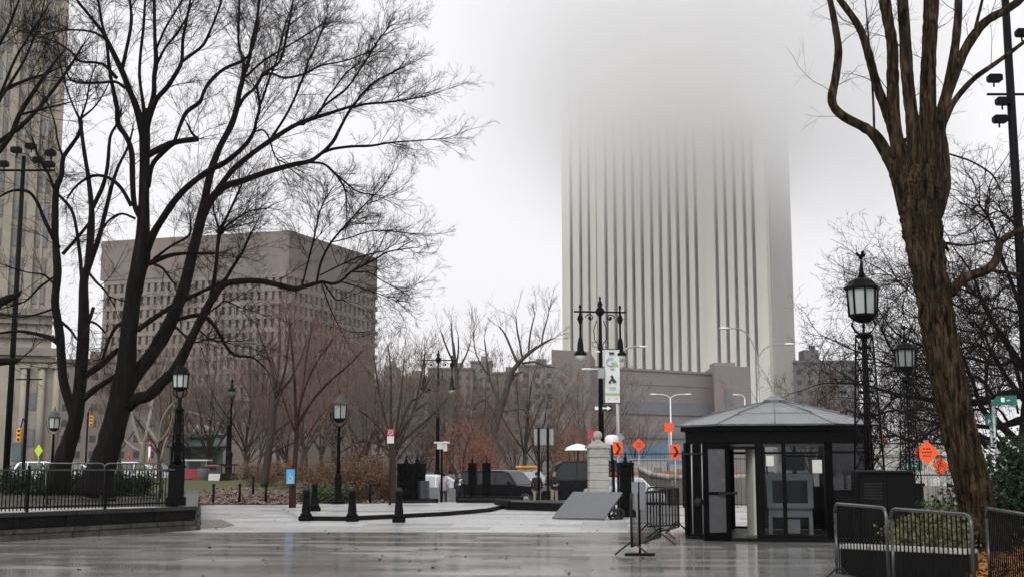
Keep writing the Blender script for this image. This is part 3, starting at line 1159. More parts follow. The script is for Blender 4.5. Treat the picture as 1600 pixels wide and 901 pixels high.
class TracedTree:
    """A tree whose limbs follow given courses; each limb leaves its parent limb at the parent's own distance and spreads in depth."""

    def __init__(s, Y, base_px, base_z, seed):
        s.Y, s.rng = Y, np.random.default_rng(seed)
        s.base = Vector((PX(base_px, Y, base_z), Y, base_z))
        s.px, s.yy = [], []
        s.trunk, s.crown = MB(), Quads()
        s.limbs = []
        s.extra = []
        s.knob = 0.035

    def limb(s, pts, dd=None, big=5.0, k=10, sub=3, lump=0.0, twig=1.0, mb=None):
        A = catmull(pts, sub)
        if not s.px:
            y0 = s.Y
        else:
            allp, ally = np.concatenate(s.px), np.concatenate(s.yy)
            j = np.argmin(((allp - A[0, :2]) ** 2).sum(1))
            y0 = ally[j]
        seg = np.concatenate([[0], np.cumsum(np.linalg.norm(np.diff(A[:, :2], axis=0), axis=1))])
        if dd is None:
            dd = s.rng.uniform(-0.55, 0.55) * seg[-1] / FPX * s.Y
        Y = y0 + dd * seg / seg[-1]
        P = np.array([tuple(at(x, y, yy)) for (x, y, _), yy in zip(A, Y)])
        rad = np.maximum(A[:, 2], 0.5) / 2 / FPX * Y
        rad = rad * (1 + s.knob * s.rng.normal(size=len(rad)))
        s.px.append(A[:, :2])
        s.yy.append(Y)
        loc = P - np.array(s.base)
        (mb or s.trunk).tube(loc, rad, k if A[:, 2].max() > 6 else 6, 0, True, True, lump, s.rng)
        s.limbs.append((loc, rad, twig))
        return s

    def twigs(s, per_m=3.2, L0=1.9, levels=((5, 0.5), (4, 0.5), (3, 0.5)), wander=0.12, up=0.05, ang=0.75, rmax=0.05, rtw=0.011, t_start=0.15, droop=0.02, lmin=0.4):
        rng = s.rng
        ps, ds, Ls, rs = [], [], [], []
        for loc, rad, tw in s.limbs:
            if tw <= 0:
                continue
            seg = np.linalg.norm(np.diff(loc, axis=0), axis=1)
            cum = np.concatenate([[0], np.cumsum(seg)])
            n = rng.poisson(cum[-1] * per_m * tw)
            for _ in range(n):
                t = rng.uniform(t_start, 1.0) ** 0.7 * cum[-1]
                i = min(np.searchsorted(cum, t) - 1, len(seg) - 1)
                i = max(i, 0)
                f = (t - cum[i]) / (seg[i] + 1e-6)
                r = rad[i] * (1 - f) + rad[i + 1] * f
                if r > rmax and rng.random() < 0.8:
                    continue
                p = loc[i] * (1 - f) + loc[i + 1] * f
                d = unit(loc[i + 1] - loc[i])
                perp = unit(np.cross(d, rng.normal(size=3)))
                a = rng.normal(ang, 0.22)
                ps.append(p)
                ds.append(math.cos(a) * d + math.sin(a) * perp)
                Ls.append(L0 * rng.uniform(0.4, 1.2) * (0.6 + 0.6 * min(1, r / 0.05)))
                rs.append(min(r * 0.6, rtw * rng.uniform(1.0, 2.0)))
            # the limb's own tip runs on as a fine twig fan
            for _ in range(int(2 * max(tw, 0.5))):
                ps.append(loc[-1])
                ds.append(unit(unit(loc[-1] - loc[-2]) + 0.3 * rng.normal(size=3)))
                Ls.append(L0 * rng.uniform(0.5, 1.1))
                rs.append(min(rad[-1] * 0.9, rtw * 1.6))
        if s.extra:
            for p, d, l, r in s.extra:
                ps.append(np.array(p))
                ds.append(unit(np.array(d, float)))
                Ls.append(l)
                rs.append(r)
        p, d, Ls, r = np.array(ps), np.array(ds), np.array(Ls), np.array(rs)
        n = 6
        pts, dirs = grow_batch(rng, p, d, Ls, n, wander, up, droop)
        rad = taper(r, n)
        s.crown.add(*tube_batch(pts, rad, 4))
        for m, ratio in levels:
            p, d, Ls, r = spawn(rng, pts, dirs, Ls, rad, m, 0.15, 0.62, ratio, 0.72)
            keep = Ls > lmin * 0.3
            p, d, Ls, r = p[keep], d[keep], Ls[keep], r[keep]
            n = 4
            pts, dirs = grow_batch(rng, p, d, Ls, n, wander * 1.2, up, droop)
            rad = taper(np.maximum(r, rtw * 0.42), n, 0.5)
            s.crown.add(*tube_batch(pts, rad, 3))
        return s

    def build(s, name, label, bark, twig, group=None):
        t = thing(name, label, 'tree', s.base, 0, group)
        s.trunk.build('trunk', bark, t)
        if s.crown.v:
            s.crown.build('crown', twig, t)
        return t


_tube = MB.tube


def tube_lumpy(s, pts, rad, k=8, mi=0, cap=True, smooth=True, lump=0.0, rng=None):
    b0 = len(s.v)
    _tube(s, pts, rad, k, mi, cap, smooth)
    if lump:
        P = np.array(pts)
        n = len(P)
        prof = rng.random(k) - 0.5
        V = np.array(s.v[b0:b0 + n * k]).reshape(n, k, 3)
        for i in range(n):
            prof = 0.82 * prof + 0.36 * (rng.random(k) - 0.5)
            V[i] = P[i] + (V[i] - P[i]) * (1 + lump * prof)[:, None]
        s.v[b0:b0 + n * k] = [tuple(q) for q in V.reshape(-1, 3)]
    return s


MB.tube = tube_lumpy

# --- the great black tree behind the iron fence
T = TracedTree(38.5, 160, 0.5, 11)
T.limb([(146, 775, 66), (154, 745, 48), (161, 725, 42), (170, 695, 38), (182, 650, 36), (191, 610, 36), (197, 570, 30), (201, 520, 27), (207, 470, 26), (214, 430, 27), (221, 400, 28), (224, 350, 20), (225, 300, 16), (226, 250, 16), (226, 215, 17), (227, 190, 15), (228, 170, 10)], 0, k=18, lump=0.12, twig=0.15)
LEFT = '''226 222 15,221 195 14,212 165 11,201 138 10,190 110 9,173 75 8,160 50 6,140 25 5,120 0 4,103 -25 3
190 112 7,197 80 6,204 45 6,205 20 5,200 -20 4
167 62 6,160 40 5,155 10 4,150 -20 3
227 215 12,231 185 11,240 150 9,241 120 8,244 95 8,242 60 6,241 0 5,241 -30 4
227 200 8,224 165 6,218 120 5,220 80 5,224 45 5,227 0 4,230 -25 3
227 215 11,233 185 10,245 155 8,260 138 8,275 115 7,284 95 6,286 60 5,295 15 4,300 -20 3
284 97 5,300 85 5,318 70 5,330 45 4,340 20 3,350 -15 3
243 105 5,258 75 4,275 55 4,290 30 3,300 5 3
245 75 4,258 45 4,270 25 3,285 0 3
222 345 10,210 320 9,207 280 9,206 240 9,198 215 8,185 195 9,183 170 8,178 145 7,172 115 6,168 80 5,165 55 4
182 122 6,160 100 5,125 96 4,110 80 3,85 65 3,60 58 2
195 138 5,180 128 5,150 130 4,115 128 3,104 110 2.5,112 98 2
172 68 4,150 52 4,120 47 3,85 50 2.5,60 60 2
228 245 11,250 232 10,275 222 9,310 217 9
272 223 6,282 195 6,292 175 7,312 160 7,318 145 6,328 128 6,350 108 5,375 97 5,390 85 4,400 60 3,405 30 2.5
309 217 4,300 208 4,292 192 3
231 292 9,236 265 8,243 250 8,262 232 7,275 222 6
205 322 6,190 295 6,170 278 5,145 275 5,120 290 4,105 310 3
212 342 4,190 334 4,170 345 4,155 365 3
193 612 28,215 580 23,232 560 21,252 530 23,270 495 20,288 448 19,299 402 17,308 367 16,317 327 14,326 283 12,334 254 11,346 225 10,360 199 10,369 173 9,374 144 8,380 121 8,380 95 5,373 69 4,373 30 4,375 -15 3
381 121 6,384 108 6,390 90 6,394 65 6,401 35 5,404 10 4,407 -20 4
371 170 6,382 152 6,398 138 5,410 118 5,420 110 5,438 95 4,447 60 4,455 20 3,460 -15 3
385 120 5,400 105 4,420 90 4,440 78 3,470 60 3,500 40 2
410 118 4,425 115 4,445 122 4,478 115 3.5,500 103 3,540 95 2.5,580 80 2
306 372 14,320 330 14,335 305 13,352 291 12,378 283 10,420 268 9,460 257 8,484 252 7,502 240 6,520 222 6,530 203 5,545 175 4.5,560 155 4,572 140 3.5,590 125 3,630 105 2
502 240 5,520 233 5,550 229 4.5,580 228 4,610 223 3,650 220 2,690 217 1.5
545 170 4,570 163 4,605 160 3.5,640 155 2.5,670 150 2
484 254 4,505 256 4,520 268 4,530 280 3.5,540 300 3,541 330 2
522 270 3,540 285 3,560 300 2.5,590 305 2
340 296 9,360 270 9,372 258 9,398 237 8,424 219 8,455 199 7,476 190 7,500 182 6,528 173 5,553 165 4
424 216 5,438 195 4,450 175 4,462 150 4,470 130 4,478 110 4,482 95 3.5,490 80 3,500 55 3,510 30 2.5
490 187 4.5,502 170 4,520 155 3.5,538 142 3.5,552 125 3,565 105 3,578 85 3,590 65 2.5,610 40 2
500 175 4,510 155 3.5,522 140 3,540 115 2.5,560 100 2
228 397 12,240 365 12,255 340 11,272 315 11,290 295 10,308 280 10,330 265 9,350 255 9,366 243 8,385 225 7,397 205 6,400 190 5,406 167 5,402 140 4,404 125 4
406 165 4,412 150 4,420 125 3.5,432 95 3.5,440 60 3,452 20 2.5
397 207 3,410 203 3,420 215 3,430 245 2.5,445 255 2
198 634 24,215 622 19,233 617 18,256 594 17,274 577 17,291 545 15,305 516 13,317 493 13,331 468 12,349 445 11,377 439 10,406 439 9,435 445 9,460 451 9,473 448 7,496 442 6,504 440 5,519 443 5,533 439 4,548 425 4,571 413 3,588 404 3,608 393 2.5,646 387 1.5
495 441 4,500 415 4,508 395 4,520 375 3.5,540 352 3,560 330 2.5,590 300 2
472 447 3,481 410 3,490 375 3,500 330 2.5,512 305 2
504 440 3,515 455 3,525 468 3,535 468 2
502 441 2.5,510 465 2.5,520 490 2,530 510 1.5
500 430 2.5,530 415 2.5,560 402 2.5,600 392 2
520 378 2,545 372 2,575 362 2,600 360 2,640 365 1.5
533 440 2.5,560 448 2,590 458 2,620 470 1.5
548 425 2.2,575 425 2,600 440 1.8,630 455 1.5
285 470 7,318 454 6,348 440 6,362 420 5,378 395 4,392 365 3,400 350 2
330 462 6,337 420 6,340 385 6,344 362 7,355 338 4,366 315 4,380 283 3
344 362 4,335 335 3,333 310 2
344 362 4,365 345 3,390 330 2.5,420 325 2
232 412 9,262 400 7,290 396 5,335 396 4
240 405 5,268 384 4,296 367 4,297 340 3
240 412 5,255 420 4,268 438 3,275 445 2
215 515 9,240 497 8,268 478 7
276 500 6,300 493 7,320 494 7,337 512 6,350 535 5,366 554 5,395 558 3,415 575 2
318 495 3,340 478 3,352 470 2.5,375 480 2
274 510 4,290 525 4,300 535 3,330 528 2
305 510 3,330 530 3,352 533 2.5
202 520 8,190 505 7,175 520 5,160 560 4'''
for row in LEFT.split('\n'):
    pts = [tuple(float(q) for q in c.split()) for c in row.split(',')]
    big = max(p[2] for p in pts)
    T.limb(pts, twig=(0.75 if big > 12 else 1.0), k=12 if big > 12 else 8, sub=3, lump=0.08 if big > 9 else 0)
# twig fans at the two burls
for (px_, py_) in ((344, 362), (472, 192)):
    jj = np.argmin(((np.concatenate(T.px) - np.array((px_, py_))) ** 2).sum(1))
    yb = np.concatenate(T.yy)[jj]
    pb_ = np.array(at(px_, py_, yb)) - np.array(T.base)
    T.trunk.ball(pb_, 0.13, 8, 0, (1, 1, 0.8))
    for _ in range(26 if py_ > 300 else 14):
        dd_ = T.rng.normal(size=3) * np.array((1, 0.8, 0.5)) + np.array((0.15, 0, 0.75))
        T.extra.append((pb_, dd_, T.rng.uniform(0.6, 1.7), 0.011))
T.twigs(per_m=6.2, L0=1.65, levels=((6, 0.56), (5, 0.55), (4, 0.6)), wander=0.11, up=0.04, ang=0.7, rtw=0.0075, droop=0.04)
T.build('bare_tree', 'largest black leafless tree, wide fork of long arching limbs, rooted behind the iron fence', M['bark_black'], M['twig_black'])

# --- the twin stemmed tree beside it
T = TracedTree(43, 98, 0.5, 12)
T.limb([(92, 765, 34), (97, 722, 28), (112, 678, 25), (120, 643, 21), (124, 608, 20), (127, 571, 18), (130, 528, 18), (131, 490, 17), (131, 440, 14), (138, 412, 12), (142, 360, 12), (143, 325, 9), (138, 277, 7), (132, 240, 6), (128, 210, 6), (125, 186, 7)], 0, k=14, lump=0.1, twig=0.5)
for row in '''118 655 17,100 600 14,96 560 14,94 528 14,90 500 13,86 470 12,90 425 13,87 378 11,86 340 11,88 295 10,96 275 8,98 250 7,104 238 7,122 212 6,128 190 5
145 325 7,152 310 7,161 290 7,168 260 6,172 215 5,182 195 4,190 170 3
132 435 10,152 380 8,165 330 7,175 290 6,185 260 5,200 230 4,208 200 3
86 300 5,75 270 4,62 250 4,50 215 3
92 536 9,80 528 8,60 522 6,30 517 5,0 520 4
92 388 8,70 345 6,60 320 5,45 300 5,20 298 4,-5 310 3
98 397 6,118 375 5,140 348 5
92 305 5,110 325 5,118 350 5,125 400 6,128 440 6
128 590 10,140 582 10,160 568 10,185 545 8
128 625 10,145 610 10,160 600 9,187 583 8
125 188 4,112 160 3,100 125 2.5,92 90 2
125 188 4,135 160 3,140 130 2.5,150 100 2
125 186 4,145 170 3,160 150 2.5,175 120 2
88 430 4,60 450 4,40 470 3,10 480 2
88 480 4,60 490 3,30 495 3,0 490 2
131 500 4,150 505 4,165 520 3
93 500 5,110 515 4,120 530 3
146 480 6,140 500 5,134 520 5
90 450 3,70 430 3,40 425 2,10 415 2
134 420 4,150 440 4,165 455 3,180 480 2
98 245 4,90 220 3,85 190 2.5,70 150 2'''.split('\n'):
    T.limb([tuple(float(q) for q in c.split()) for c in row.split(',')], k=9, twig=0.9)
T.twigs(per_m=3.6, L0=1.8, levels=((6, 0.55), (4, 0.5), (3, 0.55)), wander=0.13, up=0.06, rtw=0.0085, droop=0.0)
T.build('bare_tree', 'twin stemmed leafless tree with tangled twigs between the stone tower and the largest black tree', M['bark_black'], M['twig_black'])

# --- a tree rooted outside the frame whose limbs reach in at the edge
T = TracedTree(35, -85, 0.5, 13)
T.limb([(-85, 790, 44), (-80, 700, 36), (-72, 600, 34), (-65, 500, 30), (-52, 400, 24), (-40, 320, 18)], 0, k=12, twig=0.3)
for row in '''-40 320 14,-20 262 10,15 215 8,30 180 8,55 140 7,80 105 5,100 80 3
-46 350 10,-15 240 8,30 200 7,60 170 6,95 125 5,115 95 4,130 70 3
-40 320 9,-25 220 8,0 150 7,35 128 5,65 118 4,95 105 2
-40 320 10,-30 200 8,-15 100 7,10 50 5,30 0 4
-30 200 6,10 140 5,40 90 4,60 40 3,70 0 2
-65 500 20,-30 490 17,-5 475 15,14 466 12,27 461 8,33 455 3
-70 570 18,-20 567 14,10 564 11,26 563 8,33 560 3
0 150 5,25 90 4,50 50 3,75 10 2
30 180 4,60 172 4,90 165 3,110 160 2'''.split('\n'):
    T.limb([tuple(float(q) for q in c.split()) for c in row.split(',')], k=8)
T.twigs(per_m=3.6, L0=1.7, levels=((6, 0.55), (4, 0.5), (3, 0.5)), wander=0.12, up=0.05, rtw=0.008)
T.build('bare_tree', 'leafless tree whose dark limbs and fine twigs reach in over the stone tower', M['bark_black'], M['twig_black'])

# --- the big brown trunked tree by the crowd barriers
T = TracedTree(22, 1545, 0.1, 14)
T.limb([(1556, 905, 92), (1548, 870, 70), (1538, 830, 59), (1527, 790, 54), (1510, 720, 53), (1491, 640, 53), (1475, 560, 53), (1459, 470, 54), (1448, 400, 56), (1440, 350, 62), (1436, 300, 66), (1434, 262, 50)], 0, k=52, sub=12, lump=0.2, twig=0.0)
E = '''1424 330 40,1408 285 28,1396 258 24,1385 240 21,1370 215 18,1352 200 16,1315 180 14,1300 158 14,1306 120 13,1310 80 12,1305 40 11,1297 0 9,1290 -30 8
1425 310 34,1412 262 26,1404 227 22,1392 192 18,1383 168 16,1369 131 14,1358 89 14,1347 53 12,1333 28 11,1312 0 10,1295 -20 8
1428 310 34,1410 255 26,1400 215 22,1396 170 20,1395 124 19,1394 71 18,1387 28 18,1378 -25 18
1436 320 40,1432 270 30,1428 205 23,1422 160 20,1417 110 20,1414 60 19,1410 0 18,1408 -30 18
1446 320 40,1450 265 32,1450 200 27,1450 130 25,1452 71 24,1454 35 24,1456 -30 24
1452 310 36,1460 260 28,1466 205 22,1478 150 17,1489 95 14,1496 40 13,1498 -25 11
1464 215 20,1478 155 17,1500 95 16,1521 57 15,1543 32 14,1575 14 13,1605 -8 12
1468 210 12,1478 185 11,1493 156 10,1521 124 9,1550 103 8,1575 85 7,1605 62 6
1452 352 30,1468 315 24,1474 285 22,1473 235 19,1466 190 17
1388 236 8,1410 222 8,1440 207 8,1456 196 7
1484 458 18,1507 435 15,1543 421 14,1557 403 13,1564 378 11,1585 364 10,1610 355 10
1474 238 3,1500 246 3,1521 254 3,1550 273 3,1564 298 2,1575 320 1.5
1466 372 9,1473 378 8,1482 392 5
1366 210 4,1365 170 4,1362 120 3,1358 70 3,1352 0 2
1521 57 6,1530 20 5,1540 -20 4
1543 421 6,1575 426 5,1610 430 4
1478 380 5,1510 383 4,1550 376 3,1600 372 2'''
for i, row in enumerate(E.split('\n')):
    pts = [tuple(float(q) for q in c.split()) for c in row.split(',')]
    big = max(p[2] for p in pts)
    T.limb(pts, dd=None if big < 20 else T.rng.uniform(-0.35, 0.35), k=24 if big > 12 else 9, sub=6, lump=0.16 if big > 12 else 0, twig=0.55 if big < 20 else 0.8)
T.twigs(per_m=1.7, L0=1.0, levels=((3, 0.6), (3, 0.55)), wander=0.16, up=0.02, rtw=0.0045, rmax=0.3, t_start=0.3)
T.build('bare_tree', 'stout brown barked leafless tree dividing into several upright stems behind the crowd barriers', M['bark_brown'], M['twig_black'])

# --- dark tangled trees behind it
T = TracedTree(47, 1612, 0.1, 15)
T.limb([(1618, 800, 26), (1612, 750, 22), (1602, 700, 20), (1605, 640, 18), (1612, 590, 16)], 0, twig=0.2)
for row in '''1604 612 18,1580 616 17,1555 622 15,1520 629 11,1470 626 9,1440 622 7,1400 616 5,1350 600 4,1310 598 2.5
1602 700 14,1580 680 13,1560 660 11,1535 640 8,1525 610 6,1510 570 5,1490 530 4,1460 500 3
1590 730 14,1575 710 13,1560 694 12,1540 690 8,1515 675 6,1480 662 5,1440 655 4,1400 640 4,1360 650 3,1325 640 2
1612 600 12,1590 560 10,1570 530 9,1550 500 7,1535 470 5,1520 430 4,1500 400 3
1612 590 12,1600 540 10,1596 490 8,1580 440 6,1565 400 5,1550 350 4,1530 320 3
1596 490 5,1560 480 4,1530 490 4,1500 480 3,1470 460 2
1590 560 6,1560 570 5,1520 560 5,1480 555 4,1440 540 3,1400 520 2.5,1370 480 2
1555 622 6,1530 590 5,1500 590 5,1450 590 4,1410 580 3,1370 560 2.5,1330 545 2
1520 629 5,1500 650 5,1460 670 4,1430 690 4,1400 680 3
1580 680 6,1550 640 5,1540 600 5,1545 560 4,1560 520 3
1535 690 6,1560 730 8,1580 760 8
1440 622 4,1420 590 3,1390 540 3,1370 500 2,1350 470 1.5
1400 616 3,1380 640 3,1350 660 2,1320 670 2
1540 470 4,1500 450 3,1450 430 2.5,1400 440 2,1370 450 1.5
1612 540 6,1600 420 6,1590 360 5,1560 330 3,1530 350 2
1560 520 4,1530 520 4,1490 510 3,1440 470 2.5,1390 430 2
1580 600 5,1545 545 4,1500 545 3,1450 560 3,1420 555 2'''.split('\n'):
    T.limb([tuple(float(q) for q in c.split()) for c in row.split(',')], k=8)
T.twigs(per_m=3.3, L0=2.9, levels=((5, 0.62), (4, 0.58), (2, 0.6)), wander=0.34, up=0.03, rtw=0.0155, rmax=0.12, droop=0.03)
T.build('bare_tree', 'dark tangle limbed leafless tree with near level branches behind the stout brown tree', M['bark_black'], M['twig_black'])
tangle = bpy.data.objects[[o.name for o in bpy.data.objects if 'tangle limbed' in str(o.get('label', ''))][0]]
copy_tree(tangle, (PX(1606, 54, 2), 54, 0.0), R(-38), 'second tangled leafless tree filling the gap beyond the evergreen bush and green road signs', None, (0.9, 0.9, 0.85))


# --- young and middle distance trees, traced
def traced(name, label, Y, bx, bz, rows, bark, twig, seed, group=None, **kw):
    t = TracedTree(Y, bx, bz, seed)
    for i, row in enumerate(rows.strip().split('\n')):
        t.limb([tuple(float(q) for q in c.split()) for c in row.split(',')], 0 if i == 0 else None, k=8, twig=0.15 if i == 0 else 1.0)
    t.twigs(**kw)
    return t.build(name, label, bark, twig, group)


traced('young_tree', 'slender red barked young tree beside the blue access sign', 46, 458, 0.12, '''458 797 8.5,459 750 8,461 720 8,463 690 7.5,464 660 6
463 690 5,462 640 5,460 590 4,456 540 3,452 500 2
464 665 6,485 630 4.5,510 600 4,545 570 3,565 548 2.5
464 670 4,472 620 3.5,492 570 3,522 528 2
463 680 4,448 640 3,436 600 2.5,425 560 2
464 660 4,474 600 3,480 550 2.5,488 510 1.5
462 700 3,480 680 3,500 650 2,520 630 1.5''', M['red_bark'], M['twig_red'], 21, per_m=5, L0=1.2, levels=((5, 0.55), (3, 0.5)), rtw=0.008, up=0.09, wander=0.1)
traced('young_tree', 'dark young tree with forked trunk on the leafy lawn beside the slender red one', 60, 415, 0.3, '''413 760 13,417 725 12,422 690 11,427 650 9,430 620 8
428 640 6,440 610 5,455 590 4,470 560 3,480 530 2
430 620 6,428 590 5,420 560 4,408 530 3,400 505 2
430 625 5,445 580 4,450 540 3,455 500 2
424 680 5,445 662 4,465 650 3,490 640 2
418 710 5,440 698 4,460 690 3,480 670 2
422 690 4,405 650 3,390 620 2.5,375 590 2
430 615 4,436 570 3,438 530 2.5,436 500 1.5''', M['bark_dull'], M['twig_red'], 22, per_m=4, L0=1.8, levels=((5, 0.55), (4, 0.5)), rtw=0.011, up=0.08)
traced('young_tree', 'leafless tree with a vase of fine brown branches behind the red and white notice', 53, 613, 0.0, '''613 787 10,614 745 10,614 705 9.5,615 695 8
615 700 6,628 672 5,645 645 5,655 605 4,661 570 3,664 550 2
616 702 6,640 678 5,662 660 4,685 638 3,700 620 2
614 698 6,611 660 5,611 600 4,609 560 3,606 540 2
613 706 5,590 692 4.5,565 688 4,545 698 3,530 708 2
613 695 5,602 655 4,592 610 3,586 570 2.5,583 555 2
615 695 4,622 650 4,628 600 3,632 560 2
616 690 4,640 630 3.5,655 620 3,672 590 2
612 700 4,596 672 3,575 650 2.5,560 640 2
636 660 3,650 640 3,668 628 2''', M['bark_dull'], M['twig_brown'], 23, per_m=5, L0=1.3, levels=((5, 0.55), (4, 0.5)), rtw=0.0085, up=0.09)
traced('park_tree', 'leaning dark trunked leafless tree silhouetted beside the cream tower', 92, 765, 0.0, '''762 720 11,768 690 10.5,776 660 10,784 635 9,792 608 8.5,800 582 8,810 567 7.5
810 567 7,822 555 6,835 545 5,846 538 4,856 532 3,866 528 2
810 568 5,802 552 4,795 535 3.5,788 520 3,780 510 2
816 560 4,812 535 3.5,808 515 3,806 495 2
826 552 4,828 525 3,832 505 2.5,836 490 1.5
816 567 4,835 565 4,850 570 3,868 574 2
784 635 5,775 615 4.5,768 600 4,763 580 4,760 555 3,757 530 2
788 642 4,800 640 3,815 638 2.5,825 645 1.5
846 538 3,850 515 2.5,856 495 2,858 480 1.5
763 585 3,752 570 2.5,742 545 2,740 520 1.5
795 600 4,806 585 3.5,818 580 2.5
770 690 4,785 700 3,790 720 2.5
776 650 4,760 625 3,745 630 2.5,740 640 1.5''', M['bark_grey'], M['twig_brown'], 24, per_m=3.2, L0=2.0, levels=((5, 0.55), (4, 0.5)), rtw=0.014, up=0.08)
traced('park_tree', 'tall thin pale brown leafless tree behind the farther twin arm street lamp', 112, 712, 0.0, '''704 740 8,707 690 7,711 650 7,714 610 7,713 580 6,710 555 5,708 535 4
712 590 4,720 570 3.5,728 555 3,735 535 2
711 570 4,702 552 3,695 535 2.5,690 520 2
708 540 4,706 520 3,705 505 2
712 575 3,716 550 3,716 525 2
714 612 4,704 600 3,690 590 2''', M['bark_grey'], M['twig_brown'], 25, per_m=3.2, L0=2.0, levels=((5, 0.55), (4, 0.5)), rtw=0.014, up=0.07)
traced('park_tree', 'pale barked plane tree with bare forked limbs beside the largest black trunk', 68, 228, 0.5, '''222 735 10,222 715 9,224 700 8,226 690 7
224 700 6,215 680 5.5,208 655 5,204 630 4,200 600 3
226 690 6,232 660 5,236 640 5,240 615 4,250 590 3,262 565 2
232 670 5,248 690 5,252 660 4,262 640 4,275 625 3
224 705 5,210 700 4,198 690 3.5,190 680 2.5
240 640 4,225 620 3.5,218 600 3,214 580 2
248 690 4,262 675 4,270 650 3,272 630 2
252 720 5,256 700 5,262 680 4''', M['bark_pale'], M['twig_brown'], 26, per_m=2, L0=1.2, levels=((4, 0.55), (3, 0.5)), rtw=0.01, up=0.06)


# --- procedural park trees, copied
def ptree(name, label, seed, H, r0, bark, twig, fork=0.32, limbs=7, spread=0.55, l2=7, l3=6, l4=4, l5=0, wander=0.1, up=0.09, rtw=0.012, group=None):
    rng = np.random.default_rng(seed)
    root = thing(name, label, 'tree', (0, 0, 0), 0, group)
    tq, cq = Quads(), Quads()
    n = 8
    p, d = np.array([[0, 0, -0.15]]), np.array([[0.0, 0.0, 1.0]])
    Ls = np.array([H * fork])
    pts, dirs = grow_batch(rng, p, d, Ls, n, 0.05, 0.05)
    rad = taper(np.array([r0]), n, 0.62)
    tq.add(*tube_batch(pts, rad, 12))
    p, d, L1, r = spawn(rng, pts, dirs, Ls, rad, limbs, 0.72, spread, 1.0, 0.62)
    L1 = H * (1 - fork) * rng.uniform(0.6, 1.0, limbs)
    p[0], d[0], L1[0] = pts[0, -1], (0.05, 0, 1), H * (1 - fork)
    pts, dirs = grow_batch(rng, p, d, L1, 9, wander, up)
    rad = taper(r, 9, 0.15)
    tq.add(*tube_batch(pts, rad, 7))
    for i, (m, ratio) in enumerate(((l2, 0.5), (l3, 0.5), (l4, 0.5), (l5, 0.5))):
        if not m:
            continue
        p, d, L1, r = spawn(rng, pts, dirs, L1, rad, m, 0.2, 0.62, ratio, 0.62)
        nn = 6 if i == 0 else 4
        pts, dirs = grow_batch(rng, p, d, L1, nn, wander * 1.25, up)
        rad = taper(np.maximum(r, rtw), nn, 0.4)
        cq.add(*tube_batch(pts, rad, 4 if i == 0 else 3))
    tq.build('trunk', bark, root)
    cq.build('crown', twig, root)
    return root


protos = [ptree('park_tree', 'brown leafless park tree', 100 + i, 11.5, 0.2, M['bark_dull'], M['twig_brown' if i != 2 else 'twig_red'],
                fork=(0.3, 0.22, 0.26, 0.2)[i], limbs=(7, 8, 7, 9)[i], spread=(0.5, 0.6, 0.55, 0.7)[i], l2=8, l3=6, l4=5, rtw=0.013) for i in range(4)]
GR = {'lawn': ('trees standing over the leafy lawn', 'brown leafless park tree in the thicket between the leafy lawn and the brown brick block'),
      'mid': ('trees beyond the street', 'brown leafless tree in the twiggy row beyond the parked vehicles'),
      'far': ('trees before the podium', 'hazy brown leafless tree in the row before the mauve podium building'),
      'side': ('trees beside the tower foot', 'hazy leafless tree beyond the security booth roof near the grey masonry block')}
place = []
rt = random.Random(77)
for px_ in (185, 248, 300, 322, 350, 382, 408, 446, 478, 505, 532, 560, 585):
    place.append((px_ + rt.uniform(-9, 9), rt.uniform(76, 100), rt.uniform(0.6, 0.95), 'lawn'))
for px_ in (270, 340, 395, 430, 470, 520, 555, 590):
    place.append((px_ + rt.uniform(-9, 9), rt.uniform(104, 132), rt.uniform(0.85, 1.2), 'lawn'))
for px_ in (606, 640, 664, 700, 735, 752, 800, 826, 850):
    place.append((px_ + rt.uniform(-8, 8), rt.uniform(100, 140), rt.uniform(0.75, 1.05), 'mid'))
for px_ in (868, 886, 905, 925, 948, 975, 990):
    place.append((px_ + rt.uniform(-5, 5), rt.uniform(105, 140), rt.uniform(0.5, 0.95), 'far'))
for px_ in (1268, 1296, 1325, 1362, 1404, 1440):
    place.append((px_ + rt.uniform(-8, 8), rt.uniform(70, 120), rt.uniform(0.55, 0.85), 'side'))
for i, (px_, Y, sc_, g) in enumerate(place):
    lab, grp = GR[g][1], GR[g][0]
    z_ = 0.6 if g == 'lawn' else GZ
    loc = (PX(px_, Y, 4), Y, z_)
    if i < 4:
        o = protos[i]
        o.location, o.rotation_euler, o.scale = loc, (0, 0, rt.uniform(0, 6.28)), (sc_, sc_, sc_)
        o['label'], o['group'] = lab, grp
    else:
        copy_tree(protos[i % 4], loc, rt.uniform(0, 6.28), lab, grp, sc_ * rt.uniform(0.92, 1.08))


# --- leafy things
def leaf_quads(rng, centres, n_per, spread, size, flat=1.0):
    """Leaf-sized faces clustered round the given clump centres."""
    C = np.repeat(np.array(centres, float), n_per, axis=0)
    c = C + rng.normal(size=C.shape) * np.array(spread)
    u = unit(rng.normal(size=c.shape) * np.array((1, 1, flat)))
    w_ = unit(np.cross(u, rng.normal(size=c.shape)))
    s = (size * rng.uniform(0.55, 1.3, len(c)))[:, None]
    v = np.stack([c - u * s, c + w_ * s * 0.55, c + u * s, c - w_ * s * 0.55], 1).reshape(-1, 3)
    q = np.arange(len(v)).reshape(-1, 4)
    return v, q


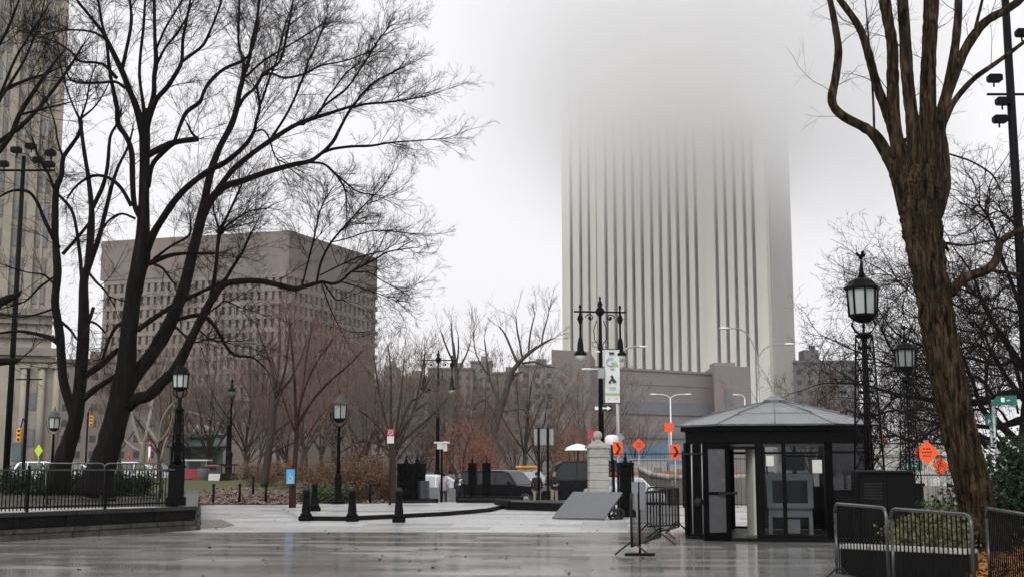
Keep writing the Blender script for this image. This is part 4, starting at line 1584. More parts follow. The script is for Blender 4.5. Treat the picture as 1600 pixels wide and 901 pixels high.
def shrub(name, label, cat, seed, loc, w_, d_, h_, leaf, stem, nclump, nleaf, size, group=None, z0=0.15):
    rng = np.random.default_rng(seed)
    root = thing(name, label, cat, loc, 0, group)
    cl = []
    sq = Quads()
    p = rng.normal(size=(nclump, 3)) * np.array((w_ * 0.12, d_ * 0.12, 0))
    ends = np.stack([rng.uniform(-w_ / 2, w_ / 2, nclump), rng.uniform(-d_ / 2, d_ / 2, nclump), h_ * rng.uniform(z0, 1.0, nclump) ** 0.8], 1)
    k = 1 - 0.55 * (ends[:, 0] / (w_ / 2)) ** 2
    ends[:, 2] *= k
    dv = ends - p
    Ls = np.linalg.norm(dv, axis=1)
    pts, dirs = grow_batch(rng, p, unit(dv), Ls, 5, 0.12, 0.03)
    rad = taper(np.full(nclump, 0.014), 5, 0.4)
    sq.add(*tube_batch(pts, rad, 4))
    p2, d2, L2, r2 = spawn(rng, pts, dirs, Ls, rad, 3, 0.3, 0.6, 0.5)
    pts2, _ = grow_batch(rng, p2, d2, L2, 4, 0.15, 0.03)
    sq.add(*tube_batch(pts2, taper(np.maximum(r2, 0.005), 4, 0.5), 3))
    sq.build('stem', stem, root)
    lq = Quads()
    tips = np.concatenate([pts[:, -1], pts[:, -2], pts2[:, -1], pts2[:, 2]])
    tips = tips[tips[:, 2] > 0.05]
    lq.add(*leaf_quads(rng, tips, nleaf, (0.13, 0.13, 0.1), size))
    lq.build('foliage', leaf, root, False)
    return root


sh = shrub('brown_shrub', 'rust brown leafy shrub', 'shrub', 31, (0, 0, 0), 2.0, 1.6, 1.7, M['leaf_brown'], M['twig_brown'], 30, 9, 0.055)
spots = [(548, 56.5, 1.15, 0.1), (575, 56.0, 1.0, 0.1), (600, 57.5, 0.9, 0.05), (520, 58.5, 1.0, 0.2), (492, 60, 0.9, 0.25), (562, 60, 1.3, 0.25), (585, 61, 1.2, 0.2), (448, 66, 0.95, 0.45), (390, 68, 0.8, 0.55), (425, 70, 0.85, 0.6)]
for i, (px_, Y, s_, z_) in enumerate(spots):
    lab = 'rust brown leafed shrub massed behind the single lantern post' if i < 7 else 'rust brown leafed shrub low on the lawn behind the forked young tree'
    grp = 'rust brown shrubs behind the lantern post' if i < 7 else 'rust brown shrubs low on the lawn'
    if i == 0:
        sh.location, sh.scale = (PX(px_, Y, 1), Y, z_), (s_, s_, s_)
        sh['label'], sh['group'] = lab, grp
    else:
        copy_tree(sh, (PX(px_, Y, 1), Y, z_), i * 1.3, lab, grp, s_)
gs = shrub('green_plant', 'low bright green strappy plant at the lawn edge behind the bollards', 'plant', 32, (PX(508, 54.3, 0.3), 54.3, 0.05), 1.9, 0.9, 0.62, M['leaf_bright'], M['twig_brown'], 26, 8, 0.07, 'low green plants behind the bollards')
copy_tree(gs, (PX(478, 54.6, 0.3), 54.6, 0.05), 1.0, None, None, 0.7)
copy_tree(gs, (PX(536, 54.8, 0.3), 54.8, 0.05), 2.0, None, None, 0.8)

rust = ptree('rust_leafed_tree', 'small tree still holding rusty red leaves beside the farther twin arm street lamp', 41, 6.2, 0.11, M['bark_dull'], M['twig_red'], fork=0.2, limbs=9, spread=0.6, l2=6, l3=4, l4=0)
rust.location = (PX(722, 76, 3), 76, GZ)
rust.scale = (0.85, 0.85, 0.95)
rg = np.random.default_rng(3)
ct = []
for _ in range(330):
    v_ = rg.normal(size=3)
    v_ = v_ / np.linalg.norm(v_) * rg.uniform(0.3, 1) ** 0.5
    ct.append((v_[0] * 2.0 * (1.15 - 0.3 * v_[2]), v_[1] * 2.0, 2.9 + v_[2] * 2.2))
lq = Quads()
lq.add(*leaf_quads(rg, ct, 16, (0.24, 0.24, 0.2), 0.06))
lq.build('foliage', M['leaf_rust'], rust, False)
copy_tree(rust, (PX(752, 88, 3), 88, GZ), 1.1, 'small rusty leafed tree behind the black iron gate posts and the black car', None, (0.7, 0.7, 0.8))
copy_tree(rust, (PX(898, 96, 3), 96, GZ), 2.2, 'small rusty leafed tree behind the dark truck beside the banner lamp', None, (0.75, 0.75, 1.0))


# ================================================================== SECURITY BOOTH
KC = Vector((6.12, 29.2, 0))
KR = R(-11.8)
booth = thing('security_booth', 'black octagonal security booth with a pale metal hipped roof and an open door', 'booth', KC, KR)
OC = [(-1.12, -2.0), (1.12, -2.0), (2.0, -1.12), (2.0, 1.12), (1.12, 2.0), (-1.12, 2.0), (-2.0, 1.12), (-2.0, -1.12)]


def oct_(s, extra=0.0):
    return [(x * s + (extra if x > 0 else -extra), y * s + (extra if y > 0 else -extra)) for x, y in OC]


b = MB()
b.prism(oct_(1.02), 0.004, 0.07)
b.build('floor_plate', M['booth_panel'], booth)
b = MB()
b.prism(oct_(1.0), 2.12, 2.38)
b.prism(oct_(1.05), 2.38, 2.475)
b.build('fascia', M['booth_black'], booth)
b = MB()
for x, y, w_, a_ in [(x * 0.985, y * 0.985, 0.13, math.atan2(y, x)) for x, y in OC] + [(-0.36, -1.95, 0.18, 0), (0.16, -1.96, 0.09, 0)]:
    b = MB()
    b.box((x, y, 1.1), (w_, 0.13, 2.06), a_, 0, 0.012)
    b.build('post', M['booth_black'], booth)


def roof_tier(mb, rings):
    k = 8
    vs = [(x, y, z) for poly, z in rings for x, y in poly]
    fs = [(i * k + j, i * k + (j + 1) % k, (i + 1) * k + (j + 1) % k, (i + 1) * k + j) for i in range(len(rings) - 1) for j in range(k)]
    fs.append(tuple(range((len(rings) - 1) * k, len(rings) * k)))
    fs.append(tuple(range(k - 1, -1, -1)))
    mb.add(vs, fs)


b = MB()
roof_tier(b, [(oct_(1.10), 2.478), (oct_(1.11), 2.515), (oct_(0.72), 2.76), (oct_(0.70), 2.79), (oct_(0.34), 2.965), (oct_(0.335), 2.98), (oct_(0.07), 3.10)])
rf = b.build('roof', M['roof_metal'], booth)
b = MB()
for (x, y) in OC + [(0, -2.0), (2.0, 0), (-2.0, 0), (0, 2.0)]:
    b.tube([(x * 1.11, y * 1.11, 2.52), (x * 0.72, y * 0.72, 2.765), (x * 0.71, y * 0.71, 2.8), (x * 0.34, y * 0.34, 2.99), (x * 0.08, y * 0.08, 3.1)], 0.014, 4)
b.build('roof_seam', M['roof_metal'], rf)
b = MB()
b.lathe([(0.26, 3.06), (0.27, 3.13), (0.22, 3.15), (0.12, 3.22), (0.02, 3.24)], (0, 0, 0), 8, 0, False)
b.build('roof_cap', M['roof_metal'], rf)


def wall_between(mb, a, c, z0, z1, th=0.05, inset=0.07, mi=0):
    a, c = Vector((*a, 0)), Vector((*c, 0))
    d = (c - a)
    l = d.length - 2 * inset
    m_ = (a + c) / 2 * 0.985
    mb.box((m_.x, m_.y, (z0 + z1) / 2), (l, th, z1 - z0), math.atan2(d.y, d.x), mi)


fr_ = MB()
# right chamfer, right side, left side, back chamfers have a low panel and a window
for i, j, zsill in ((1, 2, 1.05), (2, 3, 1.1), (6, 7, 1.1), (5, 6, 1.1)):
    lowp, upg = MB(), MB()
    wall_between(lowp, OC[i], OC[j], 0.08, zsill)
    wall_between(upg, OC[i], OC[j], zsill + 0.05, 2.1, 0.015)
    lowp.build('wall_panel', M['booth_panel'], booth)
    upg.build('window', M['glass_dark'], booth)
    wall_between(fr_, OC[i], OC[j], zsill, zsill + 0.05, 0.08)
    wall_between(fr_, OC[i], OC[j], 1.88, 1.93, 0.07)
for i, j in ((3, 4), (4, 5)):
    wall_between(fr_, OC[i], OC[j], 0.08, 0.14, 0.08)
wall_between(fr_, OC[4], OC[5], 1.9, 1.96, 0.07)
fr_.box((0.45, 1.96, 1.1), (0.08, 0.08, 2.0))
fr_.box((-0.3, 1.96, 1.1), (0.08, 0.08, 2.0))
fr_.build('window_frame', M['booth_black'], booth)
b = MB()
b.box((0.42, 1.96, 0.62), (1.36, 0.05, 1.0))
b.build('rear_panel', M['booth_panel'], booth)
# left chamfer: solid dark panel behind vertical steel bars
b = MB()
wall_between(b, OC[7], OC[0], 0.08, 2.12, 0.05)
b.build('side_panel', M['booth_black'], booth)
b = MB()
d7 = Vector(OC[0]) - Vector(OC[7])
for t in (0.22, 0.5):
    p = Vector(OC[7]).lerp(Vector(OC[0]), t) + Vector((-0.045, -0.045))
    b.bar((p.x, p.y, 0.12), (p.x, p.y, 2.1), 0.018, 8)
b.build('vertical_bar', M['galv'], booth)
b = MB()
p0, p1 = Vector(OC[7]) + Vector((-0.05, -0.05)), Vector(OC[0]) + Vector((-0.05, -0.05))
b.bar((p0.x, p0.y, 1.88), (p1.x, p1.y, 1.88), 0.02, 8)
b.build('cross_bar', M['iron_worn'], booth)
b = MB()
p = Vector(OC[7]).lerp(Vector(OC[0]), 0.45)
b.ball((p.x - 0.09, p.y - 0.09, 0.82), 0.1, 12)
b.build('intercom', M['iron_worn'], booth)
# front glazing and door head
for nm_, c_, d_b, mk_ in (('front_glass', (0.62, -1.96, 1.12), (0.84, 0.016, 1.98), 'glass_clear'), ('front_glass', (-0.08, -1.96, 1.12), (0.4, 0.016, 1.98), 'glass_clear'),
                          ('threshold', (0.35, -1.965, 0.11), (1.4, 0.09, 0.08), 'booth_black'), ('door_head', (-0.75, -1.965, 2.0), (0.6, 0.09, 0.07), 'booth_black'),
                          ('transom', (0.62, -1.965, 1.82), (0.84, 0.07, 0.035), 'booth_black')):
    b = MB()
    b.box(c_, d_b)
    b.build(nm_, M[mk_], booth)
b = MB()
b.prism(oct_(0.94), 2.08, 2.115)
b.build('ceiling', M['booth_panel'], booth)
for x_, z_, w_, h_ in ((-0.13, 1.72, 0.16, 0.22), (0.86, 1.6, 0.2, 0.28)):
    b = MB()
    b.box((x_, -1.972, z_), (w_, 0.006, h_))
    b.build('paper_notice', M['white_panel'], booth)
# open door leaf
hinge = Vector((-1.0, -2.08, 0))
da = R(222)
ux, uy = math.cos(da), math.sin(da)
dl = 0.72
b = MB()
def door_box(mb, s, wd, z0, z1, th):
    mb.box((hinge.x + ux * s, hinge.y + uy * s, (z0 + z1) / 2), (wd, th, z1 - z0), da)
door_box(b, 0.06, 0.12, 0.03, 2.12, 0.05)
door_box(b, dl - 0.06, 0.12, 0.03, 2.12, 0.05)
door_box(b, dl / 2, dl - 0.24, 1.98, 2.12, 0.05)
door_box(b, dl / 2, dl - 0.24, 0.03, 0.2, 0.05)
door_box(b, dl / 2, dl - 0.24, 1.0, 1.06, 0.05)
door = b.build('door', M['booth_black'], booth)
b = MB()
door_box(b, dl / 2, dl - 0.24, 0.2, 1.98, 0.012)
b.build('door_glass', mat('scuffed door glass', (0.09, 0.09, 0.095), 0.25, 0, 0.2, 2), door)
b = MB()
door_box(b, 0.1, 0.5, 1.0, 1.05, 0.14)
b.build('door_handle', M['iron_worn'], door)
# inner door swung inward, pale edge
b = MB()
b.box((-0.56, -1.5, 1.05), (0.045, 0.62, 1.86), R(16))
b.build('inner_door', M['white_panel'], booth)

mach = thing('screening_machine', 'grey white baggage screening machine standing inside the booth behind the glass', 'machine', KC + Matrix.Rotation(KR, 3, 'Z') @ Vector((0.28, -0.75, 0.07)), KR)
b = MB()
b.box((0, 0, 0.98), (1.0, 0.9, 0.78), 0, 0, 0.03)
b.box((0, 0.02, 0.5), (0.94, 0.8, 0.16))
b.build('casing', M['machine_grey'], mach)
b = MB()
b.box((0, -0.456, 0.98), (0.76, 0.012, 0.5))
b.build('tunnel_curtain', M['machine_dark'], mach)
for sx in (-0.44, 0.44):
    b = MB()
    b.box((sx, -0.36, 0.21), (0.08, 0.08, 0.42))
    b.box((sx, 0.36, 0.21), (0.08, 0.08, 0.42))
    b.build('leg', M['white_panel'], mach)
b = MB()
b.box((0.1, -0.1, 1.62), (0.5, 0.08, 0.36))
b.box((0.1, -0.06, 1.41), (0.06, 0.06, 0.1))
b.build('monitor', M['machine_dark'], mach)
b = MB()
b.box((0.02, -0.2, 0.22), (0.36, 0.4, 0.3))
b.build('lower_box', M['machine_grey'], mach)

# black generator-like cabinet right of the booth
cb = thing('equipment_cabinet', 'low black steel cabinet standing beside the booth under the eagle topped lamp', 'cabinet', (6.62, 22.6, 0), R(-9))
b = MB()
b.box((0, 0, 0.76), (0.95, 1.2, 1.48), 0, 0, 0.02)
b.build('body', M['booth_black'], cb)
b = MB()
b.box((0, 0, 1.515), (1.0, 1.26, 0.03), 0, 0, 0.008)
b.build('lid', M['iron_worn'], cb)
b = MB()
for k in range(2):
    b.box((-0.235 + k * 0.47, -0.606, 0.78), (0.44, 0.012, 1.3), 0, 0, 0.004)
b.build('door', M['booth_panel'], cb)
b = MB()
for k in range(6):
    b.box((-0.23, -0.618, 1.05 + k * 0.05), (0.3, 0.012, 0.022))
b.build('vent', M['iron_worn'], cb)


# ================================================================== RAILINGS AND BARRIERS
def fence(name, label, A, Bp, z0, h, step=0.13, posts=2.4, mat_='iron', rail_mat=None, spear=True, group=None, r=0.009, low=0.1):
    A, Bp = Vector(A), Vector(Bp)
    d = Bp - A
    Lf = d.length
    a = math.atan2(d.y, d.x)
    t = thing(name, label, 'fence', (A.x, A.y, z0), a, group)
    for z in (h, low):
        b = MB()
        b.box((Lf / 2, 0, z), (Lf, 0.05, 0.035), 0, 0, 0.006)
        b.build('top_rail' if z == h else 'bottom_rail', M[rail_mat or mat_] if z == h else M[mat_], t)
    b = MB()
    n_ = int(Lf / step)
    for i in range(1, n_):
        x = i * Lf / n_
        b.tube([(x, 0, 0.03), (x, 0, h + (0.12 if spear else -0.01))], [r, r * (0.4 if spear else 1)], 5, smooth=False)
    b.build('picket_panel', M[mat_], t)
    n_ = max(1, round(Lf / posts))
    for i in range(n_ + 1):
        x = i * Lf / n_
        b = MB()
        b.box((x, 0, h / 2 + 0.02), (0.05, 0.05, h + 0.04))
        b.ball((x, 0, h + 0.07), 0.04, 8)
        b.build('post', M[mat_], t)
    return t


nrm = Vector(((WB - WA).y, -(WB - WA).x, 0)).normalized()
d_ = (WB - WA).normalized()
fence('iron_fence', 'black iron picket fence standing on the dark stone retaining wall', WA - nrm * 0.16 + d_ * 0.2, WB - nrm * 0.16 - d_ * 0.55, 0.6, 0.92, 0.098, 2.1, rail_mat='steel_rail', spear=False, r=0.014)
fence('street_fence', 'tall thin black picket fence between the grey notice stand and the booth', (PX(958, 51), 51, 0), (PX(1068, 50), 50, 0), 0.0, 2.1, 0.17, 3.2, r=0.009)
fence('street_fence', 'thin black picket fence seen through the open booth door', (PX(1068, 50) + 0.05, 50, 0), (PX(1200, 50), 50, 0), 0.0, 1.9, 0.17, 3.0, r=0.009)
fence('street_fence', 'black picket fence below the orange diamond signs beside the brown trunked tree', (PX(1415, 37), 37, 0), (PX(1520, 37), 37, 0), 0.0, 1.35, 0.14, 2.2, r=0.009)
fence('street_fence', 'black picket fence panel standing beside the pale stone gate pier', (PX(947, 46.4), 46.4, 0), (PX(960, 46.2), 46.2, 0), 0.0, 1.75, 0.11, 3.0, r=0.009)


def crowd_barrier(label, loc, rz, Lb=2.2, h=1.1, rail='steel_rail', group='steel crowd barriers', splay=1.0, low=0.17, bar_r=0.009, bar_step=0.11):
    t = thing('crowd_barrier', label, 'barrier', loc, rz, group)
    b = MB()
    c = 0.12
    pts = [(-Lb / 2, 0, low), (-Lb / 2, 0, h - c)]
    for k in range(5):
        an = math.pi - k * math.pi / 8
        pts.append((-Lb / 2 + c + c * math.cos(an), 0, h - c + c * math.sin(an)))
    for k in range(5):
        an = math.pi / 2 - k * math.pi / 8
        pts.append((Lb / 2 - c + c * math.cos(an), 0, h - c + c * math.sin(an)))
    pts += [(Lb / 2, 0, low)]
    b.tube(pts, 0.021, 8)
    b.build('frame', M[rail], t)
    b = MB()
    b.bar((-Lb / 2, 0, low), (Lb / 2, 0, low), 0.019, 8)
    b.build('bottom_rail', M[rail], t)
    b = MB()
    n_ = int(Lb / bar_step)
    for i in range(1, n_):
        x = -Lb / 2 + i * Lb / n_
        b.tube([(x, 0, low), (x, 0, h)], [bar_r, bar_r], 5, smooth=False)
    b.build('bars', M['iron'], t)
    for sx in (-1, 1):
        b = MB()
        x = sx * (Lb / 2 - 0.06)
        b.tube([(x, -0.32 * splay, 0.02), (x, -0.3 * splay, 0.03), (x, -0.03, low + 0.07), (x, 0.03, low + 0.07), (x, 0.3 * splay, 0.03), (x, 0.32 * splay, 0.02)], 0.018, 7)
        b.build('leg', M['dark_rail'], t)
    return t


def barrier_between(label, pa, pb_, ha=1.1, **kw):
    a, c = Vector(pa), Vector(pb_)
    d = c - a
    m_ = (a + c) / 2
    return crowd_barrier(label, (m_.x, m_.y, a.z), math.atan2(d.y, d.x), d.length, ha, **kw)


def top_pt(px, py, h=1.1):
    p = G(px, py, h)
    return (p.x, p.y, 0.0)


barrier_between('steel crowd barrier nearest the booth corner, black cabinet and planter behind it', top_pt(1304, 786), top_pt(1384, 793))
barrier_between('steel crowd barrier in front of the ivy bed and the brown trunk', top_pt(1392, 794), top_pt(1517, 804))
barrier_between('steel crowd barrier cut by the frame edge, leaf strewn bed behind it', top_pt(1541, 793), (PX(1655, 12.2), 12.2, 0))
barrier_between('crowd barrier beside the grey notice stand at the booth, its bars thin and dark', (G(987, 868).x, G(987, 868).y, 0), (G(1032, 851).x, G(1032, 851).y, 0), rail='dark_rail', bar_r=0.008, bar_step=0.12)
barrier_between('crowd barrier butting against the dark side of the booth', (PX(1032, 28.2), 28.2, 0), (PX(1061, 30.3), 30.3, 0), rail='dark_rail', bar_r=0.009, bar_step=0.12)
barrier_between('dark crowd barrier farther back between the notice stand and the booth', (PX(1012, 30.5), 30.5, 0), (PX(1060, 31.4), 31.4, 0), rail='dark_rail', bar_r=0.009, bar_step=0.12)
# barriers on the raised bed behind the iron fence
for i, (a, c, Y) in enumerate(((72, 158, 33.2), (164, 248, 34.0))):
    barrier_between(('crowd barrier standing in the raised bed before the twin stemmed tree', 'crowd barrier standing in the raised bed before the largest black trunk')[i], (PX(a, Y, 1.6), Y, 0.58), (PX(c, Y, 1.6), Y + 0.3, 0.58))

# --- planter behind the barriers
pl = thing('planter_kerb', 'low dark planter wall with a pale stone top behind the crowd barriers', 'planter', (PX(1420, 18), 18.0, 0))
b = MB()
p0, p1 = Vector((PX(1322, 18.9), 18.9, 0)), Vector((PX(1523, 17.6), 17.6, 0))
dd_ = (p1 - p0)
an_ = math.atan2(dd_.y, dd_.x)
mid = (p0 + p1) / 2 - Vector(pl.location)
b.box((mid.x, mid.y, 0.2), (dd_.length, 0.3, 0.4), an_)
b.build('wall', M['booth_panel'], pl)
b = MB()
n_ = 4
for k in range(n_):
    q_ = p0.lerp(p1, (k + 0.5) / n_) - Vector(pl.location)
    b.box((q_.x, q_.y + 0.02, 0.43), (dd_.length / n_ - 0.01, 0.4, 0.06), an_, 0, 0.01)
b.build('coping', M['stone_pale'], pl)
b = MB()
b.prism([(p1.x + 0.02, p1.y - 0.1), (p1.x - 0.15, 12.5), (14, 9.5), (22, 12), (22, 34), (8.6, 34), (7.7, 24.2), (p0.x + 0.2, p0.y + 0.16), (p1.x + 0.02, p1.y + 0.16)], -0.1, 0.12)
structure(b.build('bed_ground', M['mulch']))


def bed2(r_):
    y = r_.uniform(12.6, 24)
    return (r_.uniform(PX(1515, y), PX(1650, y)), y, 0.12)


scatter_leaves('leaf_litter', 'orange fallen leaves covering the bed around the brown trunk', M['leaf_orange'], 5200, bed2, 0.05, 6)
rg = np.random.default_rng(12)
cl = []
for _ in range(420):
    y = rg.uniform(18.75, 23.5)
    x = rg.uniform(PX(1398, y), PX(1508, y))
    cl.append((x, y, 0.14 + 0.62 * rg.random() ** 1.4 * min(1, (y - 18.1) / 1.6)))
lq = Quads()
lq.add(*leaf_quads(rg, cl, 20, (0.12, 0.12, 0.07), 0.042))
tag(lq.build('ivy', M['leaf_olive'], None, False), 'olive green ground cover filling the planter behind the crowd barriers', 'ground cover', None, 'stuff')
eg = shrub('evergreen_bush', 'dark glossy evergreen bush right of the brown trunk below the green road signs', 'bush', 51, (PX(1612, 23.5, 1), 23.5, 0.1), 2.4, 1.8, 2.0, M['leaf_green'], M['twig_black'], 70, 16, 0.05)
shrub('evergreen_bush', 'green shrub between the picket fence and the brown trunk', 'bush', 52, (PX(1478, 26.5, 0.8), 26.5, 0.1), 0.95, 0.9, 1.05, M['leaf_bright'], M['twig_brown'], 32, 12, 0.04)


# ================================================================== LAMPS
def lantern_parts(t, z, w_, h_, glass='lamp_glass', k=6, roof='iron', fin=True, tp=0.49, dome=1.0):
    """A glazed lantern: base ring, panes, frame bars, domed roof."""
    b = MB()
    b.lathe([(w_ * 0.18, z - 0.12 * h_), (w_ * 0.36, z - 0.05 * h_), (w_ * 0.44, z), (w_ * 0.44, z + 0.05 * h_)], (0, 0, 0), k, 0, False)
    for j in range(k):
        a = 2 * math.pi * (j + 0.5) / k
        c, s = math.cos(a), math.sin(a)
        b.bar((c * w_ * 0.43, s * w_ * 0.43, z), (c * w_ * tp, s * w_ * tp, z + h_ * 0.56), w_ * 0.035, 5)
    f = b.build('lantern_frame', M['iron'], t)
    b = MB()
    b.lathe([(w_ * 0.40, z + 0.05 * h_), (w_ * 0.46, z + 0.55 * h_)], (0, 0, 0), k, 0, False)
    b.build('lantern_glass', M[glass], f)
    b = MB()
    b.lathe([(w_ * 0.56, z + h_ * 0.55), (w_ * 0.57, z + h_ * 0.60), (w_ * 0.46, z + h_ * (0.6 + 0.08 * dome)), (w_ * 0.36, z + h_ * (0.6 + 0.22 * dome)), (w_ * 0.16, z + h_ * (0.6 + 0.33 * dome)), (w_ * 0.06, z + h_ * (0.6 + 0.36 * dome))], (0, 0, 0), k, 0, False)
    b.build('lantern_roof', M[roof], f)
    if fin:
        b = MB()
        b.lathe([(0.02, z + h_ * 0.95), (w_ * 0.07, z + h_), (0.02, z + h_ * 1.04), (w_ * 0.03, z + h_ * 1.08), (0.004, z + h_ * 1.16)], (0, 0, 0), 8)
        b.build('finial', M['iron'], f)
    return f


def lattice_lamp(label, loc, H, lw, lh, base_w, top_w, zc, eagle=True, rz=0.0, solid=False, glass='lamp_glass'):
    """Lantern on a tapering four legged ironwork shaft; zc is where the shaft ends."""
    t = thing('ornate_lamp', label, 'lamp', loc, rz, None)
    b = MB()
    b.box((0, 0, 0.12), (base_w * 1.5, base_w * 1.5, 0.24), 0, 0, 0.02)
    b.box((0, 0, 0.6), (base_w * 1.15, base_w * 1.15, 0.75), 0, 0, 0.02)
    b.box((0, 0, 1.02), (base_w * 1.35, base_w * 1.35, 0.1), 0, 0, 0.02)
    b.build('pedestal', M['iron'], t)
    b = MB()
    z0 = 1.05
    def leg(sx, sy, z):
        f = (z - z0) / (zc - z0)
        q = (base_w * (1 - f) + top_w * f) / 2
        return (sx * q, sy * q, z)
    for sx in (-1, 1):
        for sy in (-1, 1):
            b.tube([leg(sx, sy, z0), leg(sx, sy, zc)], [0.022, 0.018], 6)
    nb = int((zc - z0) / 0.42)
    for i in range(nb):
        za, zb = z0 + (zc - z0) * i / nb, z0 + (zc - z0) * (i + 1) / nb
        for (s1, s2) in (((-1, -1), (1, -1)), ((1, -1), (1, 1)), ((1, 1), (-1, 1)), ((-1, 1), (-1, -1))):
            b.bar(leg(*s1, za), leg(*s2, zb), 0.011, 4)
            b.bar(leg(*s2, za), leg(*s1, zb), 0.011, 4)
            b.bar(leg(*s1, zb), leg(*s2, zb), 0.012, 4)
            m_ = (Vector(leg(*s1, (za + zb) / 2)) + Vector(leg(*s2, (za + zb) / 2))) / 2
            b.ball(m_, 0.035, 6)
    if solid:
        b.tube([(0, 0, z0), (0, 0, zc)], [base_w * 0.33, top_w * 0.38], 8)
    else:
        b.tube([(0, 0, z0), (0, 0, zc)], [0.035, 0.03], 6)
    b.build('lattice_shaft', M['iron'], t)
    b = MB()
    zl = H - lh * 1.0
    b.lathe([(0.04, zc - 0.05), (top_w * 0.75, zc), (top_w * 0.8, zc + 0.04), (0.06, zc + 0.1), (0.045, zl - lh * 0.36)], (0, 0, 0), 10)
    for j in range(6):
        a = j * math.pi / 3
        c, s = math.cos(a), math.sin(a)
        b.tube([(c * 0.05, s * 0.05, zl - lh * 0.36), (c * lw * 0.28, s * lw * 0.28, zl - lh * 0.3), (c * lw * 0.42, s * lw * 0.42, zl - lh * 0.16), (c * lw * 0.33, s * lw * 0.33, zl - lh * 0.04)], 0.016, 5)
    b.build('bracket', M['iron'], t)
    f = lantern_parts(t, zl, lw, lh * 1.0, glass, fin=not eagle, tp=0.47, k=8, dome=0.6 if eagle else 1.0)
    if eagle:
        b = MB()
        z = zl + lh * 0.8
        b.lathe([(lw * 0.13, z - 0.02), (lw * 0.08, z + lh * 0.1), (lw * 0.05, z + lh * 0.25), (0.012, z + lh * 0.36)], (0, 0, 0), 8)
        ze = z + lh * 0.42
        b.ball((0, 0, ze), 0.045, 8, 0, (1.2, 0.8, 1.3))
        b.ball((0.05, 0, ze + 0.06), 0.025, 6)
        for s in (-1, 1):
            b.plate([(-0.03, s * 0.02, ze), (0.03, s * 0.03, ze + 0.02), (0.0, s * 0.13, ze + 0.12), (-0.06, s * 0.11, ze + 0.09)], (0, 0, 1), 0.012)
            b.plate([(0.02 * s, 0, ze), (0.05 * s, 0.01, ze + 0.04), (0.12 * s, 0.0, ze + 0.1), (0.1 * s, 0, ze + 0.02)], (0, 1, 0), 0.012)
        b.build('eagle', M['iron'], f)
    return t


lattice_lamp('tall black ironwork lamp with an eagle on its lantern, standing against the booth', (PX(1357, 26.4, 2), 26.4, 0), 5.8, 0.68, 1.05, 0.46, 0.25, 4.32, True, 0.3)
lattice_lamp('black ironwork lamp half hidden in the tangled branches beside the brown trunk', (PX(1421, 40.5, 2), 40.5, 0), 5.8, 0.68, 1.05, 0.5, 0.25, 4.32, True, 0.1, False, 'lamp_glass_dim')
lattice_lamp('dark ironwork lamp with a small lantern standing on the retaining wall end', (PX(278, 33.4, 2), 33.4, 0.57), 3.75, 0.46, 0.66, 0.33, 0.17, 2.5, False, 0.2, True)


def post_lantern(label, loc, H=4.6, lw=0.62, lh=1.05):
    t = thing('lantern_post', label, 'street lamp', loc, 0.3, None)
    b = MB()
    b.lathe([(0.3, 0), (0.3, 0.09), (0.15, 0.13), (0.16, 0.2), (0.13, 0.3), (0.145, 1.0), (0.16, 1.05), (0.13, 1.12), (0.1, 1.2)], (0, 0, 0), 12)
    b.build('base', M['iron'], t)
    b = MB()
    zl = H - lh * 1.1
    b.lathe([(0.085, 1.15), (0.06, zl - 0.42), (0.095, zl - 0.4), (0.06, zl - 0.34), (0.05, zl - 0.25)], (0, 0, 0), 10)
    b.build('pole', M['iron'], t)
    b = MB()
    for s in (-1, 1):
        b.tube([(s * 0.04, 0, zl - 0.3), (s * lw * 0.42, 0, zl - 0.15), (s * lw * 0.58, 0, zl + 0.1), (s * lw * 0.62, 0, zl + lh * 0.4)], 0.016, 6)
    b.build('bracket', M['iron'], t)
    lantern_parts(t, zl, lw, lh, k=6, roof='lamp_roof')
    return t


post_lantern('black lantern post on the kerbed island before the rust brown shrubs', (PX(529, 50.5, 2), 50.5, 0.12), 4.5)
post_lantern('black lantern post at the foot of the twin stemmed tree near the stone tower', (PX(82, 66, 2), 66, 0.5), 4.2)


def acorn_lamp(label, loc, H):
    t = thing('park_lamp', label, 'street lamp', loc)
    b = MB()
    b.lathe([(0.26, 0), (0.24, 0.3), (0.17, 0.4), (0.15, 1.6), (0.2, 1.75), (0.1, 2.0)], (0, 0, 0), 10)
    b.build('base', M['iron'], t)
    b = MB()
    b.lathe([(0.09, 1.9), (0.06, H - 1.0), (0.14, H - 0.95), (0.05, H - 0.85)], (0, 0, 0), 8)
    b.build('pole', M['iron'], t)
    b = MB()
    b.lathe([(0.1, H - 0.85), (0.25, H - 0.7), (0.27, H - 0.45), (0.2, H - 0.3)], (0, 0, 0), 10)
    b.build('globe', M['lamp_roof'], t)
    b = MB()
    b.lathe([(0.28, H - 0.32), (0.2, H - 0.2), (0.08, H - 0.05), (0.13, H + 0.05), (0.06, H + 0.15), (0.1, H + 0.3), (0.02, H + 0.5)], (0, 0, 0), 8)
    b.build('finial', M['iron'], t)
    return t


acorn_lamp('slim black globe lamp beyond the leafy lawn near the green roofed pavilion', (PX(359, 82, 2), 82, 0.6), 6.2)


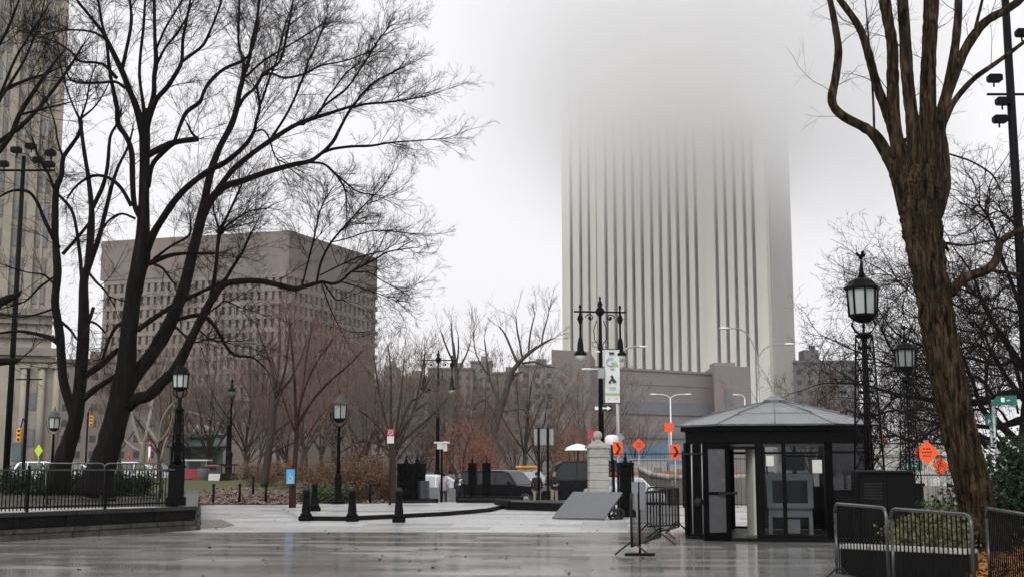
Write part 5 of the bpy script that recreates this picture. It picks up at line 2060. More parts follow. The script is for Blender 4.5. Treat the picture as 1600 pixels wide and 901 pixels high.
def twin_lamp(label, loc, H, span=1.62):
    t = thing('twin_street_lamp', label, 'street lamp', loc)
    b = MB()
    b.lathe([(0.3, 0), (0.28, 0.35), (0.18, 0.5), (0.16, 1.5), (0.2, 1.6), (0.12, 1.8)], (0, 0, 0), 12)
    b.build('base', M['iron'], t)
    b = MB()
    b.lathe([(0.12, 1.7), (0.075, H - 1.6), (0.06, H - 0.45)], (0, 0, 0), 10)
    for z in (H * 0.45, H - 1.9, H - 2.7):
        b.lathe([(0.07, z - 0.06), (0.12, z), (0.07, z + 0.06)], (0, 0, 0), 10)
    b.lathe([(0.06, H - 0.62), (0.17, H - 0.5), (0.18, H - 0.38), (0.07, H - 0.25), (0.11, H - 0.15), (0.03, H + 0.02), (0.05, H + 0.1), (0.005, H + 0.2)], (0, 0, 0), 12)
    b.build('pole', M['iron'], t)
    b = MB()
    zc = H - 0.45
    b.bar((-span / 2 - 0.25, 0, zc), (span / 2 + 0.25, 0, zc), 0.035, 8)
    for s in (-1, 1):
        sc = []
        for k in range(16):
            a = k / 15 * math.pi * 1.8
            r_ = 0.17 * (1 - k / 22)
            sc.append((s * (0.42 - 0.02 * k / 15) + s * r_ * math.cos(a), 0, zc - 0.24 + r_ * math.sin(a)))
        b.tube(sc, 0.022, 5)
        b.tube([(s * 0.06, 0, zc - 1.35), (s * 0.24, 0, zc - 1.1), (s * 0.26, 0, zc - 0.7), (s * 0.14, 0, zc - 0.35)], 0.018, 5)
        b.ball((s * 0.42, 0, zc - 0.24), 0.07, 8)
        b.tube([(s * 0.06, 0, zc - 1.38), (s * 0.3, 0, zc - 1.4), (s * 0.33, 0, zc - 1.2), (s * 0.2, 0, zc - 1.2)], 0.014, 5)
    b.build('cross_arm', M['iron'], t)
    for s in (-1, 1):
        b = MB()
        x = s * span / 2
        b.lathe([(0.03, 0.28), (0.06, 0.2), (0.035, 0.1), (0.05, -0.1), (0.13, -0.28), (0.07, -0.42), (0.04, -0.5), (0.04, -1.0), (0.08, -1.1), (0.12, -1.3), (0.13, -1.55), (0.24, -1.66), (0.25, -1.74)], (x, 0, zc), 10)
        p = b.build('pendant', M['iron'], t)
        b = MB()
        b.lathe([(0.22, -1.74), (0.2, -1.88), (0.1, -1.98), (0.02, -2.0)], (x, 0, zc), 10)
        b.build('pendant_globe', M['lamp_glass'], p)
    return t


tw1 = twin_lamp('black twin arm street lamp carrying the white banner above the stone pier', (PX(939, 49.5, 4), 49.5, 0), 8.15)
tw1.rotation_euler = (0, 0, R(8))
tw2 = twin_lamp('farther black twin arm street lamp beside the rusty leafed tree', (PX(684, 73, 4), 73, GZ), 8.6)
cs = thing('security_camera', 'dark box camera clamped on the farther twin arm street lamp', 'camera', (PX(684, 73, 5) - 0.08, 72.9, 5.95))
b = MB()
b.box((-0.62, 0, 0.0), (0.5, 0.25, 0.26), 0.3, 0, 0.02)
b.build('housing', M['iron'], cs)
b = MB()
b.bar((-0.4, 0, 0), (0, 0, 0.02), 0.04, 6)
b.build('arm', M['iron'], cs)

# banner with its lettering, on the nearer twin lamp
bY = 49.35
bl, br_ = at(945, 545, bY), at(969, 629, bY)
bw, bh = br_.x - bl.x, bl.z - br_.z
bn = thing('lamp_banner', 'white vertical banner with grey letter, green triangle and dark shoes on the lamp pole', 'banner', (bl.x, bY, br_.z), R(4))
b = MB()
nseg = 10
for k in range(nseg):
    z0_, z1_ = bh * k / nseg, bh * (k + 1) / nseg
    y0_, y1_ = 0.02 * math.sin(k * 0.9), 0.02 * math.sin((k + 1) * 0.9)
    b.add([(0, y0_, z0_), (bw, y0_ + 0.015, z0_), (bw, y1_ + 0.015, z1_), (0, y1_, z1_), (0, y0_ + 0.008, z0_), (bw, y0_ + 0.023, z0_), (bw, y1_ + 0.023, z1_), (0, y1_ + 0.008, z1_)],
          [(0, 1, 2, 3), (7, 6, 5, 4), (0, 3, 7, 4), (1, 5, 6, 2)])
b.build('cloth', M['banner'], bn)
b = MB()
f0 = -0.035
text_mesh('G', bh * 0.23, b, (bw * 0.34, f0, bh * 0.75), (1, 0, 0), (0, 0, 1))
for k, (x, z, w_) in enumerate(((0.5, 0.64, 0.34), (0.5, 0.615, 0.24), (0.5, 0.29, 0.5), (0.5, 0.265, 0.42), (0.22, 0.085, 0.14), (0.74, 0.085, 0.2))):
    b.box((bw * x, f0, bh * z), (bw * w_, 0.006, bh * 0.012))
b.build('letter', M['banner_grey'], bn)
b = MB()
b.plate([(bw * 0.58, f0, bh * 0.69), (bw * 0.9, f0, bh * 0.69), (bw * 0.72, f0, bh * 0.79)], (0, -1, 0), 0.006)
b.box((bw * 0.5, f0, bh * 0.175), (bw * 0.98, 0.006, bh * 0.026))
b.build('green_mark', M['banner_green'], bn)
b = MB()
b.plate([(bw * 0.22, f0, bh * 0.37), (bw * 0.36, f0, bh * 0.36), (bw * 0.44, f0, bh * 0.42), (bw * 0.58, f0, bh * 0.37), (bw * 0.76, f0, bh * 0.385), (bw * 0.74, f0, bh * 0.41), (bw * 0.62, f0, bh * 0.44), (bw * 0.52, f0, bh * 0.515), (bw * 0.36, f0, bh * 0.51), (bw * 0.42, f0, bh * 0.45), (bw * 0.26, f0, bh * 0.4)], (0, -1, 0), 0.006)
b.box((bw * 0.46, f0, bh * 0.925), (bw * 0.36, 0.006, bh * 0.04))
b.build('printed_picture', M['window_dark'], bn)
for z in (0.0, bh):
    b = MB()
    b.bar((-0.15, 0.01, z), (bw + 0.03, 0.02, z), 0.018, 6)
    b.build('banner_arm', M['iron'], bn)
sg = thing('lamp_signs', 'small black and white arrow plates strapped to the banner lamp pole', 'sign', (PX(940, 49.3, 3.6), 49.3, at(940, 637, 49.3).z))
b = MB()
b.box((-0.2, 0, 0), (0.2, 0.02, 0.2))
b.box((0.22, 0, 0), (0.42, 0.02, 0.26))
b.build('plate', M['black_ink'], sg)
b = MB()
b.plate([(0.04, -0.012, -0.03), (0.22, -0.012, -0.03), (0.22, -0.012, -0.09), (0.38, -0.012, 0), (0.22, -0.012, 0.09), (0.22, -0.012, 0.03), (0.04, -0.012, 0.03)], (0, -1, 0), 0.004)
b.box((-0.2, -0.013, 0), (0.14, 0.006, 0.14))
b.build('arrow', M['white_paint'], sg)
sb_ = thing('street_camera_box', 'pale junction box and small dome cameras on the banner lamp pole', 'camera', (PX(938, 49.4, 5), 49.4, 0))
b = MB()
zb = at(938, 583, 49.4).z
b.box((0.03, -0.16, zb), (0.26, 0.14, 0.42), 0, 0, 0.02)
b.build('box', M['grey_board'], sb_)
for px_, py_ in ((916, 576), (932, 549)):
    b = MB()
    p = at(px_, py_, 49.4) - Vector(sb_.location)
    b.bar((0, 0, p.z), (p.x, 0, p.z), 0.025, 6)
    b.box((p.x, -0.05, p.z), (0.36 if px_ < 920 else 0.16, 0.1, 0.07), 0, 0, 0.015)
    b.build('camera_arm', M['white_paint'], sb_)


# --- flood light masts
def flood(t, x, z, y=-0.1, w_=0.75, m_='iron'):
    b = MB()
    b.box((x, y, z), (w_ * 0.8, 0.4, 0.28), 0, 0, 0.05)
    b.box((x, y - 0.22, z - 0.03), (w_ * 0.66, 0.06, 0.22), 0, 0, 0.02)
    b.bar((x, y + 0.1, z - 0.3), (x, y + 0.1, z), 0.035, 6)
    b.build('floodlight', M[m_], t)


fm = thing('floodlight_mast', 'tall thin black mast with a cross bar of floodlights before the stone tower', 'mast', (PX(20, 60, 7), 60, 0.3))
b = MB()
b.tube([(0, 0, 0), (0, 0, 16.4)], [0.16, 0.1], 10)
b.build('pole', M['iron'], fm)
b = MB()
b.bar((-1.4, 0, 15.7), (1.55, 0, 15.7), 0.06, 8)
b.build('cross_arm', M['iron'], fm)
for x, z in ((-0.95, 16.0), (-0.35, 16.7), (0.35, 16.9), (0.75, 16.2), (1.35, 16.55), (1.3, 15.98)):
    flood(fm, x, z, w_=0.62)
fr2_ = thing('floodlight_mast', 'stout black mast with a floodlight cluster behind the brown trunked tree', 'mast', (PX(1583, 46, 14), 46, 0.0))
b = MB()
b.tube([(0, 0, 0), (0, 0, 21.0)], [0.2, 0.14], 12)
b.build('pole', M['iron'], fr2_)
for x, z in ((-0.62, 16.2), (-0.5, 14.6), (0.55, 18.0), (-0.35, 15.3)):
    flood(fr2_, x, z, w_=0.66)
b = MB()
b.bar((-0.9, 0, 15.6), (0.6, 0, 15.6), 0.05, 6)
b.build('cross_arm', M['iron'], fr2_)


# --- cobra head road lights
def cobra(name, label, loc, H, arms, m_='galv', r0=0.13, hl=0.85):
    t = thing(name, label, 'road light', loc)
    b = MB()
    b.tube([(0, 0, 0), (0, 0, H)], [r0, r0 * 0.6], 10)
    b.build('pole', M[m_], t)
    for dx, dz in arms:
        b = MB()
        pts = [(0, 0, H - 0.1), (dx * 0.08, 0, H + dz * 0.35), (dx * 0.3, 0, H + dz * 0.78), (dx * 0.6, 0, H + dz * 0.98), (dx, 0, H + dz)]
        b.tube(catmull(pts, 5), 0.05, 7)
        a = b.build('arm', M[m_], t)
        b = MB()
        s = 1 if dx > 0 else -1
        b.ball((dx + s * hl * 0.3, 0, H + dz), hl * 0.5, 10, 0, (1, 0.4, 0.22))
        b.build('lamp_head', M['white_paint'], a)
    return t


cobra('road_light', 'tall grey twin arm road light rising behind the booth roof', (PX(1186, 90, 5), 90, GZ), at(800, 562, 90).z - GZ, [(-2.1, 2.3), (2.1, 1.15)], hl=0.8)
cobra('road_light', 'grey single arm road light curving out from behind the white banner', (PX(965, 78, 3), 78, GZ), at(800, 570, 78).z - GZ, [(1.5, 1.15)], hl=0.6, r0=0.1)
cobra('road_light', 'pale distant twin arm road light above the chevron sign', (PX(1049, 150, 3), 150, GZ), at(800, 622, 150).z - GZ, [(-1.7, 0.5), (1.8, 0.5)], 'white_paint', 0.12, 1.0)
cobra('road_light', 'small pale distant road light just above the booth roof edge', (PX(1166, 170, 3), 170, GZ), at(800, 622, 170).z - GZ, [(-0.9, 0.5)], 'white_paint', 0.12, 1.0)


# ================================================================== BOLLARDS, POSTS, PIER, GATES
def bollard(label, loc):
    t = thing('bollard', label, 'bollard', loc, 0, 'cast iron bollards along the kerb')
    b = MB()
    b.box((0, 0, 0.07), (0.38, 0.38, 0.14), 0, 0, 0.02)
    b.build('base', M['iron'], t)
    b = MB()
    b.lathe([(0.18, 0.13), (0.17, 0.2), (0.13, 0.24), (0.135, 0.3), (0.1, 0.6), (0.088, 0.78), (0.11, 0.80), (0.112, 0.84), (0.085, 0.86)], (0, 0, 0), 10)
    b.build('shaft', M['iron'], t)
    b = MB()
    b.lathe([(0.09, 0.855), (0.115, 0.9), (0.1, 0.95), (0.04, 0.98), (0.005, 0.985)], (0, 0, 0), 10)
    b.build('cap', M['iron_worn'], t)
    return t


bo1 = bollard('black bollard nearest the blue access sign, at the kerb corner', G(478, 813))
copy_tree(bo1, G(550, 814), 0.2, 'black bollard before the kerb, between the lantern post and the shrubs')
copy_tree(bo1, G(623, 815.5), 0.1, 'black bollard before the kerb in line with the red and white notice')
p = G(491, 798, 0.12)
copy_tree(bo1, p, 0.3, 'black bollard standing up on the kerbed island behind the corner one')


def path_post(loc, hgt):
    t = thing('path_post', 'short black post at the front edge of the leafy lawn', 'post', loc, 0, 'short posts along the lawn edge')
    b = MB()
    b.tube([(0, 0, -0.05), (0, 0, hgt)], [0.06, 0.055], 8)
    b.build('shaft', M['iron'], t)
    b = MB()
    b.lathe([(0.075, hgt), (0.07, hgt + 0.05), (0.01, hgt + 0.08)], (0, 0, 0), 8)
    b.build('cap', M['iron'], t)
    return t


pp = path_post((PX(333, 53.6), 53.6, 0), 0.8)
for px_, Y in ((374, 53.8), (415, 54), (578, 53.8), (395, 60)):
    copy_tree(pp, (PX(px_, Y), Y, 0.0 if Y < 59 else 0.25))

pier = thing('gate_pier', 'pale granite gate pier with a moulded cap and stone ball', 'pier', (PX(935, 46), 46, 0), R(3))
b = MB()
for k in range(7):
    b.box((0, 0, 0.14 + k * 0.275), (0.7, 0.7, 0.268), 0, 0, 0.012)
b.build('shaft', mat('pale granite', (0.32, 0.305, 0.28), 0.65, 0, 0.18, 4, 0.3, 15), pier)
b = MB()
b.box((0, 0, 1.97), (0.78, 0.78, 0.08), 0, 0, 0.01)
b.box((0, 0, 2.13), (0.72, 0.72, 0.26), 0, 0, 0.01)
b.box((0, 0, 2.3), (0.86, 0.86, 0.1), 0, 0, 0.02)
b.lathe([(0.5, 2.35), (0.38, 2.42), (0.16, 2.52), (0.12, 2.58)], (0, 0, 0), 4, 0, False)
b.build('cap', M['stone_pale'], pier)
b = MB()
b.ball((0, 0, 2.72), 0.17, 14)
b.build('ball', M['stone_pale'], pier)


def gate_post(label, loc, w_=0.78, h_=1.72):
    t = thing('gate_post', label, 'gate post', loc, 0, 'black iron gate posts along the street')
    b = MB()
    b.box((0, 0, 0.1), (w_ * 1.1, 0.6, 0.2), 0, 0, 0.02)
    for sx in (-1, 1):
        for sy in (-1, 1):
            b.box((sx * w_ * 0.42, sy * 0.2, h_ / 2), (0.09, 0.09, h_))
    b.box((0, 0, h_ - 0.04), (w_, 0.52, 0.09), 0, 0, 0.01)
    b.box((0, 0, h_ * 0.5), (w_ * 0.95, 0.46, 0.07))
    b.build('frame', M['iron'], t)
    b = MB()
    for sy in (-0.2, 0.2):
        for k in range(5):
            x = -w_ * 0.3 + k * w_ * 0.15
            b.bar((x, sy, 0.15), (x, sy, h_ - 0.05), 0.025, 5)
        for z in (0.35, 0.7, 1.2, 1.5):
            for x in (-0.12, 0.12):
                b.ball((x, sy, z), 0.085, 7, 0, (1, 0.4, 1))
    b.box((0, 0, h_ * 0.5), (w_ * 0.8, 0.1, h_ * 0.92))
    b.build('ironwork', M['iron'], t)
    b = MB()
    b.lathe([(0.16, h_), (0.08, h_ + 0.06), (0.1, h_ + 0.14), (0.03, h_ + 0.22), (0.05, h_ + 0.27), (0.005, h_ + 0.36)], (0, 0, 0), 8)
    b.build('finial', M['iron'], t)
    return t


gp = gate_post('black iron gate post right behind the young vase shaped tree', (PX(634, 55.2), 55.2, 0))
copy_tree(gp, (PX(651, 55.9), 55.9, 0), 0.1, 'black iron gate post with a blue barrel beside it, left of the silver car')
copy_tree(gp, (PX(738, 57.1), 57.1, 0), 0, 'slim black iron gate post between the dark suited person and the black car', None, (0.5, 1, 1.02))
copy_tree(gp, (PX(760, 57.1), 57.1, 0), 0, 'slim black iron gate post standing before the black car', None, (0.5, 1, 1.02))
copy_tree(gp, (PX(978, 40.5), 40.5, 0), 0.2, 'black iron gate post behind the grey notice stand beside the street fence', None, (0.62, 0.7, 1.0))
dm = MB()
dm.lathe([(0.27, 0), (0.29, 0.3), (0.27, 0.31), (0.29, 0.6), (0.27, 0.61), (0.28, 0.95), (0.24, 0.98)], (0, 0, 0), 14)
tag(dm.build('barrel', mat('dark blue plastic', (0.012, 0.016, 0.035), 0.4, 0, 0.2, 3), None, (PX(661, 55.3), 55.3, 0)), 'dark blue barrel standing beside the black gate posts', 'barrel')
sl = thing('vehicle_barrier', 'long low black vehicle barrier plate lying across the street entrance', 'barrier', (PX(835, 46.5), 46.5, 0))
b = MB()
x0, x1 = PX(775, 47) - sl.location.x, PX(893, 45) - sl.location.x
b.prism([(x0, 3.2), (x0 + 0.5, 0.6), (x1 - 0.3, -1.2), (x1 + 0.2, 2.6)], 0.0, 0.3)
b.build('plate', M['booth_panel'], sl)
b = MB()
b.prism([(x0 - 0.1, 3.3), (x0 + 0.45, 0.55), (x0 + 0.55, 0.65), (x0 + 0.05, 3.3)], 0.0, 0.34)
b.build('edge_beam', M['iron'], sl)
sl2 = thing('vehicle_barrier', 'low black kerb block in front of the black gate posts', 'barrier', (PX(650, 54.6), 54.6, 0))
b = MB()
b.box((0, 0, 0.11), (1.9, 0.5, 0.22), 0, 0, 0.03)
b.build('plate', M['iron'], sl2)
b = MB()
b.box((0, -0.26, 0.12), (1.7, 0.03, 0.1))
b.build('edge_beam', M['iron_worn'], sl2)
sl3 = thing('vehicle_barrier', 'low black barrier beam running below the parked black car', 'barrier', (PX(765, 56), 56.2, 0))
b = MB()
b.box((0, 0, 0.15), (3.0, 0.5, 0.26), 0, 0, 0.03)
b.build('plate', M['iron'], sl3)
b = MB()
b.box((0, -0.26, 0.16), (2.8, 0.03, 0.1))
b.build('edge_beam', M['iron_worn'], sl3)

# tilted steel plate on wheels
pA, pB = G(863, 811), G(944, 812.5)
pC, pD = at(973, 771.5, pB.y + 1.15), at(896, 770.5, pA.y + 1.15)
wd = thing('tilted_plate', 'big tilted grey steel plate on small wheels lying before the stone pier', 'ramp plate', (pA.x, pA.y, 0))
b = MB()
n_ = (pB - pA).cross(pD - pA)
b.plate([q - pA + Vector((0, 0, 0.02)) for q in (pA, pB, pC, pD)], n_, 0.05)
b.build('plate', M['plate'], wd)
b = MB()
qb, qc, qd = pB - pA, pC - pA, pD - pA
for q1, q2 in ((qb, qc),):
    b.tube([Vector((q2.x + 0.0, q2.y - 0.04, q2.z - 0.04)), Vector((q2.x - 0.1, q2.y + 0.3, 0.1))], 0.04, 6)
    b.tube([Vector((q1.x + 0.15, q1.y + 0.2, 0.12)), Vector((q2.x - 0.1, q2.y + 0.3, 0.1))], 0.04, 6)
b.tube([Vector((qd.x, qd.y - 0.04, qd.z - 0.04)), Vector((qd.x - 0.1, qd.y + 0.3, 0.05))], 0.04, 6)
b.build('support_frame', M['iron'], wd)
for k, q1 in enumerate((Vector((qb.x + 0.33, qb.y + 0.45, 0.16)), Vector((qb.x + 0.5, qb.y + 0.75, 0.16)))):
    b = MB()
    ring = [(q1.x + 0.15 * math.cos(a), q1.y, q1.z + 0.15 * math.sin(a)) for a in np.linspace(0, 2 * math.pi, 15)]
    b.tube(ring, 0.045, 6, 0, False)
    b.bar((q1.x, q1.y - 0.04, q1.z), (q1.x, q1.y + 0.04, q1.z), 0.06, 8)
    b.build('wheel', M['iron_worn'], wd)


# ================================================================== SIGNS
def sign_post(name, label, cat, loc, H, draw, post='galv', r=0.035, rz=0.0, post_on=True):
    t = thing(name, label, cat, loc, rz)
    if post_on:
        b = MB()
        b.tube([(0, 0, 0), (0, 0, H)], [r, r], 8)
        b.build('post', M[post], t)
    draw(t, H)
    return t


def flat(t, name, pts, z, m_, y=-0.05, th=0.012):
    b = MB()
    b.plate([(x, y, z + zz) for x, zz in pts], (0, -1, 0), th)
    return b.build(name, M[m_], t)


def rect(w_, h_):
    return [(-w_ / 2, -h_ / 2), (w_ / 2, -h_ / 2), (w_ / 2, h_ / 2), (-w_ / 2, h_ / 2)]


def chevron_sign(label, px_, py_, Y):
    z = at(px_, py_, Y).z
    k = Y / FPX
    def draw(t, H):
        p = flat(t, 'panel', rect(15 * k, 21 * k), H, 'orange')
        c = k
        b = MB()
        b.plate([(-3.6 * c, -0.066, H - 8 * c), (0.5 * c, -0.066, H - 8 * c), (5.2 * c, -0.066, H), (0.5 * c, -0.066, H + 8 * c), (-3.6 * c, -0.066, H + 8 * c), (1.0 * c, -0.066, H)], (0, -1, 0), 0.008)
        b.build('chevron', M['black_ink'], p)
    return sign_post('chevron_sign', label, 'sign', (PX(px_, Y, z), Y, GZ), z - GZ, draw)


chevron_sign('orange chevron sign just right of the stone pier', 965, 700, 58)
chevron_sign('orange chevron sign at the dark corner of the booth', 1055, 705, 58)


def diamond_sign(label, px_, py_, Y, half, rz=0.0, lines=3, post_on=True, z0=GZ):
    z = at(px_, py_, Y).z
    k = half * Y / FPX
    def draw(t, H):
        p = flat(t, 'panel', [(0, -k), (k, 0), (0, k), (-k, 0)], H, 'orange')
        b = MB()
        for i in range(lines):
            zz = k * (0.28 - 0.28 * i) if lines > 1 else 0
            wl = k * (0.8 if i == 1 else 0.62)
            n_ = 4
            for j in range(n_):
                b.box((-wl / 2 + (j + 0.5) * wl / n_, -0.066, H + zz), (wl / n_ * 0.72, 0.008, k * 0.1))
        b.build('lettering', M['black_ink'], p)
    return sign_post('diamond_sign', label, 'sign', (PX(px_, Y, z), Y, z0), z - z0, draw, rz=rz, post_on=post_on)


diamond_sign('orange diamond road work sign between the two chevron signs', 998, 694.5, 66, 10.5)
diamond_sign('large orange diamond sign beside the brown trunk', 1448, 706, 44, 19, R(-14), 3, True, 0)
diamond_sign('tilted flat orange diamond sign low against the brown trunk', 1469, 727, 45, 14.5, R(8), 1, True, 0)
diamond_sign('orange diamond sign seen edge on behind the ironwork lamp', 1380, 687, 60, 11, R(60), 1)
z = at(1045, 667, 80).z
t = sign_post('work_flag', 'orange square work flag on a pole above the booth corner', 'sign', (PX(1045, 80, z), 80, GZ), z - GZ + 0.2,
              lambda t, H: flat(t, 'panel', rect(14 * 80 / FPX, 14 * 80 / FPX), H - 0.2, 'orange'))
# back of a diamond sign
z = at(966, 683, 62).z
sign_post('diamond_sign', 'grey back of a diamond sign above the chevron beside the pier', 'sign', (PX(967, 62, z), 62, GZ), at(800, 632, 62).z - GZ,
          lambda t, H: flat(t, 'panel', [(0, -0.3), (0.3, 0), (0, 0.3), (-0.3, 0)], z - GZ, 'grey_board'), r=0.04)


def access_sign(t, H):
    p = flat(t, 'panel', rect(0.3, 0.52), H - 0.3, 'blue_sign')
    b = MB()
    y = -0.068
    zc = H - 0.3
    ring = [(0.0 + 0.085 * math.cos(a), y, zc - 0.06 + 0.085 * math.sin(a)) for a in np.linspace(R(110), R(380), 14)]
    b.tube(ring, 0.012, 5)
    b.tube([(-0.02, y, zc + 0.09), (-0.015, y, zc - 0.01), (0.06, y, zc - 0.01), (0.09, y, zc - 0.09)], 0.014, 5)
    b.ball((-0.022, y, zc + 0.125), 0.022, 6, 0, (1, 0.4, 1))
    for zz in (-0.19, -0.225):
        b.box((0, y, zc + zz), (0.2, 0.006, 0.015))
    b.build('symbol', M['white_paint'], p)


sign_post('access_sign', 'blue accessible parking sign on a dark post beside the slender red barked tree', 'sign', (PX(453, 45.6), 45.6, 0.12), 1.42, access_sign, 'red_bark', 0.045)


def notice(t, H):
    p = flat(t, 'panel', rect(0.27, 0.55), H - 0.3, 'white_paint')
    b = MB()
    b.box((0, -0.068, H - 0.16), (0.27, 0.006, 0.26))
    ring = [(0.09 * math.cos(a), -0.074, H - 0.16 + 0.09 * math.sin(a)) for a in np.linspace(0, 2 * math.pi, 14)]
    b.build('red_field', M['red_sign'], p)
    b = MB()
    b.tube(ring, 0.012, 4, 0, False)
    b.bar((-0.06, -0.074, H - 0.1), (0.06, -0.074, H - 0.22), 0.01, 4)
    b.build('symbol', M['white_paint'], p)


sign_post('parking_notice', 'red and white parking notice on a thin brown post before the vase shaped tree', 'sign', (PX(609, 49.3), 49.3, 0.12), 2.95, notice, 'red_bark', 0.05)
b = None
z = at(928, 680, 52).z
sign_post('prohibition_sign', 'red prohibition sign tucked just left of the stone pier top', 'sign', (PX(925, 52, z), 52, 0), z + 0.2,
          lambda t, H: flat(t, 'panel', rect(0.28, 0.3), H - 0.15, 'red_sign'))
t = thing('board_sign', 'grey sign board back held between two black posts beside the dark truck', 'sign', (PX(849, 53.8, 1), 53.8, 0))
k = 55 / FPX
b = MB()
zb = at(800, 683, 55).z
b.box((1 * k, 0.08, zb), (29 * k, 0.03, 24 * k))
b.build('board', M['grey_board'], t)
for dx in (-7, 7):
    b = MB()
    b.tube([(dx * k, 0, 0), (dx * k, 0, at(800, 669, 55).z)], 0.055, 8)
    b.build('post', M['iron'], t)
t = thing('plate_sign', 'small pale double sign plates on the pole before the farther twin lamp', 'sign', (PX(690, 56.8, 1), 56.8, 0))
k = 58 / FPX
zb = at(800, 697, 58).z
b = MB()
b.box((-3 * k, 0, zb + 1 * k), (9 * k, 0.02, 11 * k))
b.box((5 * k, 0.03, zb), (6 * k, 0.02, 15 * k))
b.build('board', M['white_paint'], t)
b = MB()
b.box((0, -0.02, zb + 5.5 * k), (24 * k, 0.02, 2.4 * k))
b.build('name_plate', M['white_paint'], t)
b = MB()
b.tube([(0, 0.05, 0), (0, 0.05, zb + 8 * k)], 0.05, 8)
b.build('post', M['iron'], t)

# green road signs on the far side
t = thing('road_sign', 'wide green overhead road sign behind the tangled branches', 'sign', (PX(1566, 45, 4), 45, 0))
b = MB()
z0_, k = at(800, 624, 45).z, 45 / FPX
b.plate([(-20 * k, 0, z0_ - 7 * k), (22 * k, 0, z0_ - 9 * k), (22 * k, 0, z0_ + 7 * k), (-8 * k, 0, z0_ + 6 * k)], (0, -1, 0), 0.03)
pn = b.build('panel', M['green_sign'], t)
b = MB()
b.box((0.0, -0.04, z0_), (0.13, 0.01, 0.16))
b.box((0.2, -0.04, z0_ - 0.02), (0.1, 0.01, 0.05))
b.build('lettering', M['white_paint'], pn)
b = MB()
b.tube([(-14 * k, 0.06, 0), (-14 * k, 0.06, z0_)], 0.06, 8)
b.build('post', M['galv'], t)
t = thing('road_sign', 'small square green road sign below the wide overhead one', 'sign', (PX(1549, 45.5, 3), 45.5, 0))
b = MB()
z0_, k = at(800, 655, 45.5).z, 45.5 / FPX
b.box((0, 0, z0_), (18 * k, 0.03, 17 * k))
pn = b.build('panel', M['green_sign'], t)
b = MB()
text_mesh('P', 0.2, b, (-0.08, -0.03, z0_ - 0.08), (1, 0, 0), (0, 0, 1))
b.box((0.1, -0.03, z0_ + 0.12), (0.2, 0.008, 0.03))
b.build('lettering', M['white_paint'], pn)
b = MB()
b.tube([(0, 0.06, 0), (0, 0.06, z0_ + 0.2)], 0.05, 8)
b.build('post', M['galv'], t)
t = thing('road_sign', 'low green road sign below the large orange diamond', 'sign', (PX(1431, 44.5, 1), 44.5, 0))
b = MB()
z0_, k = at(800, 727, 44.5).z, 44.5 / FPX
b.box((0, 0, z0_), (22 * k, 0.03, 15 * k))
pn = b.build('panel', M['green_sign'], t)
b = MB()
b.box((-0.03, -0.03, z0_), (0.16, 0.008, 0.05))
b.box((0.04, -0.03, z0_ + 0.09), (0.1, 0.008, 0.05))
b.build('lettering', M['white_paint'], pn)
b = MB()
b.tube([(0, 0.06, 0), (0, 0.06, z0_)], 0.05, 8)
b.build('post', M['galv'], t)
t = thing('road_sign', 'white road sign with a black arrow beside the evergreen bush', 'sign', (PX(1549, 44, 1), 44, 0))
b = MB()
z0_, k = at(800, 718, 44).z, 44 / FPX
b.box((0, 0, z0_), (16 * k, 0.02, 34 * k))
pn = b.build('panel', M['white_paint'], t)
b = MB()
b.plate([(-0.05, -0.014, z0_ - 0.25), (0.05, -0.014, z0_ - 0.25), (0.05, -0.014, z0_), (0.12, -0.014, z0_), (0, -0.014, z0_ + 0.18), (-0.12, -0.014, z0_), (-0.05, -0.014, z0_)], (0, -1, 0), 0.006)
b.build('arrow', M['black_ink'], pn)
b = MB()
b.tube([(0, 0.05, 0), (0, 0.05, z0_ + 0.2)], 0.04, 8)
b.build('post', M['galv'], t)

# notice stand by the booth
p = G(1000, 867)
t = thing('notice_stand', 'grey folded notice panel on a black stand at the end of a crowd barrier', 'sign', (p.x, p.y, 0), R(-20))
b = MB()
b.box((0, 0, 0.02), (0.5, 0.34, 0.04), 0, 0, 0.01)
b.build('base', M['iron'], t)
b = MB()
b.tube([(0, 0, 0.03), (0, 0, 1.32)], 0.022, 8)
b.build('post', M['iron'], t)
b = MB()
b.box((-0.075, -0.04, 1.07), (0.11, 0.03, 0.5), R(15), 0, 0.008)
b.box((0.075, -0.04, 1.07), (0.12, 0.03, 0.5), R(-15), 0, 0.008)
b.build('panel', M['grey_panel'], t)


# --- traffic signals and small street items on the far left
def signal(label, px_, py_, Y, arm_px=None, pole_px=None, z0=0.3):
    z = at(px_, py_, Y).z
    t = thing('traffic_signal', label, 'traffic light', (PX(px_, Y, z), Y, z0))
    b = MB()
    zz = z - z0
    b.box((0, 0, zz), (0.34, 0.3, 1.0), 0, 0, 0.03)
    for k in range(3):
        b.box((0, -0.2, zz + 0.42 - k * 0.32), (0.26, 0.16, 0.04))
    hd = b.build('head', M['yellow'], t)
    b = MB()
    for k in range(3):
        b.lathe([(0.1, 0), (0.09, 0.02)], (0, -0.0, 0), 10)
        for i in range(len(b.v) - 20, len(b.v)):
            x, y, q = b.v[i]
            b.v[i] = (x, -0.152 - q, zz + 0.3 - k * 0.32 + y)
    b.build('lens', M['window_dark'], hd)
    if pole_px is not None:
        dx = PX(pole_px, Y, z) - PX(px_, Y, z)
        b = MB()
        b.tube([(dx, 0.2, 0), (dx, 0.2, zz + 0.8)], 0.1, 8)
        b.tube(catmull([(dx, 0.2, zz + 0.75), (dx * 0.5, 0.2, zz + 1.25), (0, 0.2, zz + 0.55)], 5), 0.05, 6)
        b.build('pole', M['iron'], t)
    return t


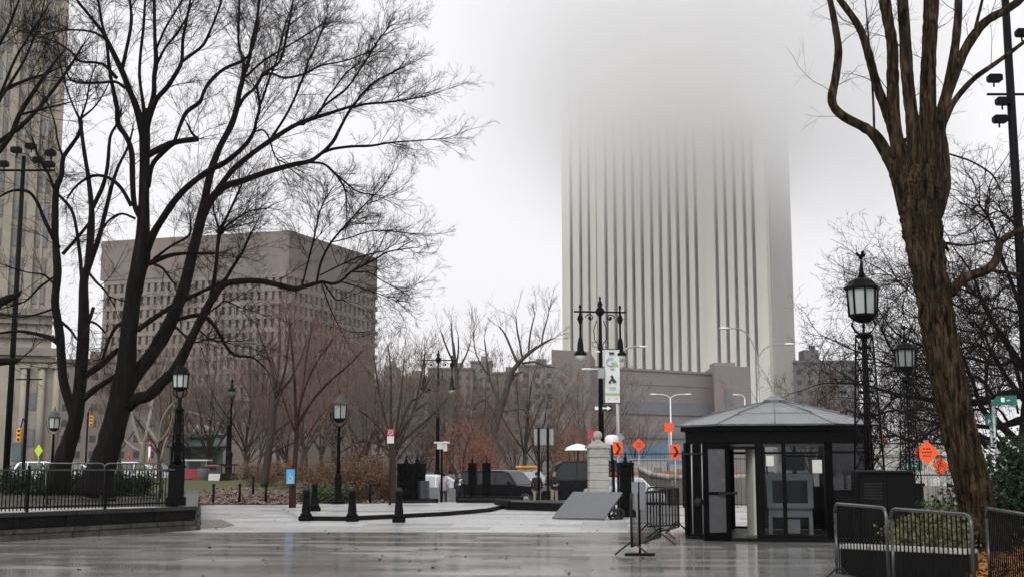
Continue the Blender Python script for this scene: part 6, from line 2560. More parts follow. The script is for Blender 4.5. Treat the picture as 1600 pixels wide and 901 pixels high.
signal('yellow traffic light head hanging beside the dark mast before the stone tower', 30, 679, 95, None, 37)
signal('yellow traffic light head beside the wall lamp, held by a curved mast arm', 268, 655, 90, None, 276)
signal('small yellow traffic light head just left of the largest black trunk', 143, 657, 120, None, 136)
t = thing('traffic_mast_arm', 'long thin grey mast arm curving over the street behind the wall lamp', 'mast', (PX(356, 88, 3), 88, 0))
b = MB()
pts = [at(356, 668, 88), at(330, 655, 88), at(305, 645, 88), at(280, 641, 88)]
b.tube(catmull([q - Vector(t.location) for q in pts], 4), 0.05, 6)
b.build('arm', M['galv'], t)
b = MB()
b.tube([(0, 0, 0.4), (0, 0, at(356, 650, 88).z)], 0.12, 8)
b.build('pole', M['iron'], t)
t = sign_post('crossing_sign', 'lime green pedestrian crossing sign below the stone tower', 'sign', (PX(60, 84, 2), 84, 0.3), at(60, 708, 84).z + 0.2,
              lambda t, H: flat(t, 'panel', [(0, -0.42), (0.28, 0), (0, 0.42), (-0.28, 0)], H - 0.3, 'lime'))
t = sign_post('street_box', 'dark green utility box and plates on the pole under the stone tower arch', 'box', (PX(40, 80, 4), 80, 0.3), at(40, 582, 80).z,
              lambda t, H: None, 'iron', 0.11)
b = MB()
b.box((-0.35, -0.2, at(30, 706, 80).z - 0.3), (0.62, 0.4, 1.2), 0, 0, 0.03)
b.build('cabinet', M['copper_green'], t)
b = MB()
b.bar((-0.8, 0, at(40, 592, 80).z - 0.3), (0.9, 0, at(40, 592, 80).z - 0.3), 0.05, 6)
b.build('cross_arm', M['iron'], t)

# --- pavilion, carts and clutter beyond the lawn
pv = thing('park_pavilion', 'green roofed park pavilion with a glazed lantern top beyond the lawn', 'pavilion', (PX(308, 92, 3), 92, 0.55))
b = MB()
b.box((0, 0, 1.2), (3.6, 3.0, 2.4))
b.build('wall', M['copper_green'], pv)
b = MB()
b.lathe([(3.2, 2.4), (3.3, 2.5), (2.4, 2.95), (2.3, 3.1)], (0, 0, 0), 4, 0, False)
b.lathe([(2.1, 3.1), (2.15, 3.35), (1.2, 3.6)], (0, 0, 0), 8, 0, False)
rf = b.build('roof', M['copper_green'], pv)
b = MB()
b.lathe([(1.7, 3.36), (1.5, 3.75), (1.0, 3.98), (0.3, 4.08)], (0, 0, 0), 10)
b.build('glass_dome', M['roof_metal'], rf)
for x in (-1.1, 0, 1.1):
    b = MB()
    b.box((x, -1.52, 1.4), (0.8, 0.06, 1.2))
    b.build('window', M['window_dark'], pv)
pv.rotation_euler = (0, 0, R(10))


def cart(label, px_, Y, w_, h_, body, top, z0=0.6):
    t = thing('vendor_cart', label, 'cart', (PX(px_, Y, 1), Y, z0))
    b = MB()
    b.box((0, 0, h_ * 0.5), (w_, 1.1, h_ * 0.6), 0, 0, 0.04)
    b.build('body', M[body], t)
    b = MB()
    b.box((0, 0, h_ + 0.35), (w_ * 1.15, 1.4, 0.1), 0, 0, 0.03)
    for sx in (-1, 1):
        b.bar((sx * w_ * 0.45, -0.4, h_ * 0.8), (sx * w_ * 0.45, -0.4, h_ + 0.32), 0.03, 5)
    b.build('awning', M[top], t)
    for sx in (-1, 1):
        b = MB()
        ring = [(sx * w_ * 0.3 + 0.2 * math.cos(a), -0.5, 0.2 + 0.2 * math.sin(a)) for a in np.linspace(0, 2 * math.pi, 13)]
        b.tube(ring, 0.05, 6, 0, False)
        b.build('wheel', M['rubber'], t)
    return t


cart('red and white vendor cart beside the park pavilion', 308, 84, 1.5, 1.1, 'paint_red', 'white_paint', 0.55)
cart('white vendor cart with an orange awning beyond the lawn', 340, 80, 1.2, 0.8, 'paint_white', 'wood_orange', 0.5)
cart('dark covered vendor cart beside the slim globe lamp', 358, 79, 0.9, 0.85, 'paint_black', 'paint_black', 0.5)
tb = thing('litter_bin', 'blue grey litter bin at the top of the leafy lawn', 'bin', (PX(317, 77, 1), 77, 0.62))
b = MB()
b.lathe([(0.32, 0), (0.36, 0.8), (0.38, 0.85)], (0, 0, 0), 12)
b.build('body', M['grey_panel'], tb)
b = MB()
b.lathe([(0.37, 0.85), (0.3, 0.95), (0.1, 1.0)], (0, 0, 0), 12)
b.build('lid', M['iron_worn'], tb)


def cone(label, px_, Y, z0):
    t = thing('traffic_cone', label, 'cone', (PX(px_, Y, 1), Y, z0))
    b = MB()
    b.box((0, 0, 0.03), (0.4, 0.4, 0.06))
    b.lathe([(0.16, 0.06), (0.04, 0.78), (0.03, 0.8)], (0, 0, 0), 10)
    b.build('body', M['orange'], t)
    b = MB()
    b.lathe([(0.122, 0.26), (0.095, 0.42)], (0, 0, 0), 10)
    b.build('band', M['white_paint'], t)
    return t


for i, (px_, py_, Y) in enumerate(((200, 712, 70), (232, 717, 72))):
    c = cone(('orange cone on a stack behind the fence beside the pale plane tree', 'orange and white cone low behind the fence by the wall lamp')[i], px_, Y, at(px_, py_, Y).z - 0.2)
    c.scale = (0.45, 0.45, 0.5)
t = thing('marker_post', 'white topped red street marker post behind the crowd barriers on the raised bed', 'marker', (PX(233, 76, 2), 76, 0.5))
b = MB()
b.tube([(0, 0, 0), (0, 0, 2.3)], 0.07, 8)
b.build('post', M['white_paint'], t)
b = MB()
b.tube([(0, 0, 2.3), (0, 0, 2.6)], 0.075, 8)
b.build('band', M['red_sign'], t)


# ================================================================== VEHICLES
def vehicle(name, label, cat, loc, rz, Lc, Wc, body, cabin, wheels, paint, glass='car_glass', ground=0.0, wr=0.33, win_gap=0.06, extra=None, pillars=()):
    """A road vehicle facing +x: lower body and cabin given by side outlines, then wheels, glazing, lights, mirrors."""
    t = thing(name, label, cat, loc, rz)

    def loft(mb, prof, ws):
        n = len(prof)
        cx = sum(p[0] for p in prof) / n
        cz = sum(p[1] for p in prof) / n
        rings = []
        for y, sc in ws:
            rings.append([(cx + (x - cx) * sc, y if not callable(y) else y(z), cz + (z - cz) * sc) for x, z in prof])
        vs = [p for r_ in rings for p in r_]
        fs = [(i * n + j, (i + 1) * n + j, (i + 1) * n + (j + 1) % n, i * n + (j + 1) % n) for i in range(len(rings) - 1) for j in range(n)]
        fs += [tuple(range(n)), tuple(range((len(rings) - 1) * n + n - 1, (len(rings) - 1) * n - 1, -1))]
        mb.add(vs, fs)

    h = Wc / 2
    b = MB()
    loft(b, body, [(-h, 0.965), (-h + 0.06, 1.0), (h - 0.06, 1.0), (h, 0.965)])
    bd = b.build('body', M[paint], t)
    zlo = min(z for x, z in cabin)
    zhi = max(z for x, z in cabin)
    def tum(s, o):
        return lambda z: s * (h - 0.05 - o - 0.16 * (z - zlo) / (zhi - zlo))
    b = MB()
    loft(b, cabin, [(tum(-1, 0), 1.0), (tum(1, 0), 1.0)])
    b.build('cabin', M[paint], t)
    # side windows follow the cabin outline, inset
    cx = sum(p[0] for p in cabin) / len(cabin)
    cz = zlo + (zhi - zlo) * 0.52
    xs_ = sorted(set([min(p[0] for p in cabin), max(p[0] for p in cabin)]))
    def edge_x(z, side):
        best = None
        n = len(cabin)
        hits = []
        for i in range(n):
            (xa, za), (xb, zb) = cabin[i], cabin[(i + 1) % n]
            if abs(zb - za) > 1e-6 and min(za, zb) <= z <= max(za, zb):
                hits.append(xa + (xb - xa) * (z - za) / (zb - za))
        return (max(hits) if side > 0 else min(hits)) if hits else 0
    z0, z1 = zlo + 0.05, zhi - 0.09
    cuts = [None] + list(pillars) + [None]
    for s in (-1, 1):
        for i in range(len(cuts) - 1):
            def xl(z):
                return edge_x(z, -1) + 0.1 if cuts[i] is None else cuts[i] + 0.03
            def xr(z):
                return edge_x(z, 1) - 0.1 if cuts[i + 1] is None else cuts[i + 1] - 0.03
            b = MB()
            yy = lambda z: tum(s, -0.006)(z)
            q = [(xl(z0), yy(z0), z0), (xr(z0), yy(z0), z0), (xr(z1), yy(z1), z1), (xl(z1), yy(z1), z1)]
            b.plate(q if s < 0 else q[::-1], (0, s, 0), 0.004)
            b.build('side_window', M[glass], t)
    for nm, side in (('windscreen', 1), ('rear_window', -1)):
        b = MB()
        q = []
        for z, f in ((z0, 0.9), (z1, 0.86)):
            yw = tum(1, 0)(z) * f
            x = edge_x(z, side) + side * 0.006
            q.append(((x, -yw, z), (x, yw, z)))
        b.plate([q[0][0], q[0][1], q[1][1], q[1][0]], (side, 0, 0.2), 0.005)
        b.build(nm, M[glass], t)
    for wx in wheels:
        for s in (-1, 1):
            b = MB()
            prof = [(wr * 0.62, -0.11), (wr * 0.92, -0.11), (wr, -0.07), (wr, 0.07), (wr * 0.92, 0.11), (wr * 0.62, 0.11)]
            b.lathe(prof, (0, 0, 0), 16)
            b.v = [(wx + x, s * (h - 0.09) + z, wr + y) for x, y, z in b.v]
            wo = b.build('wheel', M['rubber'], t)
            b = MB()
            b.lathe([(wr * 0.6, 0.10), (wr * 0.52, 0.118), (wr * 0.2, 0.11), (0.02, 0.12)], (0, 0, 0), 10)
            b.v = [(wx + x, s * (h - 0.09 + z), wr + y) for x, y, z in b.v]
            b.build('rim', M['rim'], wo)
    xf, xr_ = max(p[0] for p in body), min(p[0] for p in body)
    zl = min(0.75, zlo - 0.25)
    for s in (-1, 1):
        b = MB()
        b.ball((xf - 0.1, s * (h - 0.26), zl), 0.13, 8, 0, (0.8, 1.1, 0.6))
        b.build('headlight', M['headlight'], t)
        b = MB()
        b.box((xr_ + 0.03, s * (h - 0.16), zl + 0.12), (0.1, 0.2, 0.32), 0, 0, 0.02)
        b.build('tail_light', M['taillight'], t)
        b = MB()
        b.box((edge_x(z0, 1) - 0.35, s * (h + 0.06), z0 + 0.06), (0.12, 0.2, 0.14), 0, 0, 0.03)
        b.build('mirror', M[paint], t)
    b = MB()
    b.box((xf - 0.0, 0, 0.42), (0.1, Wc * 0.86, 0.16), 0, 0, 0.03)
    b.box((xr_ + 0.0, 0, 0.45), (0.1, Wc * 0.86, 0.16), 0, 0, 0.03)
    b.build('bumper', M['rubber'], t)
    if extra:
        extra(t, h)
    return t


RZ = GZ
minivan = dict(Lc=4.7, Wc=1.85,
               body=[(-2.3, 0.35), (-2.32, 0.95), (-2.2, 1.0), (1.2, 0.98), (2.1, 0.82), (2.34, 0.62), (2.34, 0.3), (1.9, 0.22), (-1.9, 0.22)],
               cabin=[(-2.2, 0.96), (1.35, 0.96), (0.45, 1.5), (-0.2, 1.6), (-1.7, 1.58), (-2.0, 1.45)], wheels=(1.45, -1.4), pillars=(-1.25, -0.2))
vehicle('parked_car', 'silver people carrier parked beyond the black gate posts', 'car', (PX(690, 64), 64, RZ), R(-4), paint='paint_silver', glass='car_glass_pale', **minivan)
suv = dict(Lc=4.9, Wc=1.95,
           body=[(-2.4, 0.4), (-2.42, 1.05), (-2.3, 1.12), (0.95, 1.12), (2.2, 1.05), (2.42, 0.85), (2.42, 0.38), (2.0, 0.3), (-2.0, 0.3)],
           cabin=[(-2.32, 1.1), (1.0, 1.1), (0.45, 1.72), (0.1, 1.8), (-2.0, 1.8), (-2.22, 1.7)], wheels=(1.5, -1.45), pillars=(-1.2, -0.2), wr=0.38)
vehicle('parked_car', 'black off road car angled towards the plaza below the leaning tree', 'car', (PX(793, 62), 62, RZ), R(-28), paint='paint_black', **suv)


def bar_extra(t, h):
    b = MB()
    b.box((0.2, 0, 1.98), (0.5, 1.3, 0.12), 0, 0, 0.03)
    b.box((0.2, 0, 1.88), (0.1, 1.0, 0.1))
    b.build('roof_bar', M['yellow'], t)


vehicle('service_car', 'pale vehicle with a yellow roof bar behind the black off road car', 'car', (PX(820, 70), 70, RZ + 0.0), R(-50), paint='paint_silver', glass='car_glass_pale', extra=bar_extra, **suv)
tr_ = vehicle('dark_truck', 'big black van standing behind the two guards beside the stone pier', 'van', (PX(903, 64.5), 64.5, RZ), R(184), 5.6, 2.1,
        [(-2.75, 0.4), (-2.78, 1.25), (-2.7, 1.3), (2.0, 1.3), (2.6, 1.05), (2.75, 0.85), (2.75, 0.4), (2.3, 0.3), (-2.3, 0.3)],
        [(-2.74, 1.28), (2.15, 1.28), (1.5, 2.1), (1.1, 2.25), (-2.5, 2.28), (-2.72, 2.15)], (1.75, -1.7), 'paint_black', pillars=(0.2,), wr=0.38)
tr_.scale = (0.76, 0.95, 1.0)


def stripe_extra(t, h):
    b = MB()
    for s in (-1, 1):
        b.box((0, s * (h + 0.003), 0.78), (4.0, 0.012, 0.12))
    b.build('side_stripe', M['paint_blue'], t)
    b = MB()
    b.box((-0.2, 0, 1.68), (0.35, 1.1, 0.13), 0, 0, 0.03)
    b.build('light_bar', M['paint_red'], t)


sedan = dict(Lc=4.8, Wc=1.86,
             body=[(-2.4, 0.4), (-2.42, 0.95), (-2.2, 1.0), (1.0, 0.98), (2.2, 0.85), (2.42, 0.65), (2.42, 0.32), (2.0, 0.25), (-2.0, 0.25)],
             cabin=[(-1.9, 0.97), (1.25, 0.97), (0.4, 1.48), (-0.1, 1.54), (-0.9, 1.52), (-1.3, 1.42)], wheels=(1.5, -1.45), pillars=(-0.35,))
vehicle('patrol_car', 'white and pale blue striped car half hidden behind the stone pier', 'car', (PX(975, 56), 56, RZ), R(-70), paint='paint_white', glass='car_glass_pale', extra=stripe_extra, **sedan)
for i, (px_, Y, pn_, lab, rz) in enumerate(((75, 88, 'paint_white', 'white car glimpsed through the iron fence below the lime crossing sign', 6), (120, 92, 'paint_silver', 'silver car glimpsed through the iron fence behind the twin stemmed tree', 4), (216, 95, 'paint_white', 'white car glimpsed through the iron fence beside the pale plane tree', 4), (250, 97, 'paint_black', 'dark car glimpsed through the iron fence behind the wall lamp', 4))):
    vehicle('parked_car', lab, 'car', (PX(px_, Y), Y, 0.35), R(rz), paint=pn_, **(sedan if i % 2 else minivan))
for i, (px_, Y, lab, w_) in enumerate(((118, 46, 'added low dark hedge between the iron fence and the twin stemmed tree', 3.2), (188, 45, 'added low dark hedge running right of the largest black trunk', 2.6), (45, 47, 'added low dark hedge at the foot of the tall floodlight mast', 2.6))):
    shrub('added_dark_hedge', lab, 'hedge', 60 + i, (PX(px_, Y, 1), Y, 0.5), w_, 1.0, 0.95, M['leaf_green'], M['twig_black'], 60, 13, 0.05, None, 0.1)  # hedges added to fill an unreadable dark mass behind the fence
# pale parasol like canopies beyond the van
for i, (px_, py_, Y) in enumerate(((903, 704, 84), (956, 697, 60))):
    z = at(px_, py_, Y).z
    t = thing('street_canopy' if i == 0 else 'street_post', ('white domed vendor umbrella rising over the black van', 'white topped street box on a post right behind the stone pier')[i], 'umbrella' if i == 0 else 'post', (PX(px_, Y, z), Y, GZ))
    b = MB()
    if i == 0:
        z = z - GZ
        b.lathe([(0.95, z + 0.05), (0.8, z + 0.25), (0.4, z + 0.42), (0.02, z + 0.5)], (0, 0, 0), 8, 0, False)
    else:
        z = z - GZ
        b.lathe([(0.3, z + 0.05), (0.34, z + 0.12), (0.34, z + 0.4), (0.26, z + 0.52), (0.1, z + 0.56)], (0, 0, 0), 12)
    b.build('canopy' if i == 0 else 'cap', M['white_paint'], t)
    b = MB()
    b.tube([(0, 0, 0), (0, 0, z + 0.1)], 0.05, 8)
    b.build('pole', M['iron'], t)


# ================================================================== PEOPLE
def person(label, loc, rz, top, legs, pose, hair=True, scale=1.0, shirt=None):
    t = thing('person', label, 'person', loc, rz)
    t.scale = (scale, scale, scale)
    J = {'pel': (0, 0, 0.95), 'sp': (0, 0.01, 1.15), 'ch': (0, 0.0, 1.36), 'nk': (0, 0.0, 1.5), 'hd': (0, -0.02, 1.62), 'tp': (0, -0.01, 1.73),
         'sl': (0.17, 0, 1.43), 'sr': (-0.17, 0, 1.43), 'hl': (0.095, 0, 0.9), 'hr': (-0.095, 0, 0.9),
         'kl': (0.11, -0.02, 0.5), 'kr': (-0.11, -0.02, 0.5), 'al': (0.12, 0.02, 0.09), 'ar': (-0.12, 0.02, 0.09), 'fl': (0.14, -0.15, 0.04), 'fr': (-0.14, -0.15, 0.04)}
    J.update(pose)
    ed = [('pel', 'sp'), ('sp', 'ch'), ('ch', 'nk'), ('nk', 'hd'), ('hd', 'tp'), ('ch', 'sl'), ('ch', 'sr'), ('sl', 'el'), ('el', 'wl'), ('sr', 'er'), ('er', 'wr'),
          ('pel', 'hl'), ('pel', 'hr'), ('hl', 'kl'), ('kl', 'al'), ('al', 'fl'), ('hr', 'kr'), ('kr', 'ar'), ('ar', 'fr')]
    RD = {'pel': (0.165, 0.12), 'sp': (0.165, 0.115), 'ch': (0.185, 0.13), 'nk': (0.06, 0.06), 'hd': (0.082, 0.1), 'tp': (0.06, 0.07), 'sl': (0.075, 0.075), 'sr': (0.075, 0.075),
          'el': (0.055, 0.055), 'er': (0.055, 0.055), 'wl': (0.042, 0.038), 'wr': (0.042, 0.038), 'hl': (0.1, 0.1), 'hr': (0.1, 0.1), 'kl': (0.07, 0.07), 'kr': (0.07, 0.07),
          'al': (0.052, 0.052), 'ar': (0.052, 0.052), 'fl': (0.045, 0.035), 'fr': (0.045, 0.035)}
    for s in ('l', 'r'):
        e, w_ = Vector(J['e' + s]), Vector(J['w' + s])
        dr = (w_ - e).normalized()
        side = dr.cross(Vector((0, 1, 0)))
        side = side.normalized() if side.length > 0.1 else Vector((1, 0, 0))
        p_ = w_ + dr * 0.075
        J['p' + s] = tuple(p_)
        RD['p' + s] = (0.04, 0.025)
        ed.append(('w' + s, 'p' + s))
        for k in range(4):
            n1, n2 = f'f{s}{k}a', f'f{s}{k}b'
            o = Vector((0, 1, 0)) * (k - 1.5) * 0.02
            ln = (0.06, 0.075, 0.07, 0.055)[k]
            J[n1] = tuple(p_ + o * 1.1 + dr * ln * 0.5)
            J[n2] = tuple(p_ + o * 1.2 + dr * ln + side * 0.02)
            RD[n1] = RD[n2] = (0.009, 0.009)
            ed += [('p' + s, n1), (n1, n2)]
        n1, n2 = f'f{s}ta', f'f{s}tb'
        J[n1] = tuple(w_ + dr * 0.04 + Vector((0, -0.045, 0)))
        J[n2] = tuple(w_ + dr * 0.08 + Vector((0, -0.06, 0)))
        RD[n1] = RD[n2] = (0.011, 0.011)
        ed += [('w' + s, n1), (n1, n2)]
    names = list(J)
    me = bpy.data.meshes.new('body')
    me.from_pydata([J[n] for n in names], [(names.index(a), names.index(c)) for a, c in ed], [])
    o = bpy.data.objects.new('body', me)
    COL.objects.link(o)
    sk = o.modifiers.new('skin', 'SKIN')
    sk.use_smooth_shade = True
    for i, n in enumerate(names):
        me.skin_vertices[0].data[i].radius = RD[n]
        me.skin_vertices[0].data[i].use_root = (n == 'pel')
    sub = o.modifiers.new('sub', 'SUBSURF')
    sub.levels = sub.render_levels = 1
    dg = bpy.context.evaluated_depsgraph_get()
    m2 = bpy.data.meshes.new_from_object(o.evaluated_get(dg))
    m2.name = 'body'
    bpy.data.objects.remove(o, do_unlink=True)
    for m_ in (M['skin'], M[top], M[legs], M['shoe'], M[shirt] if shirt else M[top]):
        m2.materials.append(m_)
    wl, wr = Vector(J['wl']), Vector(J['wr'])
    for p in m2.polygons:
        c = p.center
        if min((c - Vector(J['wl'])).length, (c - Vector(J['pl'])).length, (c - Vector(J['wr'])).length, (c - Vector(J['pr'])).length) < 0.075:
            k = 0
        elif c.z > 1.51:
            k = 0
        elif c.z > 0.93 or abs(c.x) > 0.24:
            k = 4 if (shirt and c.y < -0.06 and abs(c.x) < 0.07 and c.z > 1.15) else 1
        elif c.z > 0.115:
            k = 2
        else:
            k = 3
        p.material_index = k
    ob = bpy.data.objects.new('body', m2)
    COL.objects.link(ob)
    ob.parent = t
    b = MB()
    b.ball((0, 0.018, 1.675), 0.104, 12, 0, (0.88, 1.0, 1.0))
    hv = [(x, y if y > -0.055 else -0.055, z if z > 1.6 else 1.6) for x, y, z in b.v]
    b.v = hv
    b.build('hair', M['hair'], t)
    b = MB()
    b.ball((0, -0.118, 1.62), 0.018, 6, 0, (0.8, 1.2, 1.5))
    for s in (-1, 1):
        b.ball((s * 0.085, 0.0, 1.625), 0.025, 6, 0, (0.4, 0.8, 1.2))
    b.build('face', M['skin'], t)
    b = MB()
    for s in (-1, 1):
        b.ball((s * 0.034, -0.1, 1.648), 0.011, 6)
    b.box((0, -0.103, 1.575), (0.045, 0.008, 0.008))
    b.build('eyes', M['hair'], t)
    return t


relaxed = {'el': (0.23, 0.03, 1.16), 'wl': (0.22, -0.06, 0.93), 'er': (-0.23, 0.03, 1.16), 'wr': (-0.22, -0.06, 0.93)}
folded = {'el': (0.25, 0.02, 1.17), 'wl': (0.06, -0.2, 1.14), 'er': (-0.25, 0.02, 1.17), 'wr': (-0.08, -0.2, 1.1)}
onehand = {'el': (0.24, -0.02, 1.17), 'wl': (0.12, -0.22, 1.3), 'er': (-0.24, 0.03, 1.16), 'wr': (-0.23, -0.05, 0.93), 'kl': (0.13, -0.05, 0.5), 'al': (0.16, 0.0, 0.09), 'fl': (0.2, -0.15, 0.04)}
person('guard in a black jacket and khaki trousers seen from behind before the black van', (PX(839, 58), 58, GZ), R(170), 'cloth_black', 'cloth_khaki', relaxed, scale=1.0)
person('guard in black jacket and khaki trousers with folded arms, nearer the stone pier', (PX(866, 58.4), 58.4, GZ), R(25), 'cloth_black', 'cloth_khaki', folded, scale=1.02)
person('person in a dark suit with a white shirt beside the silver people carrier', (PX(718, 58), 58, GZ), R(10), 'cloth_navy', 'cloth_navy', onehand, scale=0.98, shirt='white_paint')
person('person in a pale hooded top and dark jeans before the silver people carrier', (PX(693, 59), 59, GZ), R(160), 'cloth_pale', 'cloth_jean', relaxed, scale=0.98)


# ================================================================== ROAD WORKS BEYOND THE BOOTH
t = thing('site_screen', 'long blue construction screen fence beyond the chevron signs', 'fence', (PX(1030, 125), 125, GZ))
b = MB()
x0, x1 = PX(950, 125) - t.location.x, PX(1075, 125) - t.location.x
n_ = 8
for i in range(n_):
    xa, xb = x0 + (x1 - x0) * i / n_, x0 + (x1 - x0) * (i + 1) / n_
    b.plate([(xa, 0.03 * (i % 2), 1.1), (xb - 0.03, 0.03 * (i % 2), 1.1), (xb - 0.03, 0.03 * (i % 2), 4.0 + 0.2 * (i % 3)), (xa, 0.03 * (i % 2), 4.0 + 0.15 * (i % 2))], (0, -1, 0), 0.05)
b.build('screen_panel', M['blue_tarp'], t)
b = MB()
for i in range(n_ + 1):
    xa = x0 + (x1 - x0) * i / n_
    b.tube([(xa, 0.1, 0), (xa, 0.1, 4.2)], 0.05, 6)
b.build('support', M['galv'], t)


def jersey(label, a, c, h=0.85, m_='concrete', group='concrete road barriers', n=4):
    a, c = Vector(a), Vector(c)
    for i in range(n):
        p, q = a.lerp(c, i / n), a.lerp(c, (i + 0.97) / n)
        d = q - p
        t = thing('road_barrier', label, 'barrier', (p + q) / 2, math.atan2(d.y, d.x), group)
        l = d.length / 2
        b = MB()
        prof = [(-0.3, 0), (0.3, 0), (0.28, 0.1), (0.12, 0.35), (0.08, h), (-0.08, h), (-0.12, 0.35), (-0.28, 0.1)]
        vs = [(-l, y, z) for y, z in prof] + [(l, y, z) for y, z in prof]
        k = len(prof)
        b.add(vs, [tuple(range(k)), tuple(range(2 * k - 1, k - 1, -1))] + [(j, k + j, k + (j + 1) % k, (j + 1) % k) for j in range(k)])
        b.build('body', M[m_], t)
        b = MB()
        b.box((0, -0.12, h * 0.75), (0.16, 0.03, 0.1))
        b.build('reflector', M['orange'], t)


jersey('pale concrete road barrier in the line below the orange diamond', (PX(985, 78), 78, GZ), (PX(1075, 66), 66, GZ), 0.95, n=4)
ramp_ = thing('ramp_wall', 'curved weathered concrete ramp wall seen through the thin street fence', 'wall', (PX(1030, 60), 60, GZ))
b = MB()
pts = [(PX(1000, 64), 64, 1.65), (PX(1020, 61), 61, 1.35), (PX(1050, 58.5), 58.5, 1.25), (PX(1100, 56.5), 56.5, 1.2), (PX(1160, 55.5), 55.5, 1.3), (PX(1210, 55), 55, 1.3)]
pts = [(x, y, h_ + 0.2) for x, y, h_ in pts]
for i in range(len(pts) - 1):
    (xa, ya, ha), (xb, yb, hb) = pts[i], pts[i + 1]
    lx, ly = ramp_.location.x, ramp_.location.y
    vs = [(xa - lx, ya - ly, 0), (xb - lx, yb - ly, 0), (xb - lx, yb - ly + 0.3, 0), (xa - lx, ya - ly + 0.3, 0), (xa - lx, ya - ly, ha), (xb - lx, yb - ly, hb), (xb - lx, yb - ly + 0.3, hb), (xa - lx, ya - ly + 0.3, ha)]
    b.add(vs, [(3, 2, 1, 0), (4, 5, 6, 7), (0, 1, 5, 4), (1, 2, 6, 5), (2, 3, 7, 6), (3, 0, 4, 7)])
b.build('wall', M['ramp_concrete'], ramp_)
b = MB()
for i in range(len(pts) - 1):
    (xa, ya, ha), (xb, yb, hb) = pts[i], pts[i + 1]
    b.tube([(xa - lx, ya - ly + 0.15, ha + 0.05), (xb - lx, yb - ly + 0.15, hb + 0.05)], 0.14, 6)
b.build('coping', M['stone_pale'], ramp_)


def board_barrier(label, px_, Y, w_, z0=GZ, rz=0.0):
    t = thing('work_barricade', label, 'barricade', (PX(px_, Y), Y, z0), rz)
    b = MB()
    for z in (0.6, 1.1, 1.6):
        b.box((0, 0, z), (w_, 0.05, 0.2))
    b.build('board', M['wood_orange'], t)
    for sx in (-1, 1):
        b = MB()
        b.box((sx * w_ * 0.42, 0.05, 0.95), (0.09, 0.06, 1.9))
        b.box((sx * w_ * 0.42, 0.05, 0.04), (0.12, 1.1, 0.08))
        b.build('leg', M['galv'], t)
    return t


board_barrier('orange board barricade behind the street fence below the diamond sign', 1003, 72, 2.0, GZ, 0.1)
board_barrier('long orange board barricade behind the street fence below the second chevron', 1040, 80, 3.2, GZ, -0.1)
board_barrier('orange barricade glimpsed through the open booth door', 1160, 64, 2.4, GZ, 0.1)
# site hoarding: pale low sheds
t = thing('site_shed', 'low pale site sheds row below the blue construction screen', 'shed', (PX(1010, 110), 110, GZ))
b = MB()
for i, (dx, w_, h_) in enumerate(((-3, 3.0, 2.3), (0.2, 3.0, 2.5), (3.4, 3.2, 2.2))):
    b.box((dx, 0, h_ / 2), (w_, 2.2, h_), 0, 0, 0.03)
b.build('wall', M['concrete'], t)
for dx in (-3, 0.2, 3.4):
    b = MB()
    b.box((dx - 0.5, -1.12, 1.4), (0.8, 0.04, 0.8))
    b.build('window', M['window_blue'], t)
    b = MB()
    b.box((dx + 0.7, -1.12, 1.0), (0.7, 0.04, 1.8))
    b.build('door', M['window_blue'], t)
b = MB()
for dx in (-3, 0.2, 3.4):
    b.box((dx, 0, 2.62), (3.2, 2.4, 0.12))
b.build('roof', M['grey_board'], t)
# right side: road works and pale hoardings behind the picket fence
jersey('pale concrete road barrier behind the picket fence near the orange diamonds', (PX(1380, 48), 48, 0), (PX(1560, 44), 44, 0), 0.9, group='concrete barriers behind the picket fence', n=4)
t = thing('site_hoarding', 'pale hoarding panels behind the tangled branches and orange diamonds', 'hoarding', (PX(1440, 72), 72, GZ))
b = MB()
x0, x1 = PX(1370, 72) - t.location.x, PX(1620, 72) - t.location.x
for i in range(9):
    xa = x0 + (x1 - x0) * i / 9
    b.box((xa + (x1 - x0) / 18, 0.04 * (i % 2), 1.7), ((x1 - x0) / 9 - 0.05, 0.08, 3.2 + 0.25 * (i % 3)))
b.build('panel', M['white_panel'], t)
b = MB()
b.box(((x0 + x1) / 2, -0.1, 0.5), (x1 - x0, 0.06, 0.12))
b.box(((x0 + x1) / 2, -0.1, 2.6), (x1 - x0, 0.06, 0.12))
b.build('rail', M['galv'], t)


def plaza_pt(r_):
    y = 17.5 + 26 * r_.random()
    return (r_.uniform(PX(60, y), PX(1290, y)), y, -0.02)


scatter_leaves('scattered_leaves', 'a few dark wet leaves and specks lying on the wet plaza', [mat('wet specks', (0.05, 0.035, 0.02), 0.5, 0, 0.5, 5)], 170, plaza_pt, 0.045, 19)


# ================================================================== AIR
def box_volume(name, lo, hi, m_, kind='stuff'):
    b = MB()
    c = [(l + h_) / 2 for l, h_ in zip(lo, hi)]
    b.box((0, 0, 0), [h_ - l for l, h_ in zip(lo, hi)])
    o = b.build(name, m_, None, c)
    o['kind'] = kind
    return o


hm = bpy.data.materials.new('pale air')
hm.use_nodes = True
n = hm.node_tree
n.nodes.clear()
o_ = n.nodes.new('ShaderNodeOutputMaterial')
pv_ = n.nodes.new('ShaderNodeVolumePrincipled')
pv_.inputs['Color'].default_value = (0.95, 0.95, 0.97, 1)
pv_.inputs['Density'].default_value = 0.00013
pv_.inputs['Anisotropy'].default_value = 0.2
n.links.new(pv_.outputs[0], o_.inputs['Volume'])
hz = box_volume('haze', (-260, -20, -1.3), (260, 640, 182), hm)
tag(hz, 'thin pale haze filling the air over the park and the city', 'haze')

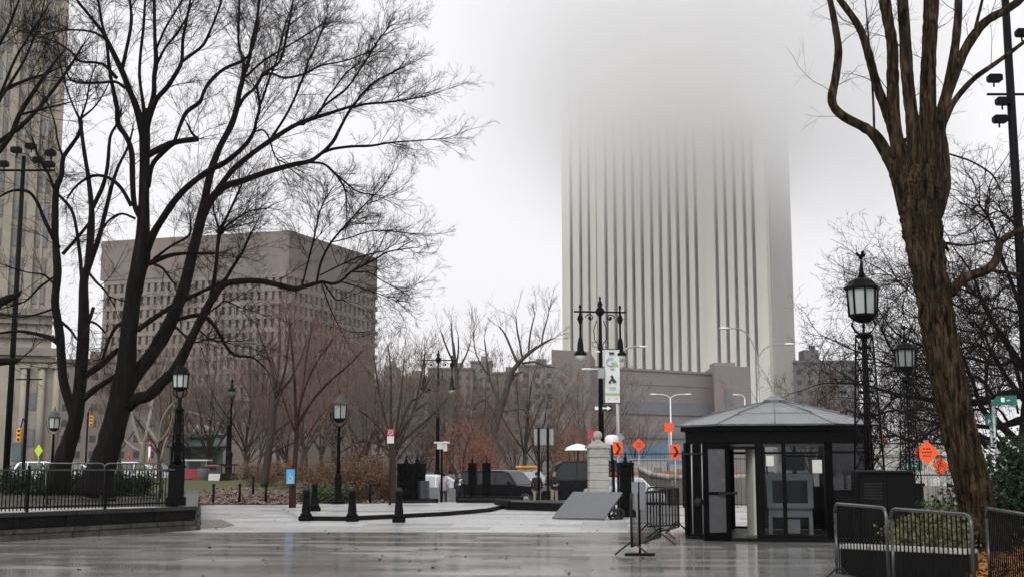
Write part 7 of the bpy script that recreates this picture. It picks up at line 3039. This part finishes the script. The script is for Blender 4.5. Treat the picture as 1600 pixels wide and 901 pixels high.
fmn = bpy.data.materials.new('fog bank')
fmn.use_nodes = True
n = fmn.node_tree
n.nodes.clear()
o_ = n.nodes.new('ShaderNodeOutputMaterial')
pv_ = n.nodes.new('ShaderNodeVolumePrincipled')
pv_.inputs['Color'].default_value = (1.0, 1.0, 1.0, 1)
pv_.inputs['Anisotropy'].default_value = 0.86
tc = n.nodes.new('ShaderNodeTexCoord')
sep = n.nodes.new('ShaderNodeSeparateXYZ')
n.links.new(tc.outputs['Object'], sep.inputs[0])
FC, FS = Vector((58, 352, 122)), Vector((162, 92, 132))


def math_(op, a, bb=None, c=None, clamp=False):
    m_ = n.nodes.new('ShaderNodeMath')
    m_.operation = op
    m_.use_clamp = clamp
    for i, v in enumerate((a, bb, c)):
        if v is None:
            continue
        if isinstance(v, (int, float)):
            m_.inputs[i].default_value = v
        else:
            n.links.new(v, m_.inputs[i])
    return m_.outputs[0]


nz = n.nodes.new('ShaderNodeTexNoise')
nz.inputs['Scale'].default_value = 0.018
nz.inputs['Detail'].default_value = 5
n.links.new(tc.outputs['Object'], nz.inputs['Vector'])
# height ramp: nothing below about 80 m, thick above 120 m; the base hangs lower on the right
zz = math_('ADD', sep.outputs['Z'], FC.z)
wob = math_('MULTIPLY', math_('SUBTRACT', nz.outputs[0], 0.5), 48.0)
zz = math_('ADD', zz, wob)
zz = math_('ADD', zz, math_('MULTIPLY', math_('MAXIMUM', sep.outputs['X'], 0), 0.28))
up = math_('DIVIDE', math_('SUBTRACT', zz, 64.0), 45.0, None, True)
up = math_('POWER', up, 2.0)
rx = math_('DIVIDE', sep.outputs['X'], FS.x / 2)
ry = math_('DIVIDE', sep.outputs['Y'], FS.y / 2)
rz_ = math_('DIVIDE', math_('MAXIMUM', math_('SUBTRACT', sep.outputs['Z'], 5.0), 0), FS.z / 2 - 5)
rad = math_('SQRT', math_('ADD', math_('ADD', math_('MULTIPLY', rx, rx), math_('MULTIPLY', ry, ry)), math_('MULTIPLY', rz_, rz_)))
fall = math_('MULTIPLY', math_('SUBTRACT', 1.0, rad), 2.4, None, True)
den = math_('MULTIPLY', math_('MULTIPLY', up, fall), 0.066)
n.links.new(den, pv_.inputs['Density'])
n.links.new(pv_.outputs[0], o_.inputs['Volume'])
fg = box_volume('fog', FC - FS / 2, FC + FS / 2, fmn)
tag(fg, 'low pale fog bank swallowing the top of the cream tower', 'fog')

for _me in list(bpy.data.meshes):
    if _me.users == 0:
        bpy.data.meshes.remove(_me)
